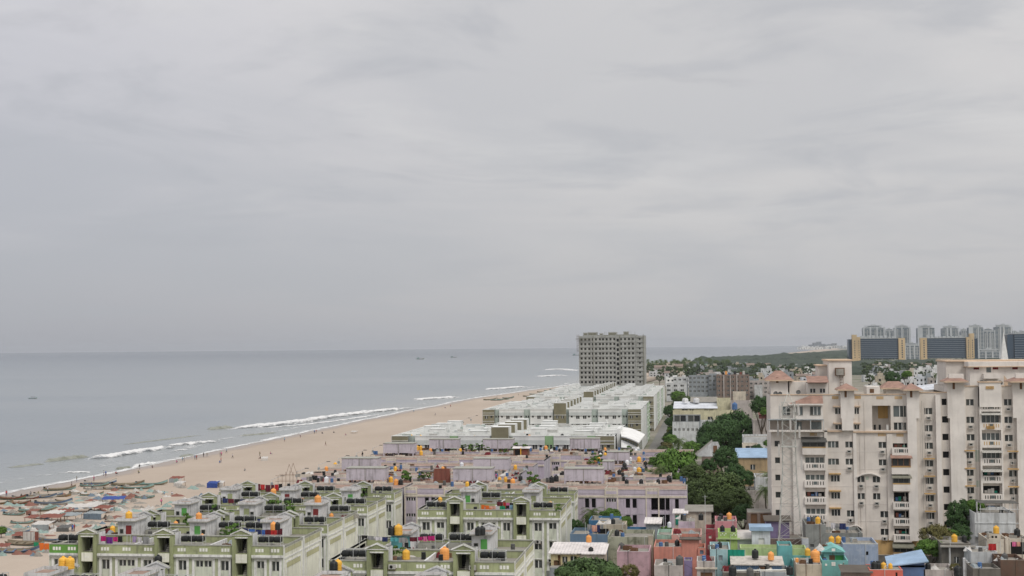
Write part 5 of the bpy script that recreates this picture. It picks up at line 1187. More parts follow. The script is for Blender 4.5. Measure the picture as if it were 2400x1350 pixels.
T = G(1866, 1926, 1322, 207, 'h_beige', 'beige stained house with white slab at the bottom edge', 6, par=.3, cap='h_tin')
T = G(1795, 1850, 1220, 247, 'h_purple', 'violet sheds under dark sloping roofs behind the mast', 4, openings=(), par=0, shed=.4, shedm='h_brownroof')
T = G(1752, 1812, 1201, 256, 'h_brown', 'old garage with brown shutters behind the big olive tree', 6, openings=((.12, .38, .2, 2.2, 'wood'), (.5, .8, .2, 2.2, 'wood')), par=0)
T = G(1880, 1895, 1262, 231, 'h_white', 'white pillar with a pale box on top', 1.4, par=0, cat='pillar')
T = G(1560, 1592, 1300, 219, 'h_mint', 'mint strip of wall between pink and salmon houses', 2, par=0, cat='wall')
# compound walls and low link roofs filling the lanes between the houses
T = G(1280, 1420, 1338, 226, 'h_grey', 'grey compound wall behind the mango tree', .4, par=0, cat='wall')
T = G(1990, 2210, 1300, 236, 'h_dark', 'dark compound wall at the foot of the cream building', .5, par=0, cat='wall')
T = G(1440, 1700, 1262, 246, 'h_cream', 'low shaded roofs behind the colourful houses', 6, par=.3)
T = G(1700, 1890, 1262, 244, 'h_brown', 'low brown roofs before the violet sheds', 6, par=.3)
# poles, antennas
for px, py0, py1, Y in ((1654, 1160, 1280, 231), (1556, 1210, 1250, 236), (2227, 1258, 1275, 222)):
    x, z0 = aty(px, py1, Y); z1 = aty(px, py0, Y)[1]; m = MB(); m.tube((0, 0, 0), (0, 0, z1), .05, 'pipe', 4); m.tube((-.4, 0, z1 - .3), (.4, 0, z1 - .3), .02, 'pipe', 3)
    tag(m.build('pole', loc=(x, Y, 0)), f'thin grey steel pole rising above the roofs near {"the cream roof room" if px == 1654 else "the pale lilac room" if px < 1600 else "the dark cement house"}', 'pole')
gr = random.Random(77)
for lb, (a, b_, c, d, z) in list(BOOK.items()):
    if b_ - a > 2.4 and d - c > 3 and 'slop' not in lb and 'sheet' not in lb and 'shed' not in lb and 'wall' not in lb and 'hut' not in lb and 'under a' not in lb:
        for i in range(gr.choice((2, 3, 4))): PEND.append((gr.uniform(a + .5, b_ - 1.3), gr.uniform(c + .6, d - 1.2), z, gr.choice((0, 1, 2, 2, 3, 4, 5, 6, 7))))
        m = MB(); h_ = z + .6; m.tube((0, 0, 0), (0, 0, h_), .045, gr.choice(('pipe', 'tank_grey', 'rust')), 4); m.tube((0, 0, h_), (.3, .25, h_ + .1), .045, 'pipe', 4)
        own = [q for q in THINGS if q['label'] == lb][0]; m.build('drain_pipe', own, (gr.uniform(.3, b_ - a - .3), -.06, 0))
# tanks on the houses: photo column, row of the base, distance
for px, py, Y, kd, s, wh in ((1385, 1298, 216.5, 'black', .8, 'on the sheet roof by the mango tree'), (1457, 1291, 218, 'grey', .95, 'before the mossy wall'), (1446, 1256, 224, 'black', .75, 'on the mossy house'), (1437, 1228, 239, 'black', .7, 'on the beige stair house'),
    (1380, 1271, 219, 'orange', .85, 'before the steel blue house'), (1569, 1236, 235, 'white', .7, 'on a frame over the mint house'), (1587, 1280, 217, 'black', .75, 'on the salmon house'), (1643, 1219, 240, 'black', .85, 'on the ledge of the cream roof room'),
    (1693, 1246, 228, 'black', .75, 'left on the lime green parapet'), (1718, 1246, 228, 'black', .74, 'right on the lime green parapet'), (1709, 1217, 236, 'orange', .85, 'on the rose pink house'), (1690, 1216, 237, 'black', .7, 'beside the orange tank of the rose pink house'),
    (1687, 1284, 217, 'black', .7, 'on the aqua house'), (1770, 1308, 211, 'black', 1.0, 'behind the corrugated shed'), (1807, 1312, 210, 'orange', .9, 'standing on the corrugated shed'), (1593, 1325, 208, 'grey', 1.1, 'on the faded pink house'),
    (1717, 1349, 203, 'black', 1.1, 'behind the white pipe at the bottom edge'), (1758, 1352, 202.5, 'grey', 1.0, 'right behind the white pipe at the bottom edge'), (1851, 1347, 202, 'black', .95, 'at the bottom edge below the teal wall'), (1911, 1317, 208.5, 'orange', 1.35, 'before the teal house'),
    (1893, 1302, 217, 'yellow', .85, 'behind the white pillar'), (1949, 1273, 230, 'yellow', .85, 'left on the white slab stand'), (1965, 1273, 230, 'yellow', .86, 'right on the white slab stand'), (1917, 1227, 240, 'yellow', .85, 'on the tall grey cement house'), (2049, 1334, 206, 'black', .85, 'left on the orange red house'), (2058, 1335, 206.5, 'black', .8, 'second from left on the orange red house'),
    (2071, 1334, 207, 'yellow', .75, 'lying low on the orange red house'), (2087, 1333, 207, 'yellow', .6, 'next to the blue shed'), (2237, 1270, 224, 'yellow', .9, 'on the dark cement house'), (2260, 1270, 225, 'black', .8, 'on the dark cement house'), (2335, 1250, 229, 'yellow', .9, 'on brick piers'), (2384, 1257, 230, 'black', .95, 'on the cream porch'),
    (1868, 1318, 209, 'orange', .5, 'beside the turquoise stair tower'), (2175, 1336, 211, 'black', .8, 'at the foot of the blue shed'), (2245, 1350, 203, 'black', 1.1, 'at the bottom edge right of the shrub'), (2355, 1315, 212, 'grey', .9, 'on the dark brick house'), (1401, 1350, 206, 'white', .5, 'in the mango tree shade')):
    ptank(px, py, Y, kd, s, wh)
# white pipe across the bottom
x0, z0 = aty(1725, 1337, 203); x1, z1 = aty(1842, 1336, 203); m = MB(); m.tube((0, 0, z0), (x1 - x0, 0, z1), .10, 'vent_white', 6)
for j in (0, .5, 1): m.tube(((x1 - x0) * j, 0, 0), ((x1 - x0) * j, 0, z0), .05, 'vent_white', 4)
tag(m.build('pipe_rail', loc=(x0, 203, 0)), 'white pipe rail running along the bottom edge of the photo', 'pipe rail')

# ================================================================== TREES
def leafm(name, col, var=.45):
    b = NB(name); MATS[name] = b.m
    v = b.rng(b.noise(.55, 4, .6), .32, .68); k = b.mix(v, tuple(q * (1 - var) for q in col), tuple(min(1, q * (1 + var)) for q in col))
    v2 = b.rng(b.noise(3.0, 2), .3, .7); k = b.mix(b.mul(v2, .4), k, tuple(q * 1.5 for q in col)); b.l(k, b.p.inputs['Base Color'])
    b.p.inputs['Roughness'].default_value = .75; b.p.inputs['Specular IOR Level'].default_value = .25
leafm('leaf_bright', (.078, .148, .026), .55); leafm('leaf_dark', (.042, .085, .026)); leafm('leaf_olive', (.068, .100, .032)); leafm('leaf_far', (.060, .088, .040)); leafm('leaf_rusty', (.115, .105, .035)); leafm('leaf_palm', (.070, .105, .028)); leafm('leaf_mango', (.062, .105, .034), .6)
def crown_mesh(key, m_, n_cl, n_leaf, leaf, seed, flat=.62, top_heavy=.2, umbrella=False):
    k = ('crown', key)
    if k in MESH: return MESH[k]
    r = random.Random(seed); V = []; Fc = []
    cl = []
    for i in range(n_cl):
        while True:
            d = Vector((r.gauss(0, 1), r.gauss(0, 1), r.gauss(.25, 1)))
            if d.length > .1: d.normalize(); break
        if d.z < -.8: d.z *= .6
        lob = .80 + .30 * noise.noise(Vector((d.x * 1.6 + seed, d.y * 1.6, d.z * 1.6))) 
        rad = r.uniform(.45, 1.0) ** .4 * lob
        cl.append((d * rad, r.uniform(.12, .22)))
    for c, cr in cl:
        for j in range(n_leaf):
            d = Vector((r.gauss(0, 1), r.gauss(0, 1), r.gauss(0, 1))); d = d.normalized() * (r.random() ** .45) * cr
            p = c + d; p.z *= flat
            nrm = (d.normalized() * .9 + c.normalized() * .5 + Vector((r.gauss(0, .45), r.gauss(0, .45), r.gauss(.35, .45)))).normalized(); a = nrm.orthogonal().normalized(); b_ = nrm.cross(a)
            th = r.random() * PI; a, b_ = a * math.cos(th) + b_ * math.sin(th), b_ * math.cos(th) - a * math.sin(th)
            s = leaf * r.uniform(.6, 1.35); n = len(V)
            V += [p - a * s, p - b_ * s * .55, p + a * s, p + b_ * s * .55]; Fc.append((n, n + 1, n + 2, n + 3))
    me = bpy.data.meshes.new('crown'); me.from_pydata([tuple(v) for v in V], [], Fc); me.materials.append(MATS[m_]); me.update(); MESH[k] = me; return me
def trunk_mesh(seed=0):
    k = ('trunk', seed)
    if k in MESH: return MESH[k]
    m = MB(); r = random.Random(seed); m.tube((0, 0, 0), (.02, .01, .5), .05, 'bark', 7, .035)
    for i in range(6):
        a = i * PI / 3 + r.random() * .5; e = (.42 * math.cos(a), .42 * math.sin(a), .62 + r.random() * .18)
        mid = (.16 * math.cos(a), .16 * math.sin(a), .56); m.tube((.02, .01, .42 + .02 * i), mid, .026, 'bark', 5, .02); m.tube(mid, e, .02, 'bark', 4, .008)
        m.tube(mid, (e[0] * .8 - e[1] * .4, e[1] * .8 + e[0] * .4, .8), .012, 'bark', 4, .005)
    MESH[k] = m.mesh('trunk'); return MESH[k]
def tree(x, y, R_, ztop, key, label, zc=None, z0=0, cat='tree', flat=None, nm='tree', grp=None):
    me, fl = key; zh = (ztop - z0); c = zc if zc is not None else ztop - R_ * (flat or fl) * 1.0
    T = thing(nm, label, cat, (x, y, z0), rnd.random() * 6, grp)
    o = inst(me, 'crown', T, (0, 0, c - z0), 0, (R_, R_, R_ if flat is None else R_ * flat / fl)); t = inst(trunk_mesh(int(R_) % 3), 'trunk', T, (0, 0, 0), 0, (R_ * 1.4, R_ * 1.4, max(1, (c - z0) * 1.25))); return T
K_b = (crown_mesh('b', 'leaf_bright', 190, 62, .048, 3, .60), .60); K_d = (crown_mesh('d', 'leaf_dark', 175, 62, .05, 5, .85), .85); K_o = (crown_mesh('o', 'leaf_olive', 230, 62, .040, 8, .72), .72)
K_r = (crown_mesh('r', 'leaf_rusty', 90, 60, .05, 9, .75), .75); K_m = (crown_mesh('m', 'leaf_mango', 170, 70, .058, 11, .7), .7); K_bb = (crown_mesh('bb', 'leaf_dark', 260, 66, .036, 15, .55), .55)
K_f = [(crown_mesh('f%d' % i, ('leaf_far', 'leaf_far', 'leaf_olive')[i], 34, 26, .10, 20 + i, .75), .75) for i in range(3)]
def ttree(px, py_top, Y, pw, K, label, **k):
    """tree by photo column, crown top row, distance and crown width in photo pixels"""
    x, z = aty(px, py_top, Y); return tree(x, Y, pw / 2 / F * Y * .98, z, K, label, **k)
ttree(1584, 1047, 318, 138, K_b, 'broad bright green round crowned tree beside the lilac roofs', flat=.85)
ttree(1700, 1043, 330, 72, K_d, 'tall narrow dark green tree left of the ochre house')
ttree(1722, 1082, 318, 60, K_d, 'dark green lower tree in front of the ochre house')
ttree(1688, 1098, 288, 165, K_o, 'large olive green tree in the middle right, behind the pink houses', flat=.88)
ttree(1640, 1118, 291, 110, K_o, 'left shoulder tree of the olive green group behind the lilac front')
ttree(1722, 1140, 284, 95, K_o, 'dark olive tree at the old garage')
ttree(1715, 958, 485, 152, K_bb, 'huge dark spreading tree above the white gabled house', flat=.88)
ttree(1668, 985, 478, 76, K_bb, 'left flank of the dark trees above the gabled house', flat=.95)
ttree(1620, 1032, 430, 52, K_b, 'small bright tree left of the white gable')
ttree(1785, 925, 470, 62, K_d, 'dark tree at the left edge of the cream building')
ttree(1798, 952, 440, 40, K_b, 'bright low tree at the left edge of the cream building')
ttree(2192, 1222, 232, 90, K_r, 'rusty green tree against the ochre base of the cream building', flat=.8)
ttree(2178, 1262, 226, 75, K_b, 'bright green lower tree behind the blue shed')
ttree(2222, 1238, 236, 66, K_b, 'green tree between the rusty tree and the white house')
ttree(2248, 1168, 247, 72, K_d, 'dark green tree left of the white house with pergola', flat=1.1)
ttree(2285, 1169, 248, 58, K_b, 'bright tree top above the pergola house')
ttree(1382, 1296, 205, 178, K_m, 'mango tree at the bottom edge before the yellow house', flat=.75)
ttree(1330, 1322, 203, 80, K_m, 'left half of the mango trees at the bottom edge')
ttree(1476, 1318, 206, 56, K_r, 'thin shrubby tree beside the pink house')
ttree(1430, 1190, 257, 64, K_b, 'bright green tree by the deep blue roof room'); ttree(1395, 1208, 255, 70, K_d, 'dark green tree below the palm'); ttree(1462, 1208, 256, 52, K_b, 'green tree right of the deep blue roof room')
ttree(1350, 1215, 257, 40, K_d, 'dark shrub at the corner of the middle green block'); ttree(1560, 1232, 250, 40, K_b, 'small shrub by the green netting')
ttree(2092, 868, 900, 44, K_d, 'round dark tree among the white houses behind the tall head room')
ttree(2125, 868, 860, 30, K_b, 'small green tree right of the round dark one'); ttree(2212, 874, 800, 36, K_d, 'dark green tree by the spire building'); ttree(1602, 925, 800, 60, K_o, 'green tree before the pale grey house'); ttree(1660, 928, 820, 76, K_o, 'wide low tree before the brown building'); ttree(1568, 948, 700, 34, K_d, 'dark street tree beyond the white housing'); ttree(1572, 975, 620, 32, K_d, 'dark tree at the lane bend')
ttree(2238, 1318, 208, 30, K_r, 'small shrub before the dark cement house')
ttree(1625, 1085, 300, 70, K_o, 'olive green tree joining the round tree and the large one'); ttree(1662, 1072, 326, 44, K_d, 'dark tree below the gabled house'); ttree(1745, 1098, 300, 56, K_d, 'dark tree at the foot of the ochre house')
ttree(1668, 1150, 280, 80, K_o, 'low olive tree right of the lilac block end'); ttree(1740, 1178, 272, 56, K_d, 'lowest dark tree beside the old garage'); ttree(1540, 1068, 322, 50, K_b, 'bright left lobe tree beside the round tree'); ttree(1648, 1022, 440, 44, K_d, 'dark tree above the white gable')
ttree(2150, 1290, 222, 50, K_d, 'dark low tree behind the blue shed roof'); ttree(2250, 1225, 238, 60, K_d, 'dark tree hugging the tall weathered white house'); ttree(1425, 1322, 203.5, 70, K_m, 'right half of the mango trees at the bottom edge'); ttree(1590, 915, 900, 46, K_b, 'bright tree before the white three storey house')
ttree(1775, 1040, 380, 34, K_d, 'dark tree between the bungalow and the ochre house'); ttree(1800, 1030, 360, 30, K_b, 'bright tree right of the bungalow')
def palm(x, y, h, label, s=1.0, z0=0, parts=True):
    if 'palm' not in MESH:
        r = random.Random(4); tr = MB(); P = [(0, 0, 0), (.1, .05, .35), (.16, .08, .7), (.15, .1, 1)]
        for a, b_, r1, r2 in zip(P, P[1:], (.028, .02, .016), (.02, .016, .014)): tr.tube(a, b_, r1, 'bark', 7, r2)
        fr = MB()
        for i in range(26):
            a = i * 2.399; up = .9 - 1.5 * (i / 26); L_ = r.uniform(2.4, 3.0); n = 8; pts = []
            for j in range(n + 1):
                u = j / n; pts.append(Vector((math.cos(a) * L_ * u * (1 - .12 * u), math.sin(a) * L_ * u * (1 - .12 * u), L_ * (up * u - .75 * u * u))))
            side = Vector((-math.sin(a), math.cos(a), 0))
            for j in range(n):
                p, q = pts[j], pts[j + 1]; w = .62 * math.sin(PI * min(1, (j + 1.2) / (n + .6))) + .05
                for sg in (-1, 1):
                    for f in (0, .5):
                        b0 = p.lerp(q, f); b1 = p.lerp(q, f + .32); tip = b0 + side * sg * w + (q - p) * .7 + Vector((0, 0, -.28 * w)); fr.q([b0, b1, tip], 'leaf_palm')
        MESH['palm'] = (tr.mesh('trunk'), fr.mesh('crown'))
    T = thing('palm_tree', label, 'palm tree', (x, y, z0), rnd.random() * 6); inst(MESH['palm'][0], 'trunk', T, (0, 0, 0), 0, (h * .8, h * .8, h)); inst(MESH['palm'][1], 'crown', T, (.15 * h * .8, .1 * h * .8, h), 0, (s, s, s)); return T
for px, pt, Y, s, lb in ((1376, 1185, 262, 1.15, 'palm tree against the lilac front beside the middle green block'), (1583, 1022, 405, 1.35, 'palm tree at the street corner below the yellow house'), (1800, 1100, 300, 1.2, 'palm tree between the olive tree and the cream building'), (1557, 1085, 300, 1.0, 'palm fronds in front of the round tree'), (1812, 1132, 290, 1.0, 'lower palm at the edge of the cream building'), (1798, 940, 455, 1.2, 'palm beside the top left of the cream building'), (2190, 872, 850, 1.2, 'distant palm behind the small turrets'), (1545, 1090, 304, .8, 'dull palm at the left of the round tree')):
    x, z = aty(px, pt, Y); palm(x, Y, z - 1.2, lb, s)

# ================================================================== MIDDLE DISTANCE HOUSES
T = G(1580, 1680, 957, 556, 'h_paleyellow', 'yellow house with a long pale blue sheet roof and terrace', 16, openings=((.18, .32, .3, 1.8, 'w'), (.36, .46, .4, 1.4, 'w'), (.7, .92, .5, 1.2, 'w')), par=0, shed=2.0, shedm='h_white', zbase=0)
T = G(1577, 1718, 962, 552, 'h_paleyellow', 'long pale yellow terrace storey under the blue roofed house', 5, openings=((.58, .66, 2.4, 1.2, 'w'), (.72, .76, 2.0, .6, 'w')), par=.8, cap='h_paleyellow')
T = G(1680, 1712, 934, 560, 'h_paleyellow', 'pale yellow tower room with a blue tank beside it', 8); T = G(1712, 1764, 941, 558, 'h_fadedpink', 'long low greyish house wing right of the yellow tower', 12, par=.5)
ptank(1722, 960, 554, 'blue', 2.1, 'on the yellow house')
T = G(1578, 1642, 972, 549.5, 'h_slate', 'grey glazed gallery hung below the yellow storey', 2.4, openings=((.04, .46, .3, 2.3, 'w'), (.54, .97, .3, 2.3, 'w')), par=0)
T = G(1576, 1638, 989, 549, 'h_oldwhite', 'stained white lower house with a row of small windows', 8, openings=tuple((u, u + .08, 2.4, 1.0, 'w') for u in (.06, .22, .38, .55, .72, .88)), par=.5); T = G(1641, 1680, 984, 550, 'h_oldwhite', 'plain whitewashed house between the gallery and the dark tree', 9, openings=((.1, .22, 3.2, .9, 'w'), (.4, .5, 3.2, .9, 'w')), par=.5)
for px, w, lb in ((1606, 12, 'left'), (1632, 14, 'right')):
    x, z = aty(px, 940, 566); m = MB(); m.lathe([(1.2, 0), (1.2, 1.2), (.9, 1.7), (0, 1.9)], 'white_old', n=12); tag(m.build('roof_tank', loc=(x, 566, z - .6)), f'white domed tank, the {lb} one above the pale blue sheet roof', 'water tank')
T = G(1620, 1680, 942, 568, 'h_oldwhite', 'white gabled hall behind the yellow house', 12, par=0, shed=1.6, shedm='roof_grey')
T = G(1655, 1692, 1056, 372, 'h_oldwhite', 'white gabled house with one tall louvred window over brick', 9, openings=((.47, .68, .6, 1.9, 'w'),), par=0)
def gab2(m):
    z = aty(1655, 1056, 372)[1]; x0, x1 = aty(1628, 1060, 372)[0] - aty(1655, 1056, 372)[0], aty(1692, 1060, 372)[0] - aty(1655, 1056, 372)[0]
    m.q([(x0, -.3, z - 1.5), (x1, -.3, z - 1.5), (x1, -.3, z), (x1 - 1.0, -.3, z + 2.3), (x1 - 2.4, -.3, z + 2.3)], 'h_oldwhite'); m.q([(x0, -.3, z - 1.5), (x1 - 2.4, -.3, z + 2.3), (x1 - 2.4, 9, z + 2.3), (x0, 9, z - 1.5)], 'roof_grey'); m.box(x0 + 1.8, x1, -.2, -.003, 0, z - 1.5, 'h_brown'); m.box(x1 - 2.2, x1 - 1.2, -.36, -.3, z - .6, z + 1.3, 'wood')
add(T, 'gable', gab2)
T = G(1728, 1800, 1072, 350, 'h_ochre', 'ochre house under a pale blue sheet roof with a white window', 9, openings=((.42, .58, 1.7, 1.3, 'w'),), par=0, shed=1.6, shedm='h_roofblue')
G(1742, 1812, 1024, 402, 'h_oldwhite', 'white bungalow with porch right of the huge dark tree', 12, openings=((.1, .3, 1.6, 1.4, 'w'),), par=.5); G(1740, 1776, 1040, 398, 'h_cream', 'cream porch of the white bungalow', 4, openings=((.2, .8, .6, 1.8, 'w'),), par=.2)
G(1765, 1812, 985, 470, 'h_fadedpink', 'pinkish white house with a dark red roof terrace', 10, par=.6); G(1780, 1812, 972, 480, 'h_roofred', 'small dark red roofed house near the cream building', 8, par=0, shed=1.0, shedm='h_roofred')
G(1770, 1812, 1118, 300, 'h_oldwhite', 'white house behind the low palm at the cream building', 9, par=.3); G(1745, 1800, 1150, 296, 'h_fadedpink', 'pale house behind the olive trees', 9, par=.3)
m = MB(); 
for i in range(6): y0, y1 = 500 + i * 30, 530 + i * 30; m.box(-15.8, -15.4, y0, y1 - .3, 0, 2.6, 'white_old', 'wall_pale')
tag(m.build('compound_wall'), 'long cream compound wall running beside the street by the white housing', 'wall')
for i in range(16):
    yy = 430 + i * 26 + rnd.uniform(-6, 6); tree(-14.2 + rnd.uniform(-1.0, 2.6), yy, rnd.uniform(2.2, 4.2), rnd.uniform(4.5, 8), (K_b, K_d, K_o, K_r)[i % 4], f"{('bright', 'dark', 'olive', 'rusty')[i % 4]} small tree beside the long compound wall", grp='small trees along the compound wall')
for i in range(9):
    yy = 420 + i * 24; tree(-17.0 + rnd.uniform(-.4, .3), yy, rnd.uniform(.9, 1.6), rnd.uniform(1.6, 3), (K_r, K_o)[i % 2], 'low dusty bush between the street and the compound wall', nm='bush', cat='bush', grp='bushes on the street side')
def far(px0, px1, pyt, Y, col, label, d=12, rows_=3, nw=4, **k):
    op = tuple((u + .03, u + .03 + .5 / nw, 1.2 + 3.2 * r_, 1.3, 'w') for r_ in range(rows_) for u in [j / nw for j in range(nw)])
    return G(px0, px1, pyt, Y, col, label, d, openings=op, par=.8, **k)
far(1562, 1609, 898, 1020, 'h_oldwhite', 'white house of three storeys with large dark windows right of the white housing', 12, 3, 3)
far(1578, 1612, 884, 1060, 'h_oldwhite', 'white upper house stepping back behind the three storey one', 12, 2, 3)
far(1614, 1662, 880, 1050, 'h_slate', 'pale blue grey apartment house with balconies', 14, 4, 5); far(1662, 1680, 876, 1048, 'h_slate', 'narrow grey wing of the pale blue grey house', 14, 4, 2)
T = far(1679, 1756, 878, 1040, 'h_brown', 'brown apartment block with dark balcony recesses and roof clutter', 16, 5, 7)
add(T, 'roof_clutter', lambda m: [m.box(2 + j * 2.1, 3.6 + j * 2.1, 2, 4, aty(1679, 878, 1040)[1] - .7, aty(1679, 878, 1040)[1] + 1 + (j * 7 % 3) * .7, ('tarp_white', 'tank_black', 'tank_orange', 'tank_blue', 'tarp_grey', 'tank_black', 'tarp_white', 'tarp_red')[j % 8]) for j in range(10)])
add(T, 'pier', lambda m: [m.box(x, x + .8, -.9, -.002, 0, 18, 'h_fadedpink') for x in (4.8, 9.5, 14.2)])
far(1756, 1812, 893, 1060, 'h_fadedpink', 'faded beige block right of the brown one, blank white wall on it', 16, 4, 5); G(1768, 1787, 903, 1052, 'h_oldwhite', 'blank white wall before the faded beige block', 5)
G(1718, 1748, 918, 1010, 'h_cream', 'small peach cream roof box at the foot of the brown block', 6)
palette = ['h_oldwhite', 'h_white', 'h_cream', 'h_oldwhite', 'w_white', 'h_fadedpink', 'h_slate', 'white_old', 'h_beige']
nmz = {'h_oldwhite': 'off white', 'h_white': 'bluish white', 'h_cream': 'cream', 'w_white': 'clean white', 'h_fadedpink': 'faded pink', 'h_slate': 'pale grey', 'white_old': 'streaked white', 'h_beige': 'beige', 'h_brown': 'brown', 'h_mint': 'mint green', 'h_roofred': 'dark red'}
def far_mesh(col, v):
    k = ('fh', col, v)
    if k in MESH: return MESH[k]
    r = random.Random(hash(col) % 1000 if 0 else sum(map(ord, col)) + v); m = MB(); w, d, h = 10, 9, 6.6
    hs = [(x, x + 1.3, z, z + 1.4, .3) for z in (1.2, 4.3) for x in ((1.2, 4.2, 7.2) if v else (2, 6.5))]
    m.wall(0, w, 0, h, 0, hs, col, .3, back='dark'); m.q([(w, 0, 0), (w, d, 0), (w, d, h), (w, 0, h)], col); m.q([(0, d, 0), (0, 0, 0), (0, 0, h), (0, d, h)], col); m.q([(w, d, 0), (0, d, 0), (0, d, h), (w, d, h)], col)
    wl_ = m.mesh('wall'); m = MB(); m.ring(0, w, 0, d, h, h + .8, .25, col, 'wall_pale'); m.q([(0, 0, h + .01), (w, 0, h + .01), (w, d, h + .01), (0, d, h + .01)], 'w_roof' if v % 2 else 'roof_grey')
    if v < 2: m.box(1.5 + v * 4, 4.8 + v * 4, 3, 6.5, h + .02, h + 2.6, col, 'wall_pale'); m.box(6.5 - v * 4, 7.6 - v * 4, 4, 5.1, h + .02, h + 1.6, 'tank_black')
    if v == 2: m.q([(-.5, -.5, h + .8), (w + .5, -.5, h + .8), (w + .5, d / 2, h + 2.8), (-.5, d / 2, h + 2.8)], 'h_brown'); m.q([(-.5, d / 2, h + 2.8), (w + .5, d / 2, h + 2.8), (w + .5, d + .5, h + .8), (-.5, d + .5, h + .8)], 'h_brown'); 
    rf = m.mesh('roof'); MESH[k] = (wl_, rf); return MESH[k]
def town(px, py_base, w, h, col, v, zone):
    Y = 1 / (1 / 10 ** 9 + (py_base - 812 + (px - 1200) * -.0087) / (40 * F))
    x = atz(px, py_base, 0)[0]; y = atz(px, py_base, 0)[1]; a, b_ = far_mesh(col, v)
    T = thing('town_house', f"{nmz[col]} {('flat roofed', 'flat roofed', 'tile roofed')[v]} {'tall ' if h > 9 else ''}house {zone}", 'house', (x, y, 0), (rnd.random() - .5) * .25, 'small houses of the distant town', (w / 10, w / 10, h / 6.6)); inst(a, 'wall', T); inst(b_, 'roof', T)
tr = random.Random(12); used = []
def far_tree(px, py, w, zone, v=None):
    x, y = atz(px, py, 0); K = K_f[tr.randrange(3) if v is None else v]; R_ = w * y / F / 2; tree(x, y, R_, min(14, R_ * 1.55 + 3), K, f"{'wide' if w > 26 else 'small'} tree {zone}", nm='tree', grp='trees of the distant town')
for (a, b_, c, d, n, nt, zone, wmin) in ((1518, 1800, 866, 876, 15, 26, 'in the haze below the palm grove', 9), (1515, 1700, 877, 890, 12, 16, 'behind the grey apartment house', 9), (1540, 1812, 891, 905, 7, 10, 'between the tower and the brown block', 9), (1760, 1935, 868, 900, 20, 22, 'left of the tall cream head room', 9), (2020, 2230, 866, 880, 18, 26, 'below the glass offices', 10), (2015, 2240, 882, 902, 18, 14, 'between the two cream roof rooms', 10), (2015, 2240, 904, 925, 9, 6, 'just above the cream turrets', 10)):
    for i in range(nt): px, py = a + (b_ - a) * (i + tr.random()) / nt, tr.uniform(c - 2, d); far_tree(px, py, tr.uniform(14, 34), zone)
    for i in range(n):
        px, py = a + (b_ - a) * (i + .2 + .6 * tr.random()) / n, tr.uniform(c, d + 4); town(px, py, tr.uniform(9, 15), tr.uniform(5.5, 10.5), tr.choice(palette), tr.choice((0, 0, 1, 1, 1, 2)), zone)
for i in range(44):
    px = 1518 + i * 4.4 + tr.uniform(-2, 2); py = tr.uniform(866, 878) - (px - 1518) * .03; x, y = atz(px, py, 0); palm(x, y, tr.uniform(12, 19), 'hazy palm of the grove between tower and wooded coast', 1.9)
for i in range(10): town(1525 + i * 22 + tr.uniform(-8, 8), tr.uniform(862, 866), 14, 6, ('h_mint', 'h_cream', 'h_mint', 'h_fadedpink', 'h_white')[i % 5], tr.choice((0, 1)), 'in the palm grove')
for (a, b_, c, hh, lb) in ((1812, 1850, 878, 8, 'white house left of the tiled turret'), (1850, 1898, 862, 6, 'long pale shed before the wooded coast'), (2062, 2090, 866, 7, 'small white pavilion below the glass office'), (2196, 2232, 857, 12, 'beige house with a domed tank near the spire')):
    y = atz((a + b_) / 2, c + 2, 0)[1]; T = G(a, b_, c - hh * F / y, y, 'h_oldwhite' if hh < 12 else 'h_beige', lb, 16, openings=((.1, .25, 1.5, 1.5, 'w'), (.5, .62, 1.5, 1.5, 'w')))
# white spire and small spire
x, z = aty(2352, 776, 1500); T = thing('spire', 'tall thin white pyramid spire rising behind the cream upper storey', 'spire', (x, 1500, 0)); m = MB(); s_ = 4.8
for i in range(4):
    a0, a1 = PI / 4 + i * PI / 2, PI / 4 + (i + 1) * PI / 2; m.q([(s_ * 1.3 * math.cos(a0), s_ * 1.3 * math.sin(a0), 14), (s_ * 1.3 * math.cos(a1), s_ * 1.3 * math.sin(a1), 14), (0, 0, z)], 'white_new')
m.build('steeple', T); m = MB(); m.box(-6, 6, -6, 6, 0, 14, 'w_white'); m.build('base', T); m = MB(); m.tube((0, 0, z - 2), (0, 0, z + 3), .25, 'steel', 4); m.tube((-1, 0, z + 1.8), (1, 0, z + 1.8), .2, 'steel', 4); m.build('cross', T)
x, z = aty(2196, 876, 700); T = thing('spire', 'small white spire above a blue grey roof behind the turrets', 'spire', (x, 700, 0)); m = MB(); m.tube((0, 0, 16), (0, 0, z), 1.0, 'white_new', 6, .05); m.box(-1.2, 1.2, -1.2, 1.2, 0, 16, 'w_white'); m.build('steeple', T)
m = MB(); m.q([(-12, -4, 17), (8, -4, 19), (8, 10, 21), (-12, 10, 19)], 'h_white'); m.box(-10, 7, -2, 9, 0, 16.9, 'h_slate'); m.build('roof', T)

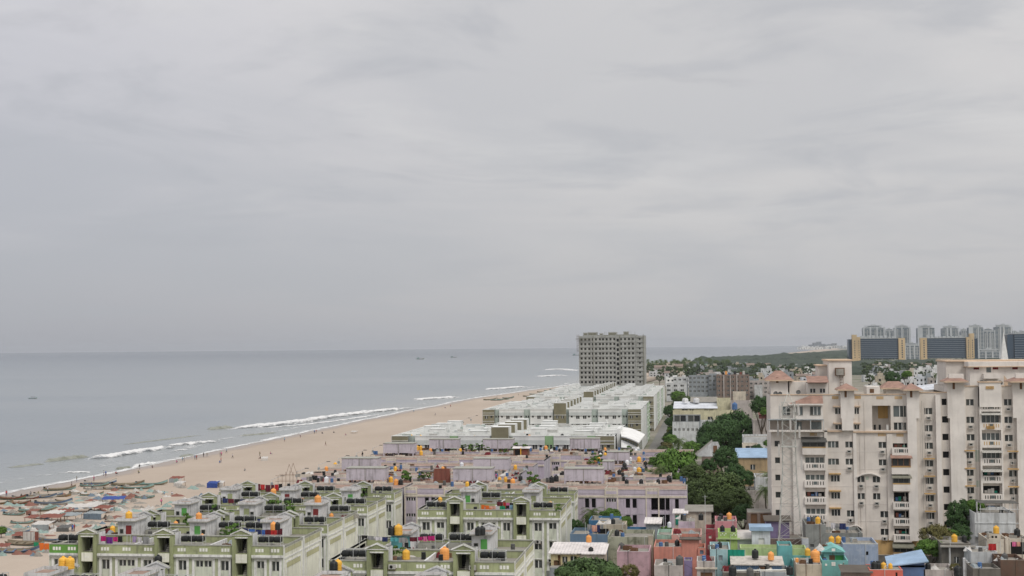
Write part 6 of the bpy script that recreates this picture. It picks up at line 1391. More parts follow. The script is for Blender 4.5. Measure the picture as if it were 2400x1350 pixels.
# ================================================================== FAR OFFICES AND HIGH RISES
mat('office_glass', (.045, .072, .105), rough=.25, streak=0, dirt=0, spec=.5, scale=.03); mat('office_line', (.22, .26, .30), streak=0, dirt=0); mat('office_sand', (.58, .44, .26), streak=.1, dirt=.05, scale=.1); mat('hr_white', (.50, .525, .535), streak=0, dirt=.1, scale=.1); mat('hr_glass', (.10, .14, .165), streak=0, dirt=0, rough=.3); mat('hr_grey', (.40, .42, .42), streak=0, dirt=0)
def office(px0, px1, c0, c1, pyt, pyb, Y, label):
    z1 = aty(px0, pyt, Y)[1]; x0 = aty(px0, pyt, Y)[0]; T = thing('office_building', label, 'office building', (x0, Y, 0)); X_ = lambda p: aty(p, pyt, Y)[0] - x0
    m = MB(); m.box(0, X_(px1), 3, 60, 6, z1, 'office_glass', 'roof_grey'); 
    for x in range(6): m.box(X_(px1) * (x + .5) / 6 - 1, X_(px1) * (x + .5) / 6 + 1, 6, 8, 0, 6, 'hr_white')
    for k in range(10): zz_ = 8 + (z1 - 10) * k / 9.5; m.box(0, X_(px1), 2.2, 3, zz_, zz_ + .9, 'office_line'); 
    m.box(-1, X_(px1) + 1, 2, 61, z1, z1 + 1.6, 'hr_grey'); m.build('glass_front', T)
    m = MB(); r = random.Random(px0)
    for j in range(9): x = X_(px1) * (j + .3) / 9.5; m.box(x, x + X_(px1) * .07, 20, 30, z1 + 1.6, z1 + 1.6 + r.uniform(2, 6), 'hr_grey')
    m.build('roof_plant', T)
    for a, b_, top in c0:
        m = MB(); m.box(X_(a), X_(b_), -2, 14, 0, z1 + top, 'office_sand')
        for k in range(8): m.box(X_(a) + (X_(b_) - X_(a)) * .45, X_(a) + (X_(b_) - X_(a)) * .62, -2.3, -2, 8 + k * (z1 - 10) / 8, 11 + k * (z1 - 10) / 8, 'office_glass')
        m.build('tower_slab', T)
    for a, b_ in c1: m = MB(); m.box(X_(a), X_(b_), 6, 40, 0, z1 - 1, 'office_glass'); m.build('wing', T)
    return T
office(2016, 2105, ((1997, 2008, 9), (2008.5, 2016, 4), (2105.5, 2121, 1)), ((1989, 1996.5),), 794, 850, 3200, 'dark blue glass office with two sand coloured end slabs, the left one')
office(2172, 2264, ((2157, 2172, 1), (2264.5, 2273, 2), (2273.5, 2283, 10)), ((2283.5, 2292),), 793, 850, 3220, 'dark blue glass office between sand coloured slabs, the right one')
office(2378, 2420, (), ((2362, 2377),), 783, 850, 3000, 'bluish grid fronted office at the right picture edge')
def highrise(px0, px1, pyt, Y, label, style):
    x0, z1 = aty(px0, pyt, Y); w = aty(px1, pyt, Y)[0] - x0; T = thing('high_rise', label, 'high rise', (x0, Y, 0), 0, 'pale high rise towers behind the glass offices'); m = MB(); m.box(0, w, 0, 26, 0, z1 - 8, 'hr_glass')
    n = int(z1 / 3.6)
    for k in range(n): m.box(0, w, -.8, 0, k * 3.6, k * 3.6 + 1.2, 'hr_white', skip='k')
    m.build('wall', T); m = MB(); f = {0: ((0, .12), (.42, .5), (.88, 1)), 1: ((0, .3), (.62, .7)), 2: ((.25, .35), (.45, .55), (.9, 1)), 3: ((0, .08), (.3, .38), (.6, .68), (.92, 1))}[style]
    for a, b_ in f: m.box(a * w, b_ * w, -2, -.81, 0, z1 - 6, 'hr_white')
    for a in (.2, .55, .8): m.box(a * w - 1.2, a * w + 1.2, -1.4, -.801, 10, z1 - 12, 'hr_grey')
    m.build('pier', T); m = MB(); m.box(w * .15, w * .85, 4, 22, z1 - 8, z1 - 4, 'hr_grey'); m.box(w * .25, w * .75, 4, 20, z1 - 4, z1 - 2.4, 'hr_glass'); m.box(w * .1, w * .9, 3, 22, z1 - 2.4, z1 - 1.2, 'hr_white'); m.box(w * .4, w * .6, 8, 16, z1 - 1.2, z1 + 1.5, 'hr_grey'); m.build('crown_storey', T)
for i, (a, b_, t, s) in enumerate(((2022, 2074, 762, 3), (2072, 2098, 770, 0), (2096, 2134, 762, 0), (2150, 2190, 762, 1), (2208, 2248, 763, 2), (2252, 2268, 770, 3), (2270, 2304, 761, 1), (2303, 2332, 770, 3), (2332, 2372, 760, 2))):
    highrise(a, b_, t, 3900 + (i % 3) * 120, ['widest high rise, at the left end of the cluster', 'short pale high rise second from left', 'high rise rising above the left office\'s right slab', 'high rise with a wide white pier in the gap between the offices', 'high rise above the middle of the right office', 'narrow low high rise behind the right office', 'high rise with white left half above the right sand slab', 'plain gridded high rise right of the sand slab', 'high rise beside the white spire tip'][i], s)
for i, (a, b_, t) in enumerate(((2292, 2345, 817), (2120, 2156, 803))): highrise(a, b_, t, 3500, ['low pale gridded block between the right office and spire', 'low pale block in the gap between the two offices'][i], 3)
# far low coast town, wooded coast
r = random.Random(5)
for i in range(46):
    px = 1868 + i * 2.75 + r.uniform(-2, 2); Y = 7200 + r.uniform(0, 3500) + (px - 1868) * 8; x = aty(px, 818, Y)[0]
    a, b_ = far_mesh(r.choice(['w_white', 'h_oldwhite', 'w_white', 'h_slate']), r.choice((0, 1))); T = thing('town_house', 'hazy white house on the far coast beyond the woods', 'house', (x, Y, 10), 0, 'hazy houses on the far coast', (r.uniform(2.2, 5), 2, r.uniform(.9, 2.2))); inst(a, 'wall', T); inst(b_, 'roof', T)
for i in range(7):
    px = 1895 + i * 9; Y = 12500; x = aty(px, 815, Y)[0]; a, b_ = far_mesh('h_slate', 0); T = thing('town_house', 'faint tower block on the horizon above the far coast', 'tower block', (x, Y, 0), 0, 'faint tower blocks on the horizon', (4.5, 2, r.uniform(5, 9))); inst(a, 'wall', T)
m = MB()
rows = []; nx, ny = 130, 60; b = NB('wood_far'); MATS['wood_far'] = b.m
b.l(b.mix(b.rng(b.noise(.02, 6, .7), .35, .65), (.020, .034, .024), (.050, .070, .044)), b.p.inputs['Base Color']); b.p.inputs['Roughness'].default_value = 1
bp = b.n('ShaderNodeBump'); bp.inputs['Distance'].default_value = 6; b.l(b.noise(.05, 6, .7), bp.inputs['Height']); b.l(bp.outputs[0], b.p.inputs['Normal'])
def wood(name, f_in, y0, y1, ny, x1f, label, hmax=13):
    rows = []
    for j in range(ny):
        u = j / (ny - 1); y = y0 + (y1 - y0) * u ** 1.6; row = []; xa = f_in(y); xb = x1f(y)
        for i in range(nx):
            v = i / (nx - 1); x = xa + (xb - xa) * v; e = min(1, v * 14, (1 - v) * 30, u * 10, (1 - u) * 12)
            h = e ** .5 * hmax * (.72 + .55 * abs(noise.noise((x * .02, y * .012, 0))) + .35 * noise.noise((x * .09, y * .05, 3))) if e > 0 else -1
            row.append((x, y, h, 0))
        rows.append(row)
    return strip(name, rows, 'wood_far', None, 'stuff', label, False)
wood('woodland', lambda y: shore_x(y) + 95 + (y - 3000) * .02, 2750, 12500, 110, lambda y: .098 * y if y < 3350 else .098 * 3350 + (y - 3350) * .6, 'dark green coastal wood stretching along the far shore', 13)
wood('woodland', lambda y: 260 + (y - 1900) * .1, 1900, 3100, 40, lambda y: 1250, 'green belt of trees at the foot of the glass offices', 9)
wood('woodland', lambda y: -30 + (y - 1900) * .05, 1850, 2900, 36, lambda y: 300 + (y - 1900) * .1, 'low scrub and trees behind the hazy palm grove', 8)

# ================================================================== ROOF CONTENTS
def roof_under(x, y):
    """the roof surface below a point; a point over a lane is moved onto the nearest roof"""
    best = None
    for (a, b_, c, d, z) in ROOFS:
        cx_, cy_ = min(max(x, a), b_), min(max(y, c), d); e = (cx_ - x) ** 2 + (cy_ - y) ** 2
        if best is None or e < best[0]: best = (e, cx_, cy_, z)
    return best[1:]
def ontop(px, py, z=12.3):
    x, y = atz(px, py, z); return roof_under(x, y)
for px, py, kd, s, wh in (
    (964, 1050, 'yellow', .8, 'in the row near the sand'), (977, 1057, 'yellow', .95, 'in the row near the sand'), (986, 1058, 'yellow', .95, 'in the row near the sand'), (994, 1058, 'yellow', .9, 'in the row near the sand'), (1009, 1066, 'orange', .8, 'behind the cream parapets'),
    (987, 1073, 'yellow', .9, 'behind the cream parapets'), (1079, 1066, 'yellow', .8, 'behind the cream parapets'), (1107, 1056, 'yellow', .85, 'close under the white housing'), (1108, 1048, 'yellow', .7, 'close under the white housing'), (916, 1138, 'yellow', .9, 'behind the last green gables'), (929, 1144, 'orange', .9, 'behind the last green gables'),
    (1038, 1110, 'orange', .7, 'above the dark red cloth'), (927, 1111, 'yellow', .8, 'on the lilac roofs at left'), (908, 1110, 'yellow', .6, 'on the lilac roofs at left'), (1171, 1137, 'yellow', .75, 'on the nearest lilac block'), (1185, 1137, 'yellow', .76, 'on the nearest lilac block'), (1202, 1144, 'orange', .95, 'on the nearest lilac block'), (1210, 1106, 'yellow', .8, 'at the lilac court'),
    (1230, 1045, 'orange', .8, 'by the roof garden shed'), (1241, 1051, 'orange', .8, 'by the roof garden shed'), (1280, 1061, 'orange', .95, 'in the middle of the lilac roofs'), (1298, 1056, 'orange', .8, 'in the middle of the lilac roofs'), (1418, 1077, 'yellow', .75, 'above the blank lilac box'), (1403, 1089, 'yellow', .9, 'at the flowering pots'),
    (1498, 1089, 'yellow', .95, 'on the tiled roof near the round tree'), (1498, 1116, 'yellow', .95, 'on the tiled roof near the round tree'), (1368, 1140, 'yellow', 1.0, 'on the front parapet of the nearest lilac block'), (1353, 1140, 'yellow', .8, 'on the front parapet of the nearest lilac block'), (1418, 1063, 'orange', .7, 'below the white canopy'), (1395, 1092, 'orange', .6, 'at the flowering pots'),
    (1491, 1068, 'white', .8, 'below the white canopy'), (1480, 1084, 'white', .9, 'on the tiled roof near the round tree'), (1470, 1097, 'white', .9, 'on the tiled roof near the round tree'), (1488, 1113, 'white', .8, 'on the tiled roof near the round tree'), (1404, 1080, 'white', .7, 'at the flowering pots'), (1079, 1104, 'white', .9, 'on the lilac roofs in the middle'), (765, 1139, 'white', .95, 'behind the last green gables'), (1361, 1139, 'white', .5, 'on the front parapet of the nearest lilac block'),
    (1373, 1077, 'black', .9, 'beside the lilac roof edge'), (1293, 1139, 'black', 1.0, 'behind the rear green block'), (1304, 1136, 'black', 1.0, 'behind the rear green block'), (1220, 1135, 'black', .85, 'on the nearest lilac block'), (1452, 1120, 'black', .85, 'near the round tree'), (1460, 1113, 'black', .8, 'near the round tree'), (1469, 1144, 'black', .8, 'on the front edge of the nearest lilac block'), (1503, 1144, 'black', .85, 'on the front edge of the nearest lilac block'),
    (1543, 1143, 'black', .8, 'on the front edge of the nearest lilac block'), (1568, 1136, 'black', .95, 'at the right end of the lilac roof'), (1612, 1134, 'black', .8, 'at the right end of the lilac roof'), (1618, 1134, 'black', .8, 'at the right end of the lilac roof'), (1460, 1125, 'black', .7, 'near the round tree'), (1410, 1072, 'black', .7, 'above the blank lilac box'), (1405, 1070, 'black', .7, 'above the blank lilac box'), (1000, 1053, 'black', .8, 'in the row near the sand'), (968, 1056, 'black', .7, 'in the row near the sand'),
    (1318, 1050, 'black', .9, 'by the dark figure like pipes'), (1414, 1053, 'black', .8, 'under the olive bay'), (1425, 1050, 'black', .8, 'under the olive bay'), (881, 1105, 'blue', .85, 'on the lilac roofs at left'), (918, 1110, 'blue', .7, 'on the lilac roofs at left'), (770, 1101, 'yellow', .8, 'by the street lamps'), (765, 1111, 'orange', .8, 'by the street lamps'), (1476, 1078, 'black', .8, 'on the tiled roof near the round tree'), (1464, 1105, 'black', 1.0, 'on the tiled roof near the round tree'),
    (1512, 1102, 'black', .9, 'at the right edge of the tiled roof'), (1512, 1096, 'yellow', .7, 'at the right edge of the tiled roof'), (1505, 1128, 'black', .6, 'at the right edge of the tiled roof'), (1235, 1080, 'black', .6, 'beside the lilac roof edge'), (940, 1144, 'black', .9, 'behind the last green gables'), (1120, 1147, 'white', .8, 'before the first green gable at right'),
    (1500, 1051, 'black', .8, 'below the white canopy'), (1352, 1115, 'black', .5, 'beside the lilac roof edge')):
    x, y, z = ontop(px, py); tank(x, y, z, kd, s, wh)
# on the green blocks
for px, py, z, kd, s, wh in ((302, 1217, 15.0, 'yellow', 1.0, 'on the white stair house behind the nearest left gable'), (148, 1330, 15.0, 'yellow', 1.05, 'on the low roof in the bottom left, left of two'), (164, 1331, 15.0, 'yellow', 1.05, 'on the low roof in the bottom left, right of two'), (272, 1246, 12.3, 'yellow', .8, 'behind the washing of the nearest left green block'),
    (466, 1218, 15.0, 'orange', .9, 'on a stair house of the second green row'), (641, 1240, 15.0, 'orange', .85, 'beside the black tank of a stair house'), (708, 1180, 12.3, 'orange', .9, 'between two racks of the fifth green row'), (745, 1180, 15.0, 'orange', 1.1, 'on a white stair house of the fifth green row'), (641, 1160, 15.0, 'orange', .95, 'lying near the dark red washing'),
    (700, 1198, 12.3, 'orange', .7, 'among the green roofs at left'), (777, 1216, 12.3, 'orange', .7, 'behind the third rack'), (860, 1150, 12.3, 'yellow', .7, 'inside the last green gable'), (934, 1252, 15.0, 'yellow', 1.1, 'on the turquoise stair house'), (917, 1252, 15.0, 'black', .9, 'left on the turquoise stair house'), (925, 1251, 15.0, 'black', .9, 'beside the yellow one on the turquoise stair house'),
    (952, 1311, 12.3, 'yellow', 1.0, 'behind the parapet of the front middle green block'), (958, 1285, 12.3, 'orange', .6, 'on the roof behind the front middle green block'), (1042, 1311, 12.3, 'orange', 1.25, 'leaning behind the front middle parapet'), (1121, 1253, 15.0, 'black', .9, 'left on the stair house before the middle green block'), (1130, 1252, 15.0, 'black', .9, 'right on the stair house before the middle green block'),
    (1030, 1172, 12.8, 'yellow', .8, 'above the left rack of the middle green block'), (1290, 1188, 12.3, 'yellow', .75, 'on the right roof end of the middle green block'), (1095, 1139, 15.0, 'yellow', .7, 'beside the rear green gable'), (792, 1335, 15.0, 'yellow', .95, 'in the walled tank house at the bottom edge'), (782, 1337, 15.0, 'black', .95, 'in the walled tank house at the bottom edge'), (371, 1322, 15.0, 'black', .9, 'in the white walled box at the bottom edge'),
    (412, 1235, 12.3, 'orange', .7, 'near a white rack in the front left roofs'), (650, 1240, 15.0, 'black', .8, 'on a stair house of the second green row'), (485, 1155, 12.3, 'yellow', .8, 'on the far left green roofs'), (424, 1200, 12.3, 'orange', .6, 'on the front left green roof, low'), (345, 1240, 12.3, 'white', .9, 'behind the nearest left green block'), (474, 1268, 12.3, 'orange', .8, 'half hidden behind the nearest green parapet'),
    (1077, 1318, 12.3, 'orange', .8, 'seen through the stair opening of the front middle block')):
    x, y = atz(px, py, z)
    if z < 14: x, y, z = roof_under(x, y)
    tank(x, y, HG + 1.6 if z > 14 else z, kd, s, wh)
# small goods: pots, drums, crates, shrubs
def plant(x, y, z, s, label):
    if 'pot' not in MESH: m = MB(); m.lathe([(.16, 0), (.24, .32), (.26, .36), (.2, .36)], 'tile_red', n=8); MESH['pot'] = m.mesh('pot'); crown_mesh('pl', 'leaf_bright', 14, 22, .14, 31, .9)
    T = thing('potted_plant', label, 'plant', (x, y, z), rnd.random() * 6, 'potted plants on the roofs', (s, s, s)); inst(MESH['pot'], 'pot', T); inst(MESH[('crown', 'pl')], 'foliage', T, (0, 0, .95), 0, (.62, .62, .8)); return T
for a, b_, c, d, n, wh in ((925, 953, 1066, 1071, 6, 'under the left lilac box near the sand'), (1085, 1150, 1058, 1068, 12, 'in the dark roof garden behind the cream parapets'), (945, 960, 1138, 1143, 5, 'behind the last green gables'), (980, 1010, 1130, 1138, 6, 'beside the dark red cloth'), (1380, 1410, 1092, 1103, 9, 'by the orange flowers on the tiled roof'), (1450, 1475, 1075, 1088, 6, 'in the tall roof bushes before the canopy'), (1170, 1240, 1065, 1073, 9, 'in front of the roof garden shed'), (500, 545, 1212, 1218, 4, 'on the second green row'), (1240, 1260, 1145, 1150, 4, 'on the rear green gable'), (900, 960, 1310, 1312, 3, 'behind the front middle parapet'), (830, 860, 1170, 1176, 5, 'on the sixth green row'), (430, 450, 1238, 1246, 4, 'beside a white stair house'), (515, 560, 1262, 1268, 5, 'behind the nearest green parapet'), (640, 700, 1205, 1215, 8, 'along the third green row'), (1440, 1455, 1235, 1238, 2, 'on the beige stair house')):
    for i in range(n):
        px, py = a + (b_ - a) * (i + rnd.random()) / n, rnd.uniform(c, d); x, y, z = ontop(px, py); plant(x, y, z, rnd.uniform(.8, 1.9), f'green potted plant {wh}')
def goods(x, y, z, v, label):
    if ('goods', v) not in MESH:
        m = MB(); c = ('tank_black', 'tank_blue', 'wood', 'tarp_grey', 'red_dark', 'tarp_white', 'tank_grey', 'concrete')[v]
        if v in (0, 1, 6): m.lathe([(0, 0), (.30, 0), (.31, .3), (.29, .32), (.31, .36), (.31, .62), (.29, .64), (.30, .9), (.26, .93), (0, .93)], c, n=10)
        elif v in (2, 7):
            m.box(0, 1.2, 0, .06, .0, .6, c); m.box(0, 1.2, .7, .76, 0, .6, c); m.box(0, .06, .061, .699, 0, .6, c); m.box(1.14, 1.2, .061, .699, 0, .6, c); m.box(.061, 1.139, .061, .699, .1, .42, 'tank_grey')
        else:
            n = 5; r = random.Random(v); H = [[r.uniform(.2, .8) * (1 if 0 < i < n - 1 and 0 < j < n - 1 else .05) for i in range(n)] for j in range(n)]
            for i in range(n - 1):
                for j in range(n - 1): m.q([(i * .35, j * .3, H[j][i]), (i * .35 + .35, j * .3, H[j][i + 1]), (i * .35 + .35, j * .3 + .3, H[j + 1][i + 1]), (i * .35, j * .3 + .3, H[j + 1][i])], c)
        MESH[('goods', v)] = m.mesh('goods')
    nm, ct = (('drum', 'drum'), ('drum', 'drum'), ('crate', 'crate'), ('covered_heap', 'covered heap'), ('covered_heap', 'covered heap'), ('covered_heap', 'covered heap'), ('drum', 'drum'), ('crate', 'crate'))[v]
    cl = ('black', 'blue', 'brown wooden', 'grey sheeted', 'dark red sheeted', 'white sheeted', 'dark grey', 'pale concrete')[v]
    o = inst(MESH[('goods', v)], nm, None, (x, y, z), rnd.random() * 3); return tag(o, f'{cl} {ct} {label}', ct, 'odds and ends on the roofs')
for (a, b_, c, d, z) in [q for q in ROOFS if abs(q[4] - (HG - 1.0)) < .01 and q[1] < -22 and q[2] < 262]:
    for i in range(9): goods(rnd.uniform(a + .5, b_ - 1.6), rnd.uniform(c + .2, d - 1.2), z, rnd.choice((0, 0, 2, 3, 5, 6, 6, 7)), 'on the green block roofs')
for (x, y, z, v) in PEND: goods(x, y, z, v, 'on the colourful house roofs')
for (a, b_, c, d, n, wh) in ((690, 800, 1118, 1140, 22, 'on the low lilac roofs at left'), (860, 960, 1060, 1074, 20, 'on the lilac roofs near the sand'), (1000, 1200, 1052, 1072, 40, 'on the lilac roofs below the white housing'), (1200, 1330, 1046, 1070, 26, 'on the lilac roofs in the middle'), (900, 1050, 1100, 1142, 34, 'around the dark red cloth'), (1150, 1300, 1108, 1142, 36, 'on the nearest lilac block'), (1340, 1520, 1060, 1140, 60, 'on the tiled lilac roofs at right'), (1420, 1630, 1128, 1142, 14, 'at the right end of the lilac roofs'),
                          (250, 560, 1225, 1262, 24, 'on the front left green roofs'), (450, 860, 1150, 1220, 48, 'on the middle left green roofs'), (880, 1080, 1290, 1312, 22, 'behind the front middle parapet'), (1010, 1300, 1140, 1185, 24, 'on the middle green roofs'), (940, 1330, 985, 1015, 10, 'on the nearest white roofs')):
    for i in range(n):
        px, py = a + (b_ - a) * (i + rnd.random()) / n, rnd.uniform(c, d); x, y, z = ontop(px, py, 12.3 if c > 1020 else 15); goods(x, y, z, rnd.choice((0, 0, 1, 2, 2, 3, 4, 5, 6, 7)), wh)
for (a, b_, lb) in ((905, 8, 'dark red cloth hung as a screen on the lilac roofs'),):
    x, y, z = ontop(1037, 1139); m = MB(); n = 12; w, h = 3.1, 2.75
    for i in range(n):
        for j in range(6):
            f = lambda a_, b__: (w * (a_ / n - .5) * (1.12 - .1 * b__ / 6) , .12 * math.sin(a_ * 1.7) * (1 - b__ / 8), h * b__ / 6 + .1)
            m.q([f(i, j), f(i + 1, j), f(i + 1, j + 1), f(i, j + 1)], 'tarp_red', True)
    T = thing('cloth_screen', lb, 'cloth', (x, y - .5, z)); m.build('cloth', T); m = MB(); [m.tube((s_ * 1.7, .05, 0), (s_ * 1.7, .05, 3), .05, 'wood', 4) for s_ in (-1, 1)]; m.box(-4.5, -1.8, 0, 2.5, 2.2, 2.3, 'tank_grey'); m.tube((-4.4, .1, 0), (-4.4, .1, 2.2), .05, 'wood', 4); m.build('frame', T)
# roof garden shed with brown sides
x, y, z = ontop(1222, 1073); T = thing('roof_shed', 'brown sided shed with pale sheet roof in the roof garden', 'shed', (x, y - 1, z)); m = MB(); m.box(-1.9, 1.9, .2, 2.4, 0, 1.6, 'rust'); m.box(-1.5, -.2, .15, .199, .1, 1.4, 'dark', skip='k'); m.box(.3, 1.6, .15, .199, .1, 1.4, 'tarp_red', skip='k'); m.build('wall', T); m = MB(); m.q([(-2.2, -.3, 1.75), (2.3, -.3, 1.75), (2.3, 2.7, 2.1), (-2.2, 2.7, 2.1)], 'h_tin'); m.box(-.1, .1, -.2, 0, 0, 1.9, 'tank_yellow'); m.build('roof', T)
# clothes lines
GARM = {}
def line(x0, x1, y, z, cols, label, y1=None, h=1.9, drop=(.6, 1.2)):
    y1 = y if y1 is None else y1; T = thing('clothes_line', label, 'clothes line', (x0, y, z)); L_ = x1 - x0; m = MB()
    for x, yy in ((0, 0), (L_, y1 - y)): m.tube((x, yy, 0), (x, yy, h + .1), .04, 'pipe', 4)
    n = 10; pts = [(L_ * i / n, (y1 - y) * i / n, h - .30 * math.sin(PI * i / n)) for i in range(n + 1)]
    for p, q in zip(pts, pts[1:]): m.tube(p, q, .012, 'tank_grey', 3)
    m.build('rope', T); u = .3
    for c in cols:
        w = rnd.uniform(.45, 1.1); dr = rnd.uniform(*drop)
        if u + w > L_: break
        if c is None: u += .35; continue
        g = MB(); k = 5
        for i in range(k):
            for j in range(3):
                f = lambda a_, b__: (w * a_ / k, .09 * math.sin(a_ * 2.1 + u) * (b__ + .3) / 2, -dr * b__ / 3)
                g.q([f(i, j), f(i + 1, j), f(i + 1, j + 1), f(i, j + 1)], c, True)
        t_ = u / L_; g.build('garment', T, (u, (y1 - y) * t_, h - .30 * math.sin(PI * min(1, (u + w / 2) / L_)))); u += w + rnd.uniform(0, .1)
    return T
for nm_, c in dict(c_magenta=(.45, .02, .16), c_purple=(.14, .03, .22), c_navy=(.03, .04, .12), c_blue=(.06, .14, .42), c_teal=(.10, .35, .38), c_pink=(.62, .16, .32), c_maroon=(.12, .02, .03), c_white=(.60, .58, .60), c_lilac=(.36, .28, .45), c_orange=(.75, .17, .03), c_black=(.02, .02, .02), c_olive=(.24, .22, .12), c_green=(.02, .25, .12), c_grey=(.28, .28, .28), c_lightblue=(.25, .42, .55), c_peach=(.65, .36, .28), c_red=(.45, .03, .03)).items(): mat(nm_, c, streak=0, dirt=.05, rough=.95)
cc = lambda s: ['c_' + q if q != '-' else None for q in s.split()]
line(-84.0, -79.6, 189.0, 12.3, cc('magenta purple magenta black - olive grey lightblue blue blue'), 'washing line with magenta and purple clothes on the nearest left green block', h=2.1); line(-79.2, -76.2, 189.2, 12.3, cc('lilac white grey pink maroon teal navy'), 'washing line with lilac and turquoise clothes beside the magenta ones', h=2.1)
line(-66.8, -60.2, 199.6, 12.3, cc('navy blue navy blue maroon red maroon black blue'), 'dark blue and maroon washing behind the nearest left green block', h=1.9)
x, y, z = ontop(507, 1190); line(x, x + 9, y, 12.3, cc('black navy maroon black navy maroon black navy orange'), 'long dark washing line on the third green row', h=1.8)
x, y, z = ontop(612, 1153); line(x, x + 5.5, y, 12.3, cc('maroon red maroon maroon red black maroon'), 'dark red washing on the far left green roofs', h=2.0, drop=(.9, 1.5))
x, y, z = ontop(660, 1245); line(x - 5, x - .2, y + 2, 12.3, cc('navy blue lightblue navy maroon red'), 'blue and red washing before the stair house row', h=1.7)
line(-46.3, -36, 187.6, 13.0, cc('black grey white navy - teal grey - maroon magenta pink magenta'), 'washing line with a pink bundle behind the front middle green block', h=1.9, drop=(.4, .8))
line(-37.3, -31.5, 233.3, 12.3, cc('orange orange peach white green black lightblue lightblue olive'), 'bright washing with a big orange sheet on the middle green block', h=1.7); line(-36.3, -31.6, 232.9, 12.3, cc('orange black teal green lightblue lilac black white'), 'lower washing line with green and light blue clothes on the middle green block', h=1.2, drop=(.5, .8))
line(-35, -29, 235.5, 12.3, cc('maroon red pink black grey lilac navy'), 'rear washing line with a red shirt on the middle green block', h=2.0)
for px0, px1, py, Y, cs, lb in ((1943, 1990, 1247, 239.5, 'white grey navy pink pink lilac navy blue', 'washing with pink cloth on the grey cement terrace'), (1372, 1420, 1251, 234, 'grey peach navy grey lilac lightblue peach', 'washing in grey and peach on the steel blue house'), (2312, 2345, 1297, 217, 'red black maroon white', 'washing with a white sheet by the outside stair'), (2368, 2398, 1292, 227.6, 'pink peach maroon grey', 'pinkish washing in the cream porch')):
    x0, z = aty(px0, py, Y); x1 = aty(px1, py, Y)[0]; line(x0, x1, Y, z, cc(cs), lb, h=1.7)
# people on roofs are added with the others below
for i, (a, b_, lb) in enumerate((((1540, 1250, 226), (1683, 1240, 226), 'pale mint house to the lime green room'), ((1600, 1320, 207), (1700, 1330, 204), 'faded pink house to the bottom pipe rail'), ((1850, 1275, 216), (1935, 1250, 238), 'turquoise tower to the cement terrace'), ((2206, 1268, 222), (2330, 1255, 226), 'dark cement house to the brick piers'), ((1450, 1255, 223), (1560, 1212, 236), 'mossy house to the lilac room'))):
    (xa, za), (xb, zb_) = aty(*a), aty(*b_); m = MB(); p0, p1 = Vector((0, 0, 0)), Vector((xb - xa, b_[2] - a[2], zb_ - za))
    f = lambda t_: p0.lerp(p1, t_) + Vector((0, 0, -.9 * math.sin(PI * t_)))
    for j in range(10): m.tube(f(j / 10), f((j + 1) / 10), .018, 'tank_black', 3)
    tag(m.build('cable', loc=(xa, a[2], za)), 'thin sagging cable from the ' + lb, 'cable')
# street lamps along the beach road
m = MB(); m.tube((0, 0, 0), (0, 0, 11.4), .12, 'pipe', 6, .07); m.tube((0, 0, 11.2), (2.3, 0, 12.1), .05, 'pipe', 5); lp = m.mesh('pole'); m = MB(); m.box(2.0, 2.9, -.16, .16, 11.98, 12.14, 'tank_grey'); m.box(-.25, .25, -.2, .2, 10.0, 10.6, 'tarp_grey'); lh = m.mesh('lamp_head')
for i in range(16):
    y = 285 + i * 19.2; T = thing('street_lamp', 'thin single armed street lamp along the edge of the sand', 'street lamp', (-94.8, y, 0), 0, 'street lamps along the beach road'); inst(lp, 'pole', T); inst(lh, 'lamp_head', T)
x, y = atz(3, 1350, 0); T = thing('street_lamp', 'street lamp standing alone in the bottom left corner on the sand', 'street lamp', (-107, 196, 0), .2); inst(lp, 'pole', T, sc=(1, 1, .8)); inst(lh, 'lamp_head', T, (0, 0, -2.2))
x, y = -89.6, 300; T = thing('scaffold', 'open pipe scaffold with pointed top at the beach edge of the lilac blocks', 'scaffold', (x, y, 0), sc=(.62, 1, .83)); m = MB()
for X0 in (-4, -1.2, 1.4, 4):
    for y_ in (0, 3): m.tube((X0, y_, 0), (X0, y_, 15 if abs(X0) > 2 else 16), .06, 'rust', 4)
for z in (10.5, 12, 13.5, 15):
    for y_ in (0, 3): m.tube((-5, y_, z), (5, y_, z), .045, 'rust', 4)
for y_ in (0, 3): m.tube((-1.2, y_, 15), (0, y_, 18), .05, 'rust', 4); m.tube((1.4, y_, 15), (0, y_, 18), .05, 'rust', 4)
for i in range(7): m.tube((-2.3 + i * .75, 1.5, 9.5), (-2.3 + i * .75, 1.5, 13.6 - abs(i - 3) * .5), .04, 'pipe', 3); m.tube((-2.4, 1.5, 9.8 + i * .55), (2.4, 1.5, 9.8 + i * .55), .03, 'pipe', 3)
m.build('frame', T)

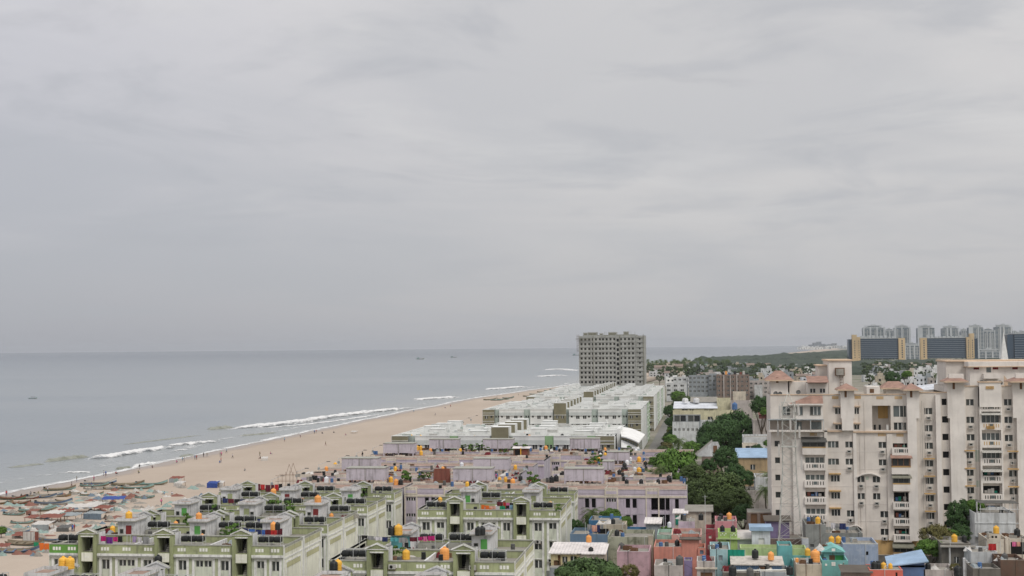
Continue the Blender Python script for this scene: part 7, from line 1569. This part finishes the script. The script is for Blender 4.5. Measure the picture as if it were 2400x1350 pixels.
# ================================================================== BEACH: boats, nets, shelters, people
mat('boat_wood', (.24, .20, .14), streak=.2, dirt=.4, scale=2); mat('boat_blue', (.12, .18, .28), streak=.2, dirt=.3); mat('boat_teal', (.26, .42, .40), streak=.2, dirt=.3); mat('boat_white', (.55, .55, .52), streak=.3, dirt=.3); mat('boat_red', (.24, .09, .06), streak=.2, dirt=.2); mat('boat_yellow', (.36, .20, .07), streak=.2, dirt=.3); mat('boat_green', (.14, .26, .17), streak=.2, dirt=.3)
def boat_mesh(hull, rim, key):
    if ('boat', key) in MESH: return MESH[('boat', key)]
    m = MB(); Lb = 9.0; n = 16; sec = []
    for i in range(n + 1):
        u = i / n; x = (u - .5) * Lb; w = .95 * (math.sin(PI * min(1, u * .82 + .12)) ** .7) * (1 - max(0, u - .78) * 3.6) ; w = max(w, .05)
        sheer = .62 + 1.25 * max(0, u - .5) ** 2 * 3.0 + .35 * max(0, .25 - u) * 3; keel = .0 + 1.3 * max(0, u - .72) ** 1.5 * 3.2 + .25 * max(0, .12 - u) * 4
        row = []
        for j in range(9):
            a = -1 + 2 * j / 8; row.append((x, w * (abs(a) ** .75) * (1 if a > 0 else -1), keel + (sheer - keel) * abs(a) ** 2.2))
        sec.append(row)
    for A, B in zip(sec, sec[1:]):
        for j in range(8): m.q([A[j], A[j + 1], B[j + 1], B[j]], rim if j in (0, 7) else hull, True)
    inn = MB()
    for A, B in zip(sec, sec[1:]):
        for j in range(8):
            f = lambda p: (p[0], p[1] * .9, p[2] + .1 * (1 - abs(p[1])) + .03); inn.q([f(B[j]), f(B[j + 1]), f(A[j + 1]), f(A[j])], 'boat_wood' if hull != 'boat_wood' else 'h_brown', True)
    th = MB(); th.box(-.16, .16, -.85, .85, .5, .56, rim); tr_ = MB()
    for sg in (0, 8):
        for A, B in zip(sec, sec[1:]): tr_.tube(A[sg], B[sg], .06, rim, 4)
    mo = MB(); mo.box(-.3, .2, -.2, .2, .5, 1.05, 'tank_black'); mo.tube((-.2, 0, .5), (-.9, 0, -.1), .07, 'tank_black', 4); mo.tube((.1, 0, .9), (1.0, .1, 1.1), .03, 'tank_grey', 4)
    MESH[('boat', key)] = (m.mesh('hull'), inn.mesh('inner_hull'), th.mesh('thwart'), tr_.mesh('gunwale'), mo.mesh('outboard_motor')); return MESH[('boat', key)]
BC = {'blue': ('boat_blue', 'boat_white'), 'teal': ('boat_teal', 'boat_wood'), 'white': ('boat_white', 'boat_blue'), 'wood': ('boat_wood', 'boat_teal'), 'red': ('boat_red', 'boat_white'), 'yellow': ('boat_yellow', 'boat_wood'), 'green': ('boat_green', 'boat_red')}
def boat(x, y, rz, c, label, s=1.0, motor=True, z=.42, grp='fishing boats drawn up on the sand'):
    h, i_, t, g, mo = boat_mesh(*BC[c], c); T = thing('fishing_boat', label, 'boat', (x, y, z), rz, grp, (s, s, s)); T.rotation_euler.x = rnd.uniform(-.10, .22)
    inst(h, 'hull', T); inst(i_, 'inner_hull', T); inst(g, 'gunwale', T)
    for q in (-2.4, -.6, 1.3): inst(t, 'thwart', T, (q, 0, 0), 0, (1, .95 if q != 1.3 else .8, 1))
    if motor: inst(mo, 'outboard_motor', T, (-4.2, 0, .15))
    return T
for px, py, dg, c, s, lb in ((235, 1135, 8, 'blue', 1.5, 'long blue and white boat farthest up the line, its bow pointing right'), (222, 1141, 4, 'wood', 1.35, 'brown boat lying before the long blue one'), (300, 1139, 8, 'teal', 1.5, 'teal boat with high bow in the far cluster'), (322, 1147, 6, 'wood', 1.5, 'slender brown boat at the right of the cluster'), (355, 1138, 5, 'wood', 1.5, 'thin brown boat lying alone at the far right of the cluster'), (245, 1148, 4, 'blue', 1.2, 'dark blue boat in the cluster, without high bow'), (212, 1148, -5, 'red', .75, 'small red boat at the near side of the cluster'), (268, 1148, 8, 'yellow', 1.0, 'orange brown boat between the blue and the slender one'),
    (140, 1150, 10, 'teal', 1.4, 'teal boat nearest the water left of the cluster'), (113, 1163, 4, 'blue', 1.3, 'blue boat in the second line'), (98, 1168, 3, 'white', 1.35, 'white hulled boat beside the blue one'), (140, 1165, 5, 'yellow', 1.0, 'yellow brown boat loaded with red goods'), (60, 1170, 3, 'red', 1.2, 'red striped boat of the second line'), (28, 1171, 0, 'green', 1.3, 'green boat at the left with dark motor'), (125, 1183, 8, 'white', 1.5, 'white boat with teal rim across the middle of the left beach'), (183, 1158, -3, 'teal', .9, 'small teal boat beside the nets'), (215, 1162, 12, 'teal', 1.0, 'small pale teal boat under the cluster'),
    (88, 1199, 12, 'wood', 1.4, 'dark brown boat with high bow alone on bare sand'), (45, 1182, 0, 'green', 1.1, 'greenish boat under pale nets'), (34, 1208, -3, 'wood', 1.0, 'small brown boat beside the red shelter'), (52, 1228, 0, 'wood', .9, 'brown boat half behind the red tarps'), (25, 1252, 6, 'blue', 1.3, 'blue boat with red bow at the left edge'), (40, 1297, 2, 'white', 1.5, 'big white hulled boat in the lower left on bare sand'), (60, 1279, -4, 'teal', 1.5, 'pale teal boat before the hanging white cloths'), (120, 1270, -6, 'white', 1.2, 'white boat almost touching the green block'), (2, 1182, 20, 'yellow', 1.0, 'boat bow cut by the left edge'), (270, 1224, 0, 'red', .8, 'small red boat left of the yellow tank'), (95, 1216, -8, 'blue', 1.2, 'blue boat pointing at the tarps'), (340, 1168, 0, 'wood', .9, 'small brown boat alone right of the nets'), (150, 1176, 0, 'teal', .8, 'small boat buried in pale nets')):
    x, y = atz(px, py, .4); boat(x, y, math.radians(dg * 2.2 - 4), c, lb, s * .70, motor=py < 1230)
for px, py, k in ((1148, 938, 0), (1165, 939, 1), (1180, 937, 0), (1192, 934, 1), (1240, 930, 0), (1255, 925, 1), (1272, 920, 0), (1288, 917, 1), (1300, 914, 0), (1320, 911, 1)):
    x, y = atz(px, py, .4); boat(x, y, rnd.uniform(-.4, .8), 'wood' if k else 'teal', 'distant beached boat in the dark row beyond the white housing', 1.1, False, grp='distant beached boats')
# boats at sea
for px, py, lb, s in ((985, 841, 'small trawler on the horizon, left of two', 3.0), (1063, 837, 'small trawler on the horizon, right of two', 2.6), (1350, 832, 'small trawler touching the left edge of the concrete tower', 3.4)):
    x, y = atz(px, py + 1, 0); T = thing('trawler', lb, 'boat', (x, y, 0), .4, None, (s, s, s)); h, i_, t, g, mo = boat_mesh(*BC['teal'], 'teal'); inst(h, 'hull', T, (0, 0, -.25)); inst(g, 'gunwale', T, (0, 0, -.25)); m = MB(); m.box(-3.4, -1.2, -.6, .6, .5, 1.9, 'boat_teal'); m.box(-3.5, -1.1, -.7, .7, 1.9, 2.0, 'boat_white'); m.box(-3.2, -1.4, -.61, -.6, 1.2, 1.6, 'dark', skip='k'); m.build('cabin', T); m = MB(); m.tube((0, 0, .4), (0, 0, 3.2), .06, 'tank_grey', 4); m.tube((0, 0, 1.4), (2.6, 0, 2.6), .04, 'tank_grey', 4); m.build('mast', T)
x, y = atz(77, 934, 0); boat(x, y, .1, 'wood', 'dark open boat with two standing fishermen far out on the sea', .8, False, z=-.15, grp=None); OB = (x, y)
# people
def person_mesh(pose, shirt, legs):
    k = ('per', pose, shirt, legs)
    if k in MESH: return MESH[k]
    J = {'stand': dict(pel=(0, 0, .95), ch=(0, 0, 1.33), nk=(0, 0, 1.48), hd=(0, -.02, 1.66), kL=(.11, -.03, .50), fL=(.13, .02, .05), kR=(-.11, .02, .50), fR=(-.14, .0, .05), eL=(.26, 0, 1.12), hL=(.27, -.10, .88), eR=(-.26, 0, 1.12), hR=(-.27, -.08, .87)),
         'walk': dict(pel=(0, 0, .94), ch=(0, -.02, 1.32), nk=(0, -.03, 1.47), hd=(0, -.06, 1.65), kL=(.10, -.20, .52), fL=(.11, -.30, .06), kR=(-.10, .08, .50), fR=(-.11, .33, .10), eL=(.25, .12, 1.12), hL=(.25, .10, .88), eR=(-.25, -.12, 1.12), hR=(-.22, -.30, .95)),
         'sit': dict(pel=(0, .05, .16), ch=(0, .08, .55), nk=(0, .06, .70), hd=(0, .02, .87), kL=(.16, -.38, .40), fL=(.16, -.58, .06), kR=(-.16, -.38, .40), fR=(-.16, -.56, .06), eL=(.25, -.10, .42), hL=(.16, -.33, .44), eR=(-.25, -.10, .42), hR=(-.14, -.33, .44))}[pose]
    hp = Vector(J['pel']); order = ['pel', 'ch', 'nk', 'hd', 'hipL', 'kL', 'fL', 'hipR', 'kR', 'fR', 'shL', 'eL', 'hL', 'shR', 'eR', 'hR', 'toeL', 'toeR', 'chin']
    J['hipL'] = (hp.x + .10, hp.y, hp.z - .04); J['hipR'] = (hp.x - .10, hp.y, hp.z - .04); c_ = Vector(J['ch']); J['shL'] = (c_.x + .19, c_.y, c_.z + .08); J['shR'] = (c_.x - .19, c_.y, c_.z + .08)
    J['toeL'] = (J['fL'][0], J['fL'][1] - .16, .04); J['toeR'] = (J['fR'][0], J['fR'][1] - .16, .04); J['chin'] = (J['hd'][0], J['hd'][1] - .01, J['hd'][2] + .10)
    R_ = dict(pel=.15, ch=.16, nk=.06, hd=.105, chin=.08, hipL=.10, kL=.065, fL=.045, hipR=.10, kR=.065, fR=.045, shL=.07, eL=.048, hL=.035, shR=.07, eR=.048, hR=.035, toeL=.035, toeR=.035)
    E_ = [('pel', 'ch'), ('ch', 'nk'), ('nk', 'hd'), ('hd', 'chin'), ('pel', 'hipL'), ('hipL', 'kL'), ('kL', 'fL'), ('fL', 'toeL'), ('pel', 'hipR'), ('hipR', 'kR'), ('kR', 'fR'), ('fR', 'toeR'), ('ch', 'shL'), ('shL', 'eL'), ('eL', 'hL'), ('ch', 'shR'), ('shR', 'eR'), ('eR', 'hR')]
    me = bpy.data.meshes.new('p'); me.from_pydata([J[q] for q in order], [(order.index(a), order.index(b_)) for a, b_ in E_], []); ob = bpy.data.objects.new('p', me); COL.objects.link(ob)
    md = ob.modifiers.new('s', 'SKIN'); 
    for i, q in enumerate(order): me.skin_vertices[0].data[i].radius = (R_[q], R_[q])
    me.skin_vertices[0].data[0].use_root = True; ob.modifiers.new('b', 'SUBSURF').levels = 1
    dg = bpy.context.evaluated_depsgraph_get(); dg.update(); nm = bpy.data.meshes.new_from_object(ob.evaluated_get(dg)); bpy.data.objects.remove(ob); nm.name = 'person'
    for q in ('skin', 'hair', shirt, legs): nm.materials.append(MATS[q])
    ph = hp.z; idx = []
    for p in nm.polygons:
        c = p.center; 
        if c.z > J['hd'][2] + .02 or (c.z > J['hd'][2] - .08 and c.y > J['hd'][1] + .03): i = 1
        elif c.z > J['nk'][2] - .01: i = 0
        elif c.z > ph + (.02 if pose != 'sit' else .10) and abs(c.x) < .24 and (pose != 'sit' or c.y > -.15): i = 2
        elif pose != 'sit' and abs(c.x) > .20 and c.z > .75: i = 0
        elif c.z < .12 and pose != 'sit': i = 0
        else: i = 3 if not (pose == 'sit' and abs(c.x) > .21) else 0
        idx.append(i); p.use_smooth = True
    nm.polygons.foreach_set('material_index', idx); MESH[k] = nm; return nm
mat('skin', (.16, .085, .055), streak=0, dirt=0); mat('hair', (.015, .012, .01), streak=0, dirt=0)
SH = [('c_white', 'white shirt'), ('c_blue', 'blue shirt'), ('c_red', 'red shirt'), ('c_black', 'black shirt'), ('c_olive', 'olive shirt'), ('c_grey', 'grey shirt'), ('c_pink', 'pink top'), ('c_lightblue', 'light blue shirt')]; LG = [('c_navy', 'navy trousers'), ('c_grey', 'grey trousers'), ('c_black', 'black trousers'), ('c_maroon', 'maroon wrap')]
def person(x, y, z, pose, i, where):
    s_, l_ = SH[i % 8], LG[(i * 3 + i // 8) % 4]; vb = {'stand': 'standing', 'walk': 'walking', 'sit': 'sitting'}[pose]
    o = inst(person_mesh(pose, s_[0], l_[0]), 'person', None, (x, y, z), rnd.random() * 6.28); return tag(o, f'person in {s_[1]} and {l_[1]} {vb} {where}', 'person', 'people out on the beach')
PPL = ((243, 1116, 'stand'), (248, 1117, 'stand'), (272, 1112, 'sit'), (327, 1101, 'stand'), (325, 1110, 'sit'), (357, 1097, 'sit'), (414, 1085, 'sit'), (428, 1083, 'stand'), (432, 1083, 'stand'), (457, 1078, 'stand'), (461, 1078, 'stand'), (477, 1072, 'stand'), (485, 1072, 'walk'), (516, 1071, 'stand'), (519, 1070, 'stand'), (531, 1063, 'walk'), (545, 1075, 'walk'), (515, 1086, 'sit'), (518, 1084, 'stand'), (610, 1076, 'sit'), (609, 1070, 'walk'), (574, 1105, 'sit'), (634, 1065, 'sit'), (667, 1036, 'walk'), (704, 1026, 'stand'), (737, 1017, 'stand'), (741, 1016, 'stand'), (755, 1017, 'sit'), (763, 1045, 'walk'), (782, 1015, 'sit'), (810, 1021, 'sit'),
    (970, 967, 'walk'), (1020, 974, 'walk'), (1043, 957, 'sit'), (1056, 955, 'walk'), (1215, 928, 'stand'), (180, 1130, 'stand'), (168, 1144, 'walk'), (378, 1185, 'walk'), (385, 1160, 'sit'), (403, 1160, 'sit'), (170, 1248, 'stand'), (174, 1247, 'stand'), (50, 1166, 'sit'), (90, 1160, 'sit'), (72, 1160, 'sit'), (220, 1129, 'stand'), (66, 1250, 'stand'), (112, 1156, 'stand'), (215, 1144, 'walk'), (15, 1165, 'stand'), (1178, 936, 'stand'), (1165, 935, 'walk'))
for i, (px, py, ps) in enumerate(PPL):
    x, y = atz(px, py, .35); wh = ('at the water edge near the boats' if px < 300 and py < 1120 else 'among the boats' if px < 260 else 'by the breaking wave' if px < 420 else 'in the line at the water' if px < 560 and py < 1090 else 'on the middle beach' if px < 640 else 'left of the lilac roofs' if px < 830 else 'far along the beach')
    if px > 370 and py > 1150: wh = 'behind the far green roofs'
    person(x, y, .45 if y < 1500 else 0, ps, i, wh)
for px, py, lb in ((1163, 1136, 'on the nearest lilac roof'), (828, 1081, 'on the lilac roof at the sand edge')): x, y, z = ontop(px, py); person(x, y, z, 'stand', 3 + px % 4, lb)
person(OB[0] - .9, OB[1], .2, 'stand', 3, 'left in the boat at sea'); person(OB[0] + 1.0, OB[1], .2, 'stand', 5, 'right in the boat at sea')
# nets, heaps
def heap(x, y, r_, h, m_, label, nm='net_heap', cat='net heap', seed=0, asp=1.6):
    v = seed % 5; k = ('heap', m_, v)
    if k not in MESH:
        m = MB(); n, q_ = 14, 5; g = lambda i, j: (lambda a, u: (math.cos(a) * u * (1 + .3 * noise.noise((math.cos(a) * 1.5, math.sin(a) * 1.5, v))), math.sin(a) * u * (1 + .3 * noise.noise((math.cos(a) * 1.5, math.sin(a) * 1.5, v))), (1 - u * u) * (.75 + .7 * noise.noise((math.cos(a) * u * 2.4, math.sin(a) * u * 2.4, v + 7)))))(2 * PI * (i % n) / n, j / q_)
        for i in range(n):
            for j in range(q_): m.q([g(i, j), g(i + 1, j), g(i + 1, j + 1), g(i, j + 1)] if j else [g(i, 0), g(i + 1, 1), g(i, 1)][::1], m_, True)
        MESH[k] = m.mesh(nm)
    o = inst(MESH[k], nm, None, (x, y, .40), rnd.random() * .5 - .25, (r_ * asp, r_, h)); return tag(o, label, cat, 'net heaps on the sand')
mat('net_teal', (.25, .34, .31), dirt=.5, scale=3); mat('net_grey', (.27, .25, .22), dirt=.6, scale=3); mat('net_blue', (.15, .20, .25), dirt=.5, scale=3); mat('net_red', (.22, .10, .075), dirt=.5, scale=3); mat('net_white', (.50, .48, .45), dirt=.5, scale=3)
hr = random.Random(3)
ZN = ((150, 350, 1150, 1172, 26, 'right of the second line of boats'), (0, 160, 1178, 1202, 30, 'among the middle boats at left'), (160, 300, 1172, 1200, 26, 'between the boats and the blue tarp'), (280, 480, 1140, 1185, 22, 'scattered right of the big cluster'), (0, 130, 1235, 1262, 30, 'left of the patchwork shelters'), (120, 330, 1196, 1240, 44, 'around the shelters'), (200, 330, 1165, 1200, 20, 'near the blue tarp'), (0, 130, 1283, 1305, 12, 'in the bottom left'), (320, 480, 1186, 1200, 12, 'behind the green stair houses'))
for a, b_, c, d, n, wh in ZN:
    for i in range(n):
        px, py = a + (b_ - a) * (i + hr.random()) / n, hr.uniform(c, d); x, y = atz(px, py, .4); k = hr.choice(('teal', 'grey', 'teal', 'grey', 'blue', 'red', 'white', 'grey'))
        if x > -92 and y < 268: continue
        heap(x, y, hr.uniform(.45, 1.35), hr.uniform(.35, 1.15), 'net_' + k, f"{dict(teal='pale teal', grey='brownish grey', blue='dull blue', red='rusty red', white='whitish')[k]} heap of fishing net {wh}", seed=i)
def shelter(px, py, w, d, h, m_, label, sag=.35, sides=None, tilt=.4):
    w *= .56; d *= .62; h *= .62; sag *= .6
    x, y = atz(px, py, .4); T = thing('shelter', label, 'shelter', (x, y, .4), hr.uniform(-.25, .25)); m = MB()
    for i, (X0, Y0) in enumerate(((-w / 2, 0), (w / 2, 0), (w / 2, d), (-w / 2, d))): m.tube((X0, Y0, 0), (X0, Y0, h + (tilt if Y0 else 0)), .06, 'wood', 4)
    m.build('frame', T); m = MB(); n = 8; sd = hr.random() * 9
    g = lambda i, j: (-w / 2 - .3 + (w + .6) * i / n, -.3 + (d + .6) * j / n, h + tilt * j / n - sag * math.sin(PI * i / n) * math.sin(PI * j / n) + .22 * noise.noise((i * .9, j * .9, sd)))
    for i in range(n):
        for j in range(n): m.q([g(i, j), g(i + 1, j), g(i + 1, j + 1), g(i, j + 1)], m_, True)
    if sides:
        for i in range(n): a_ = g(i, 0); b__ = g(i + 1, 0); m.q([(a_[0], a_[1] - .1 * (i % 2), .1), (b__[0], b__[1] - .1 * ((i + 1) % 2), .1), b__, a_], sides if isinstance(sides, str) else sides[i * len(sides) // n])
    m.build('tarp', T); return T
for a in ((264, 1184, 9, 6, 2.4, 'tarp_blue', 'bright blue tarpaulin shelter, the larger one on the open sand', .2), (217, 1190, 7, 4, 1.3, 'tarp_white', 'flat white sheet on low posts left of the blue tarpaulin'), (186, 1202, 13, 6, 2.2, 'tarp_white', 'long pinkish white tarpaulin roof over nets'), (237, 1203, 7, 4, 2.0, 'tarp_red', 'rust red tarpaulin right of the long white roof'), (146, 1212, 6, 4, 2.1, 'tarp_red', 'red tarpaulin at the left end of the shelter row'), (118, 1228, 8, 6, 2.4, 'tarp_red', 'large red tarpaulin of the patchwork shelters'), (120, 1222, 6, 5, 2.9, 'tarp_white', 'white sheet peaking above the red patchwork'), (95, 1245, 6, 5, 2.4, 'tarp_white', 'white walled tent with sticks inside', .3, 'tarp_grey'), (160, 1222, 7, 4, 2.2, 'tarp_grey', 'grey sheet shelter full of gear'), (70, 1225, 5, 4, 1.8, 'tarp_red', 'low brownish red cover left of the patchwork'), (218, 1218, 8, 3, 2.2, 'tarp_grey', 'shelter with pale blue ribbed side near the yellow tank', .2, 'net_blue'), (412, 1132, 6, 4, 2.2, 'tarp_red', 'red roofed shelter standing alone on the middle beach', .5, ('tarp_grey', 'net_teal', 'tarp_white')), (418, 1141, 4, 3, 1.7, 'tarp_white', 'small white frame beside the lone red roofed shelter', .2, 'tarp_white'), (498, 1144, 4.6, 3, 2.3, 'tarp_blue', 'blue sheet leaning over a box behind the green roofs', .1, 'tarp_blue'), (513, 1142, 3.6, 3, 2.1, 'tarp_white', 'white sheeted stall next to the blue sheet', .1, 'tarp_white'), (620, 1080, 3, 3, 1.5, 'tarp_white', 'small white tent on the beach', .3, 'tarp_white'), (148, 1247, 4, 3, 1.5, 'tank_grey', 'small dark tent before the grey sheets', .2, 'tank_grey'), (75, 1208, 4, 3, 1.6, 'net_red', 'little reddish shelter by the middle boats', .3, ('net_red', 'tarp_white')), (828, 1016, 4, 3, 1.3, 'tarp_white', 'tiny pair of white sheets far on the sand', .2), (48, 1264, 6, 4, 1.3, 'tarp_red', 'low dark red cover left of the hanging cloths', .3), (100, 1290, 5, 3, .9, 'tarp_red', 'crumpled red cover on the white boat', .3), (6, 1290, 3, 3, 1.2, 'tarp_red', 'red arch of cloth at the left edge', .1)): shelter(*a)
x, y = atz(72, 1276, .4); T = thing('cloth_rack', 'tall hanging white cloths with one red at the lower left', 'cloth rack', (x, y, .4), sc=(.68, .68, .8)); 
for j, c in enumerate(('tarp_white', 'tarp_white', 'tarp_white', 'tarp_red')):
    m = MB()
    for i in range(6): a_, b__ = j * 1.25 + i * .2, j * 1.25 + (i + 1) * .2; m.q([(a_ - 2.5, .12 * math.sin(i * 1.5 + j), 0), (b__ - 2.5, .12 * math.sin(i * 1.5 + 1.5 + j), 0), (b__ - 2.5, .05, 3.2), (a_ - 2.5, .05, 3.2)], c, True)
    m.build('cloth', T)
m = MB(); [m.tube((q, .06, 0), (q, .06, 3.4), .05, 'wood', 4) for q in (-2.6, 0, 2.6)]; m.tube((-2.6, .06, 3.3), (2.6, .06, 3.3), .04, 'wood', 4); m.build('frame', T)
x, y = atz(97, 1294, .4); T = thing('cloth_screen', 'green and orange cloth screen beside the green block', 'cloth', (x, y, .4)); 
for j, c in enumerate(('c_green', 'c_orange', 'c_orange')): m = MB(); m.box(j * 1.1 - 1.6, j * 1.1 - .6, .02 * j, .05 + .02 * j, 0, 1.9 - .1 * j, c); m.build('cloth', T)
x, y = atz(3, 1262, .4); tree(x, y, 1.5, 3.0, K_b, 'green bush cut by the left edge of the photo', nm='bush', cat='bush')
# ================================================================== HAZE
m = MB(); m.box(-29000, 29000, -300, 28500, -3, 125, 'pipe'); hz = m.build('haze'); hz['kind'] = 'stuff'; hz['label'] = 'thin pale sea haze filling the air'
hm_ = bpy.data.materials.new('haze'); hm_.use_nodes = True; t = hm_.node_tree; t.nodes.clear(); o = t.nodes.new('ShaderNodeOutputMaterial'); v = t.nodes.new('ShaderNodeVolumePrincipled')
v.inputs['Color'].default_value = (.76, .80, .86, 1); v.inputs['Density'].default_value = 3.2e-5; t.links.new(v.outputs[0], o.inputs['Volume']); hz.data.materials.clear(); hz.data.materials.append(hm_)
# ================================================================== LABELS: number what only its place tells apart
bpy.context.view_layer.update()
OR = ['first', 'second', 'third', 'fourth', 'fifth', 'sixth', 'seventh', 'eighth', 'ninth', 'tenth', 'eleventh', 'twelfth']
def ordw(i): return OR[i] if i < 12 else f"{i + 1}{'st' if (i + 1) % 10 == 1 and i + 1 != 11 else 'nd' if (i + 1) % 10 == 2 and i + 1 != 12 else 'rd' if (i + 1) % 10 == 3 and i + 1 != 13 else 'th'}"
by = {}
for o in THINGS: by.setdefault(o['label'], []).append(o)
for lb, os_ in by.items():
    if len(os_) > 1:
        os_.sort(key=lambda o: screen(o.matrix_world.translation)[0])
        for i, o in enumerate(os_): o['label'] = f"{lb}, {ordw(i)} from left"
        for o in os_:
            if 'group' not in o: o['group'] = o['category'] + 's'

for o in THINGS:
    if len(o['label'].split()) > 16 or len(o['label'].split()) < 4: print('LBL', len(o['label'].split()), o['label'])
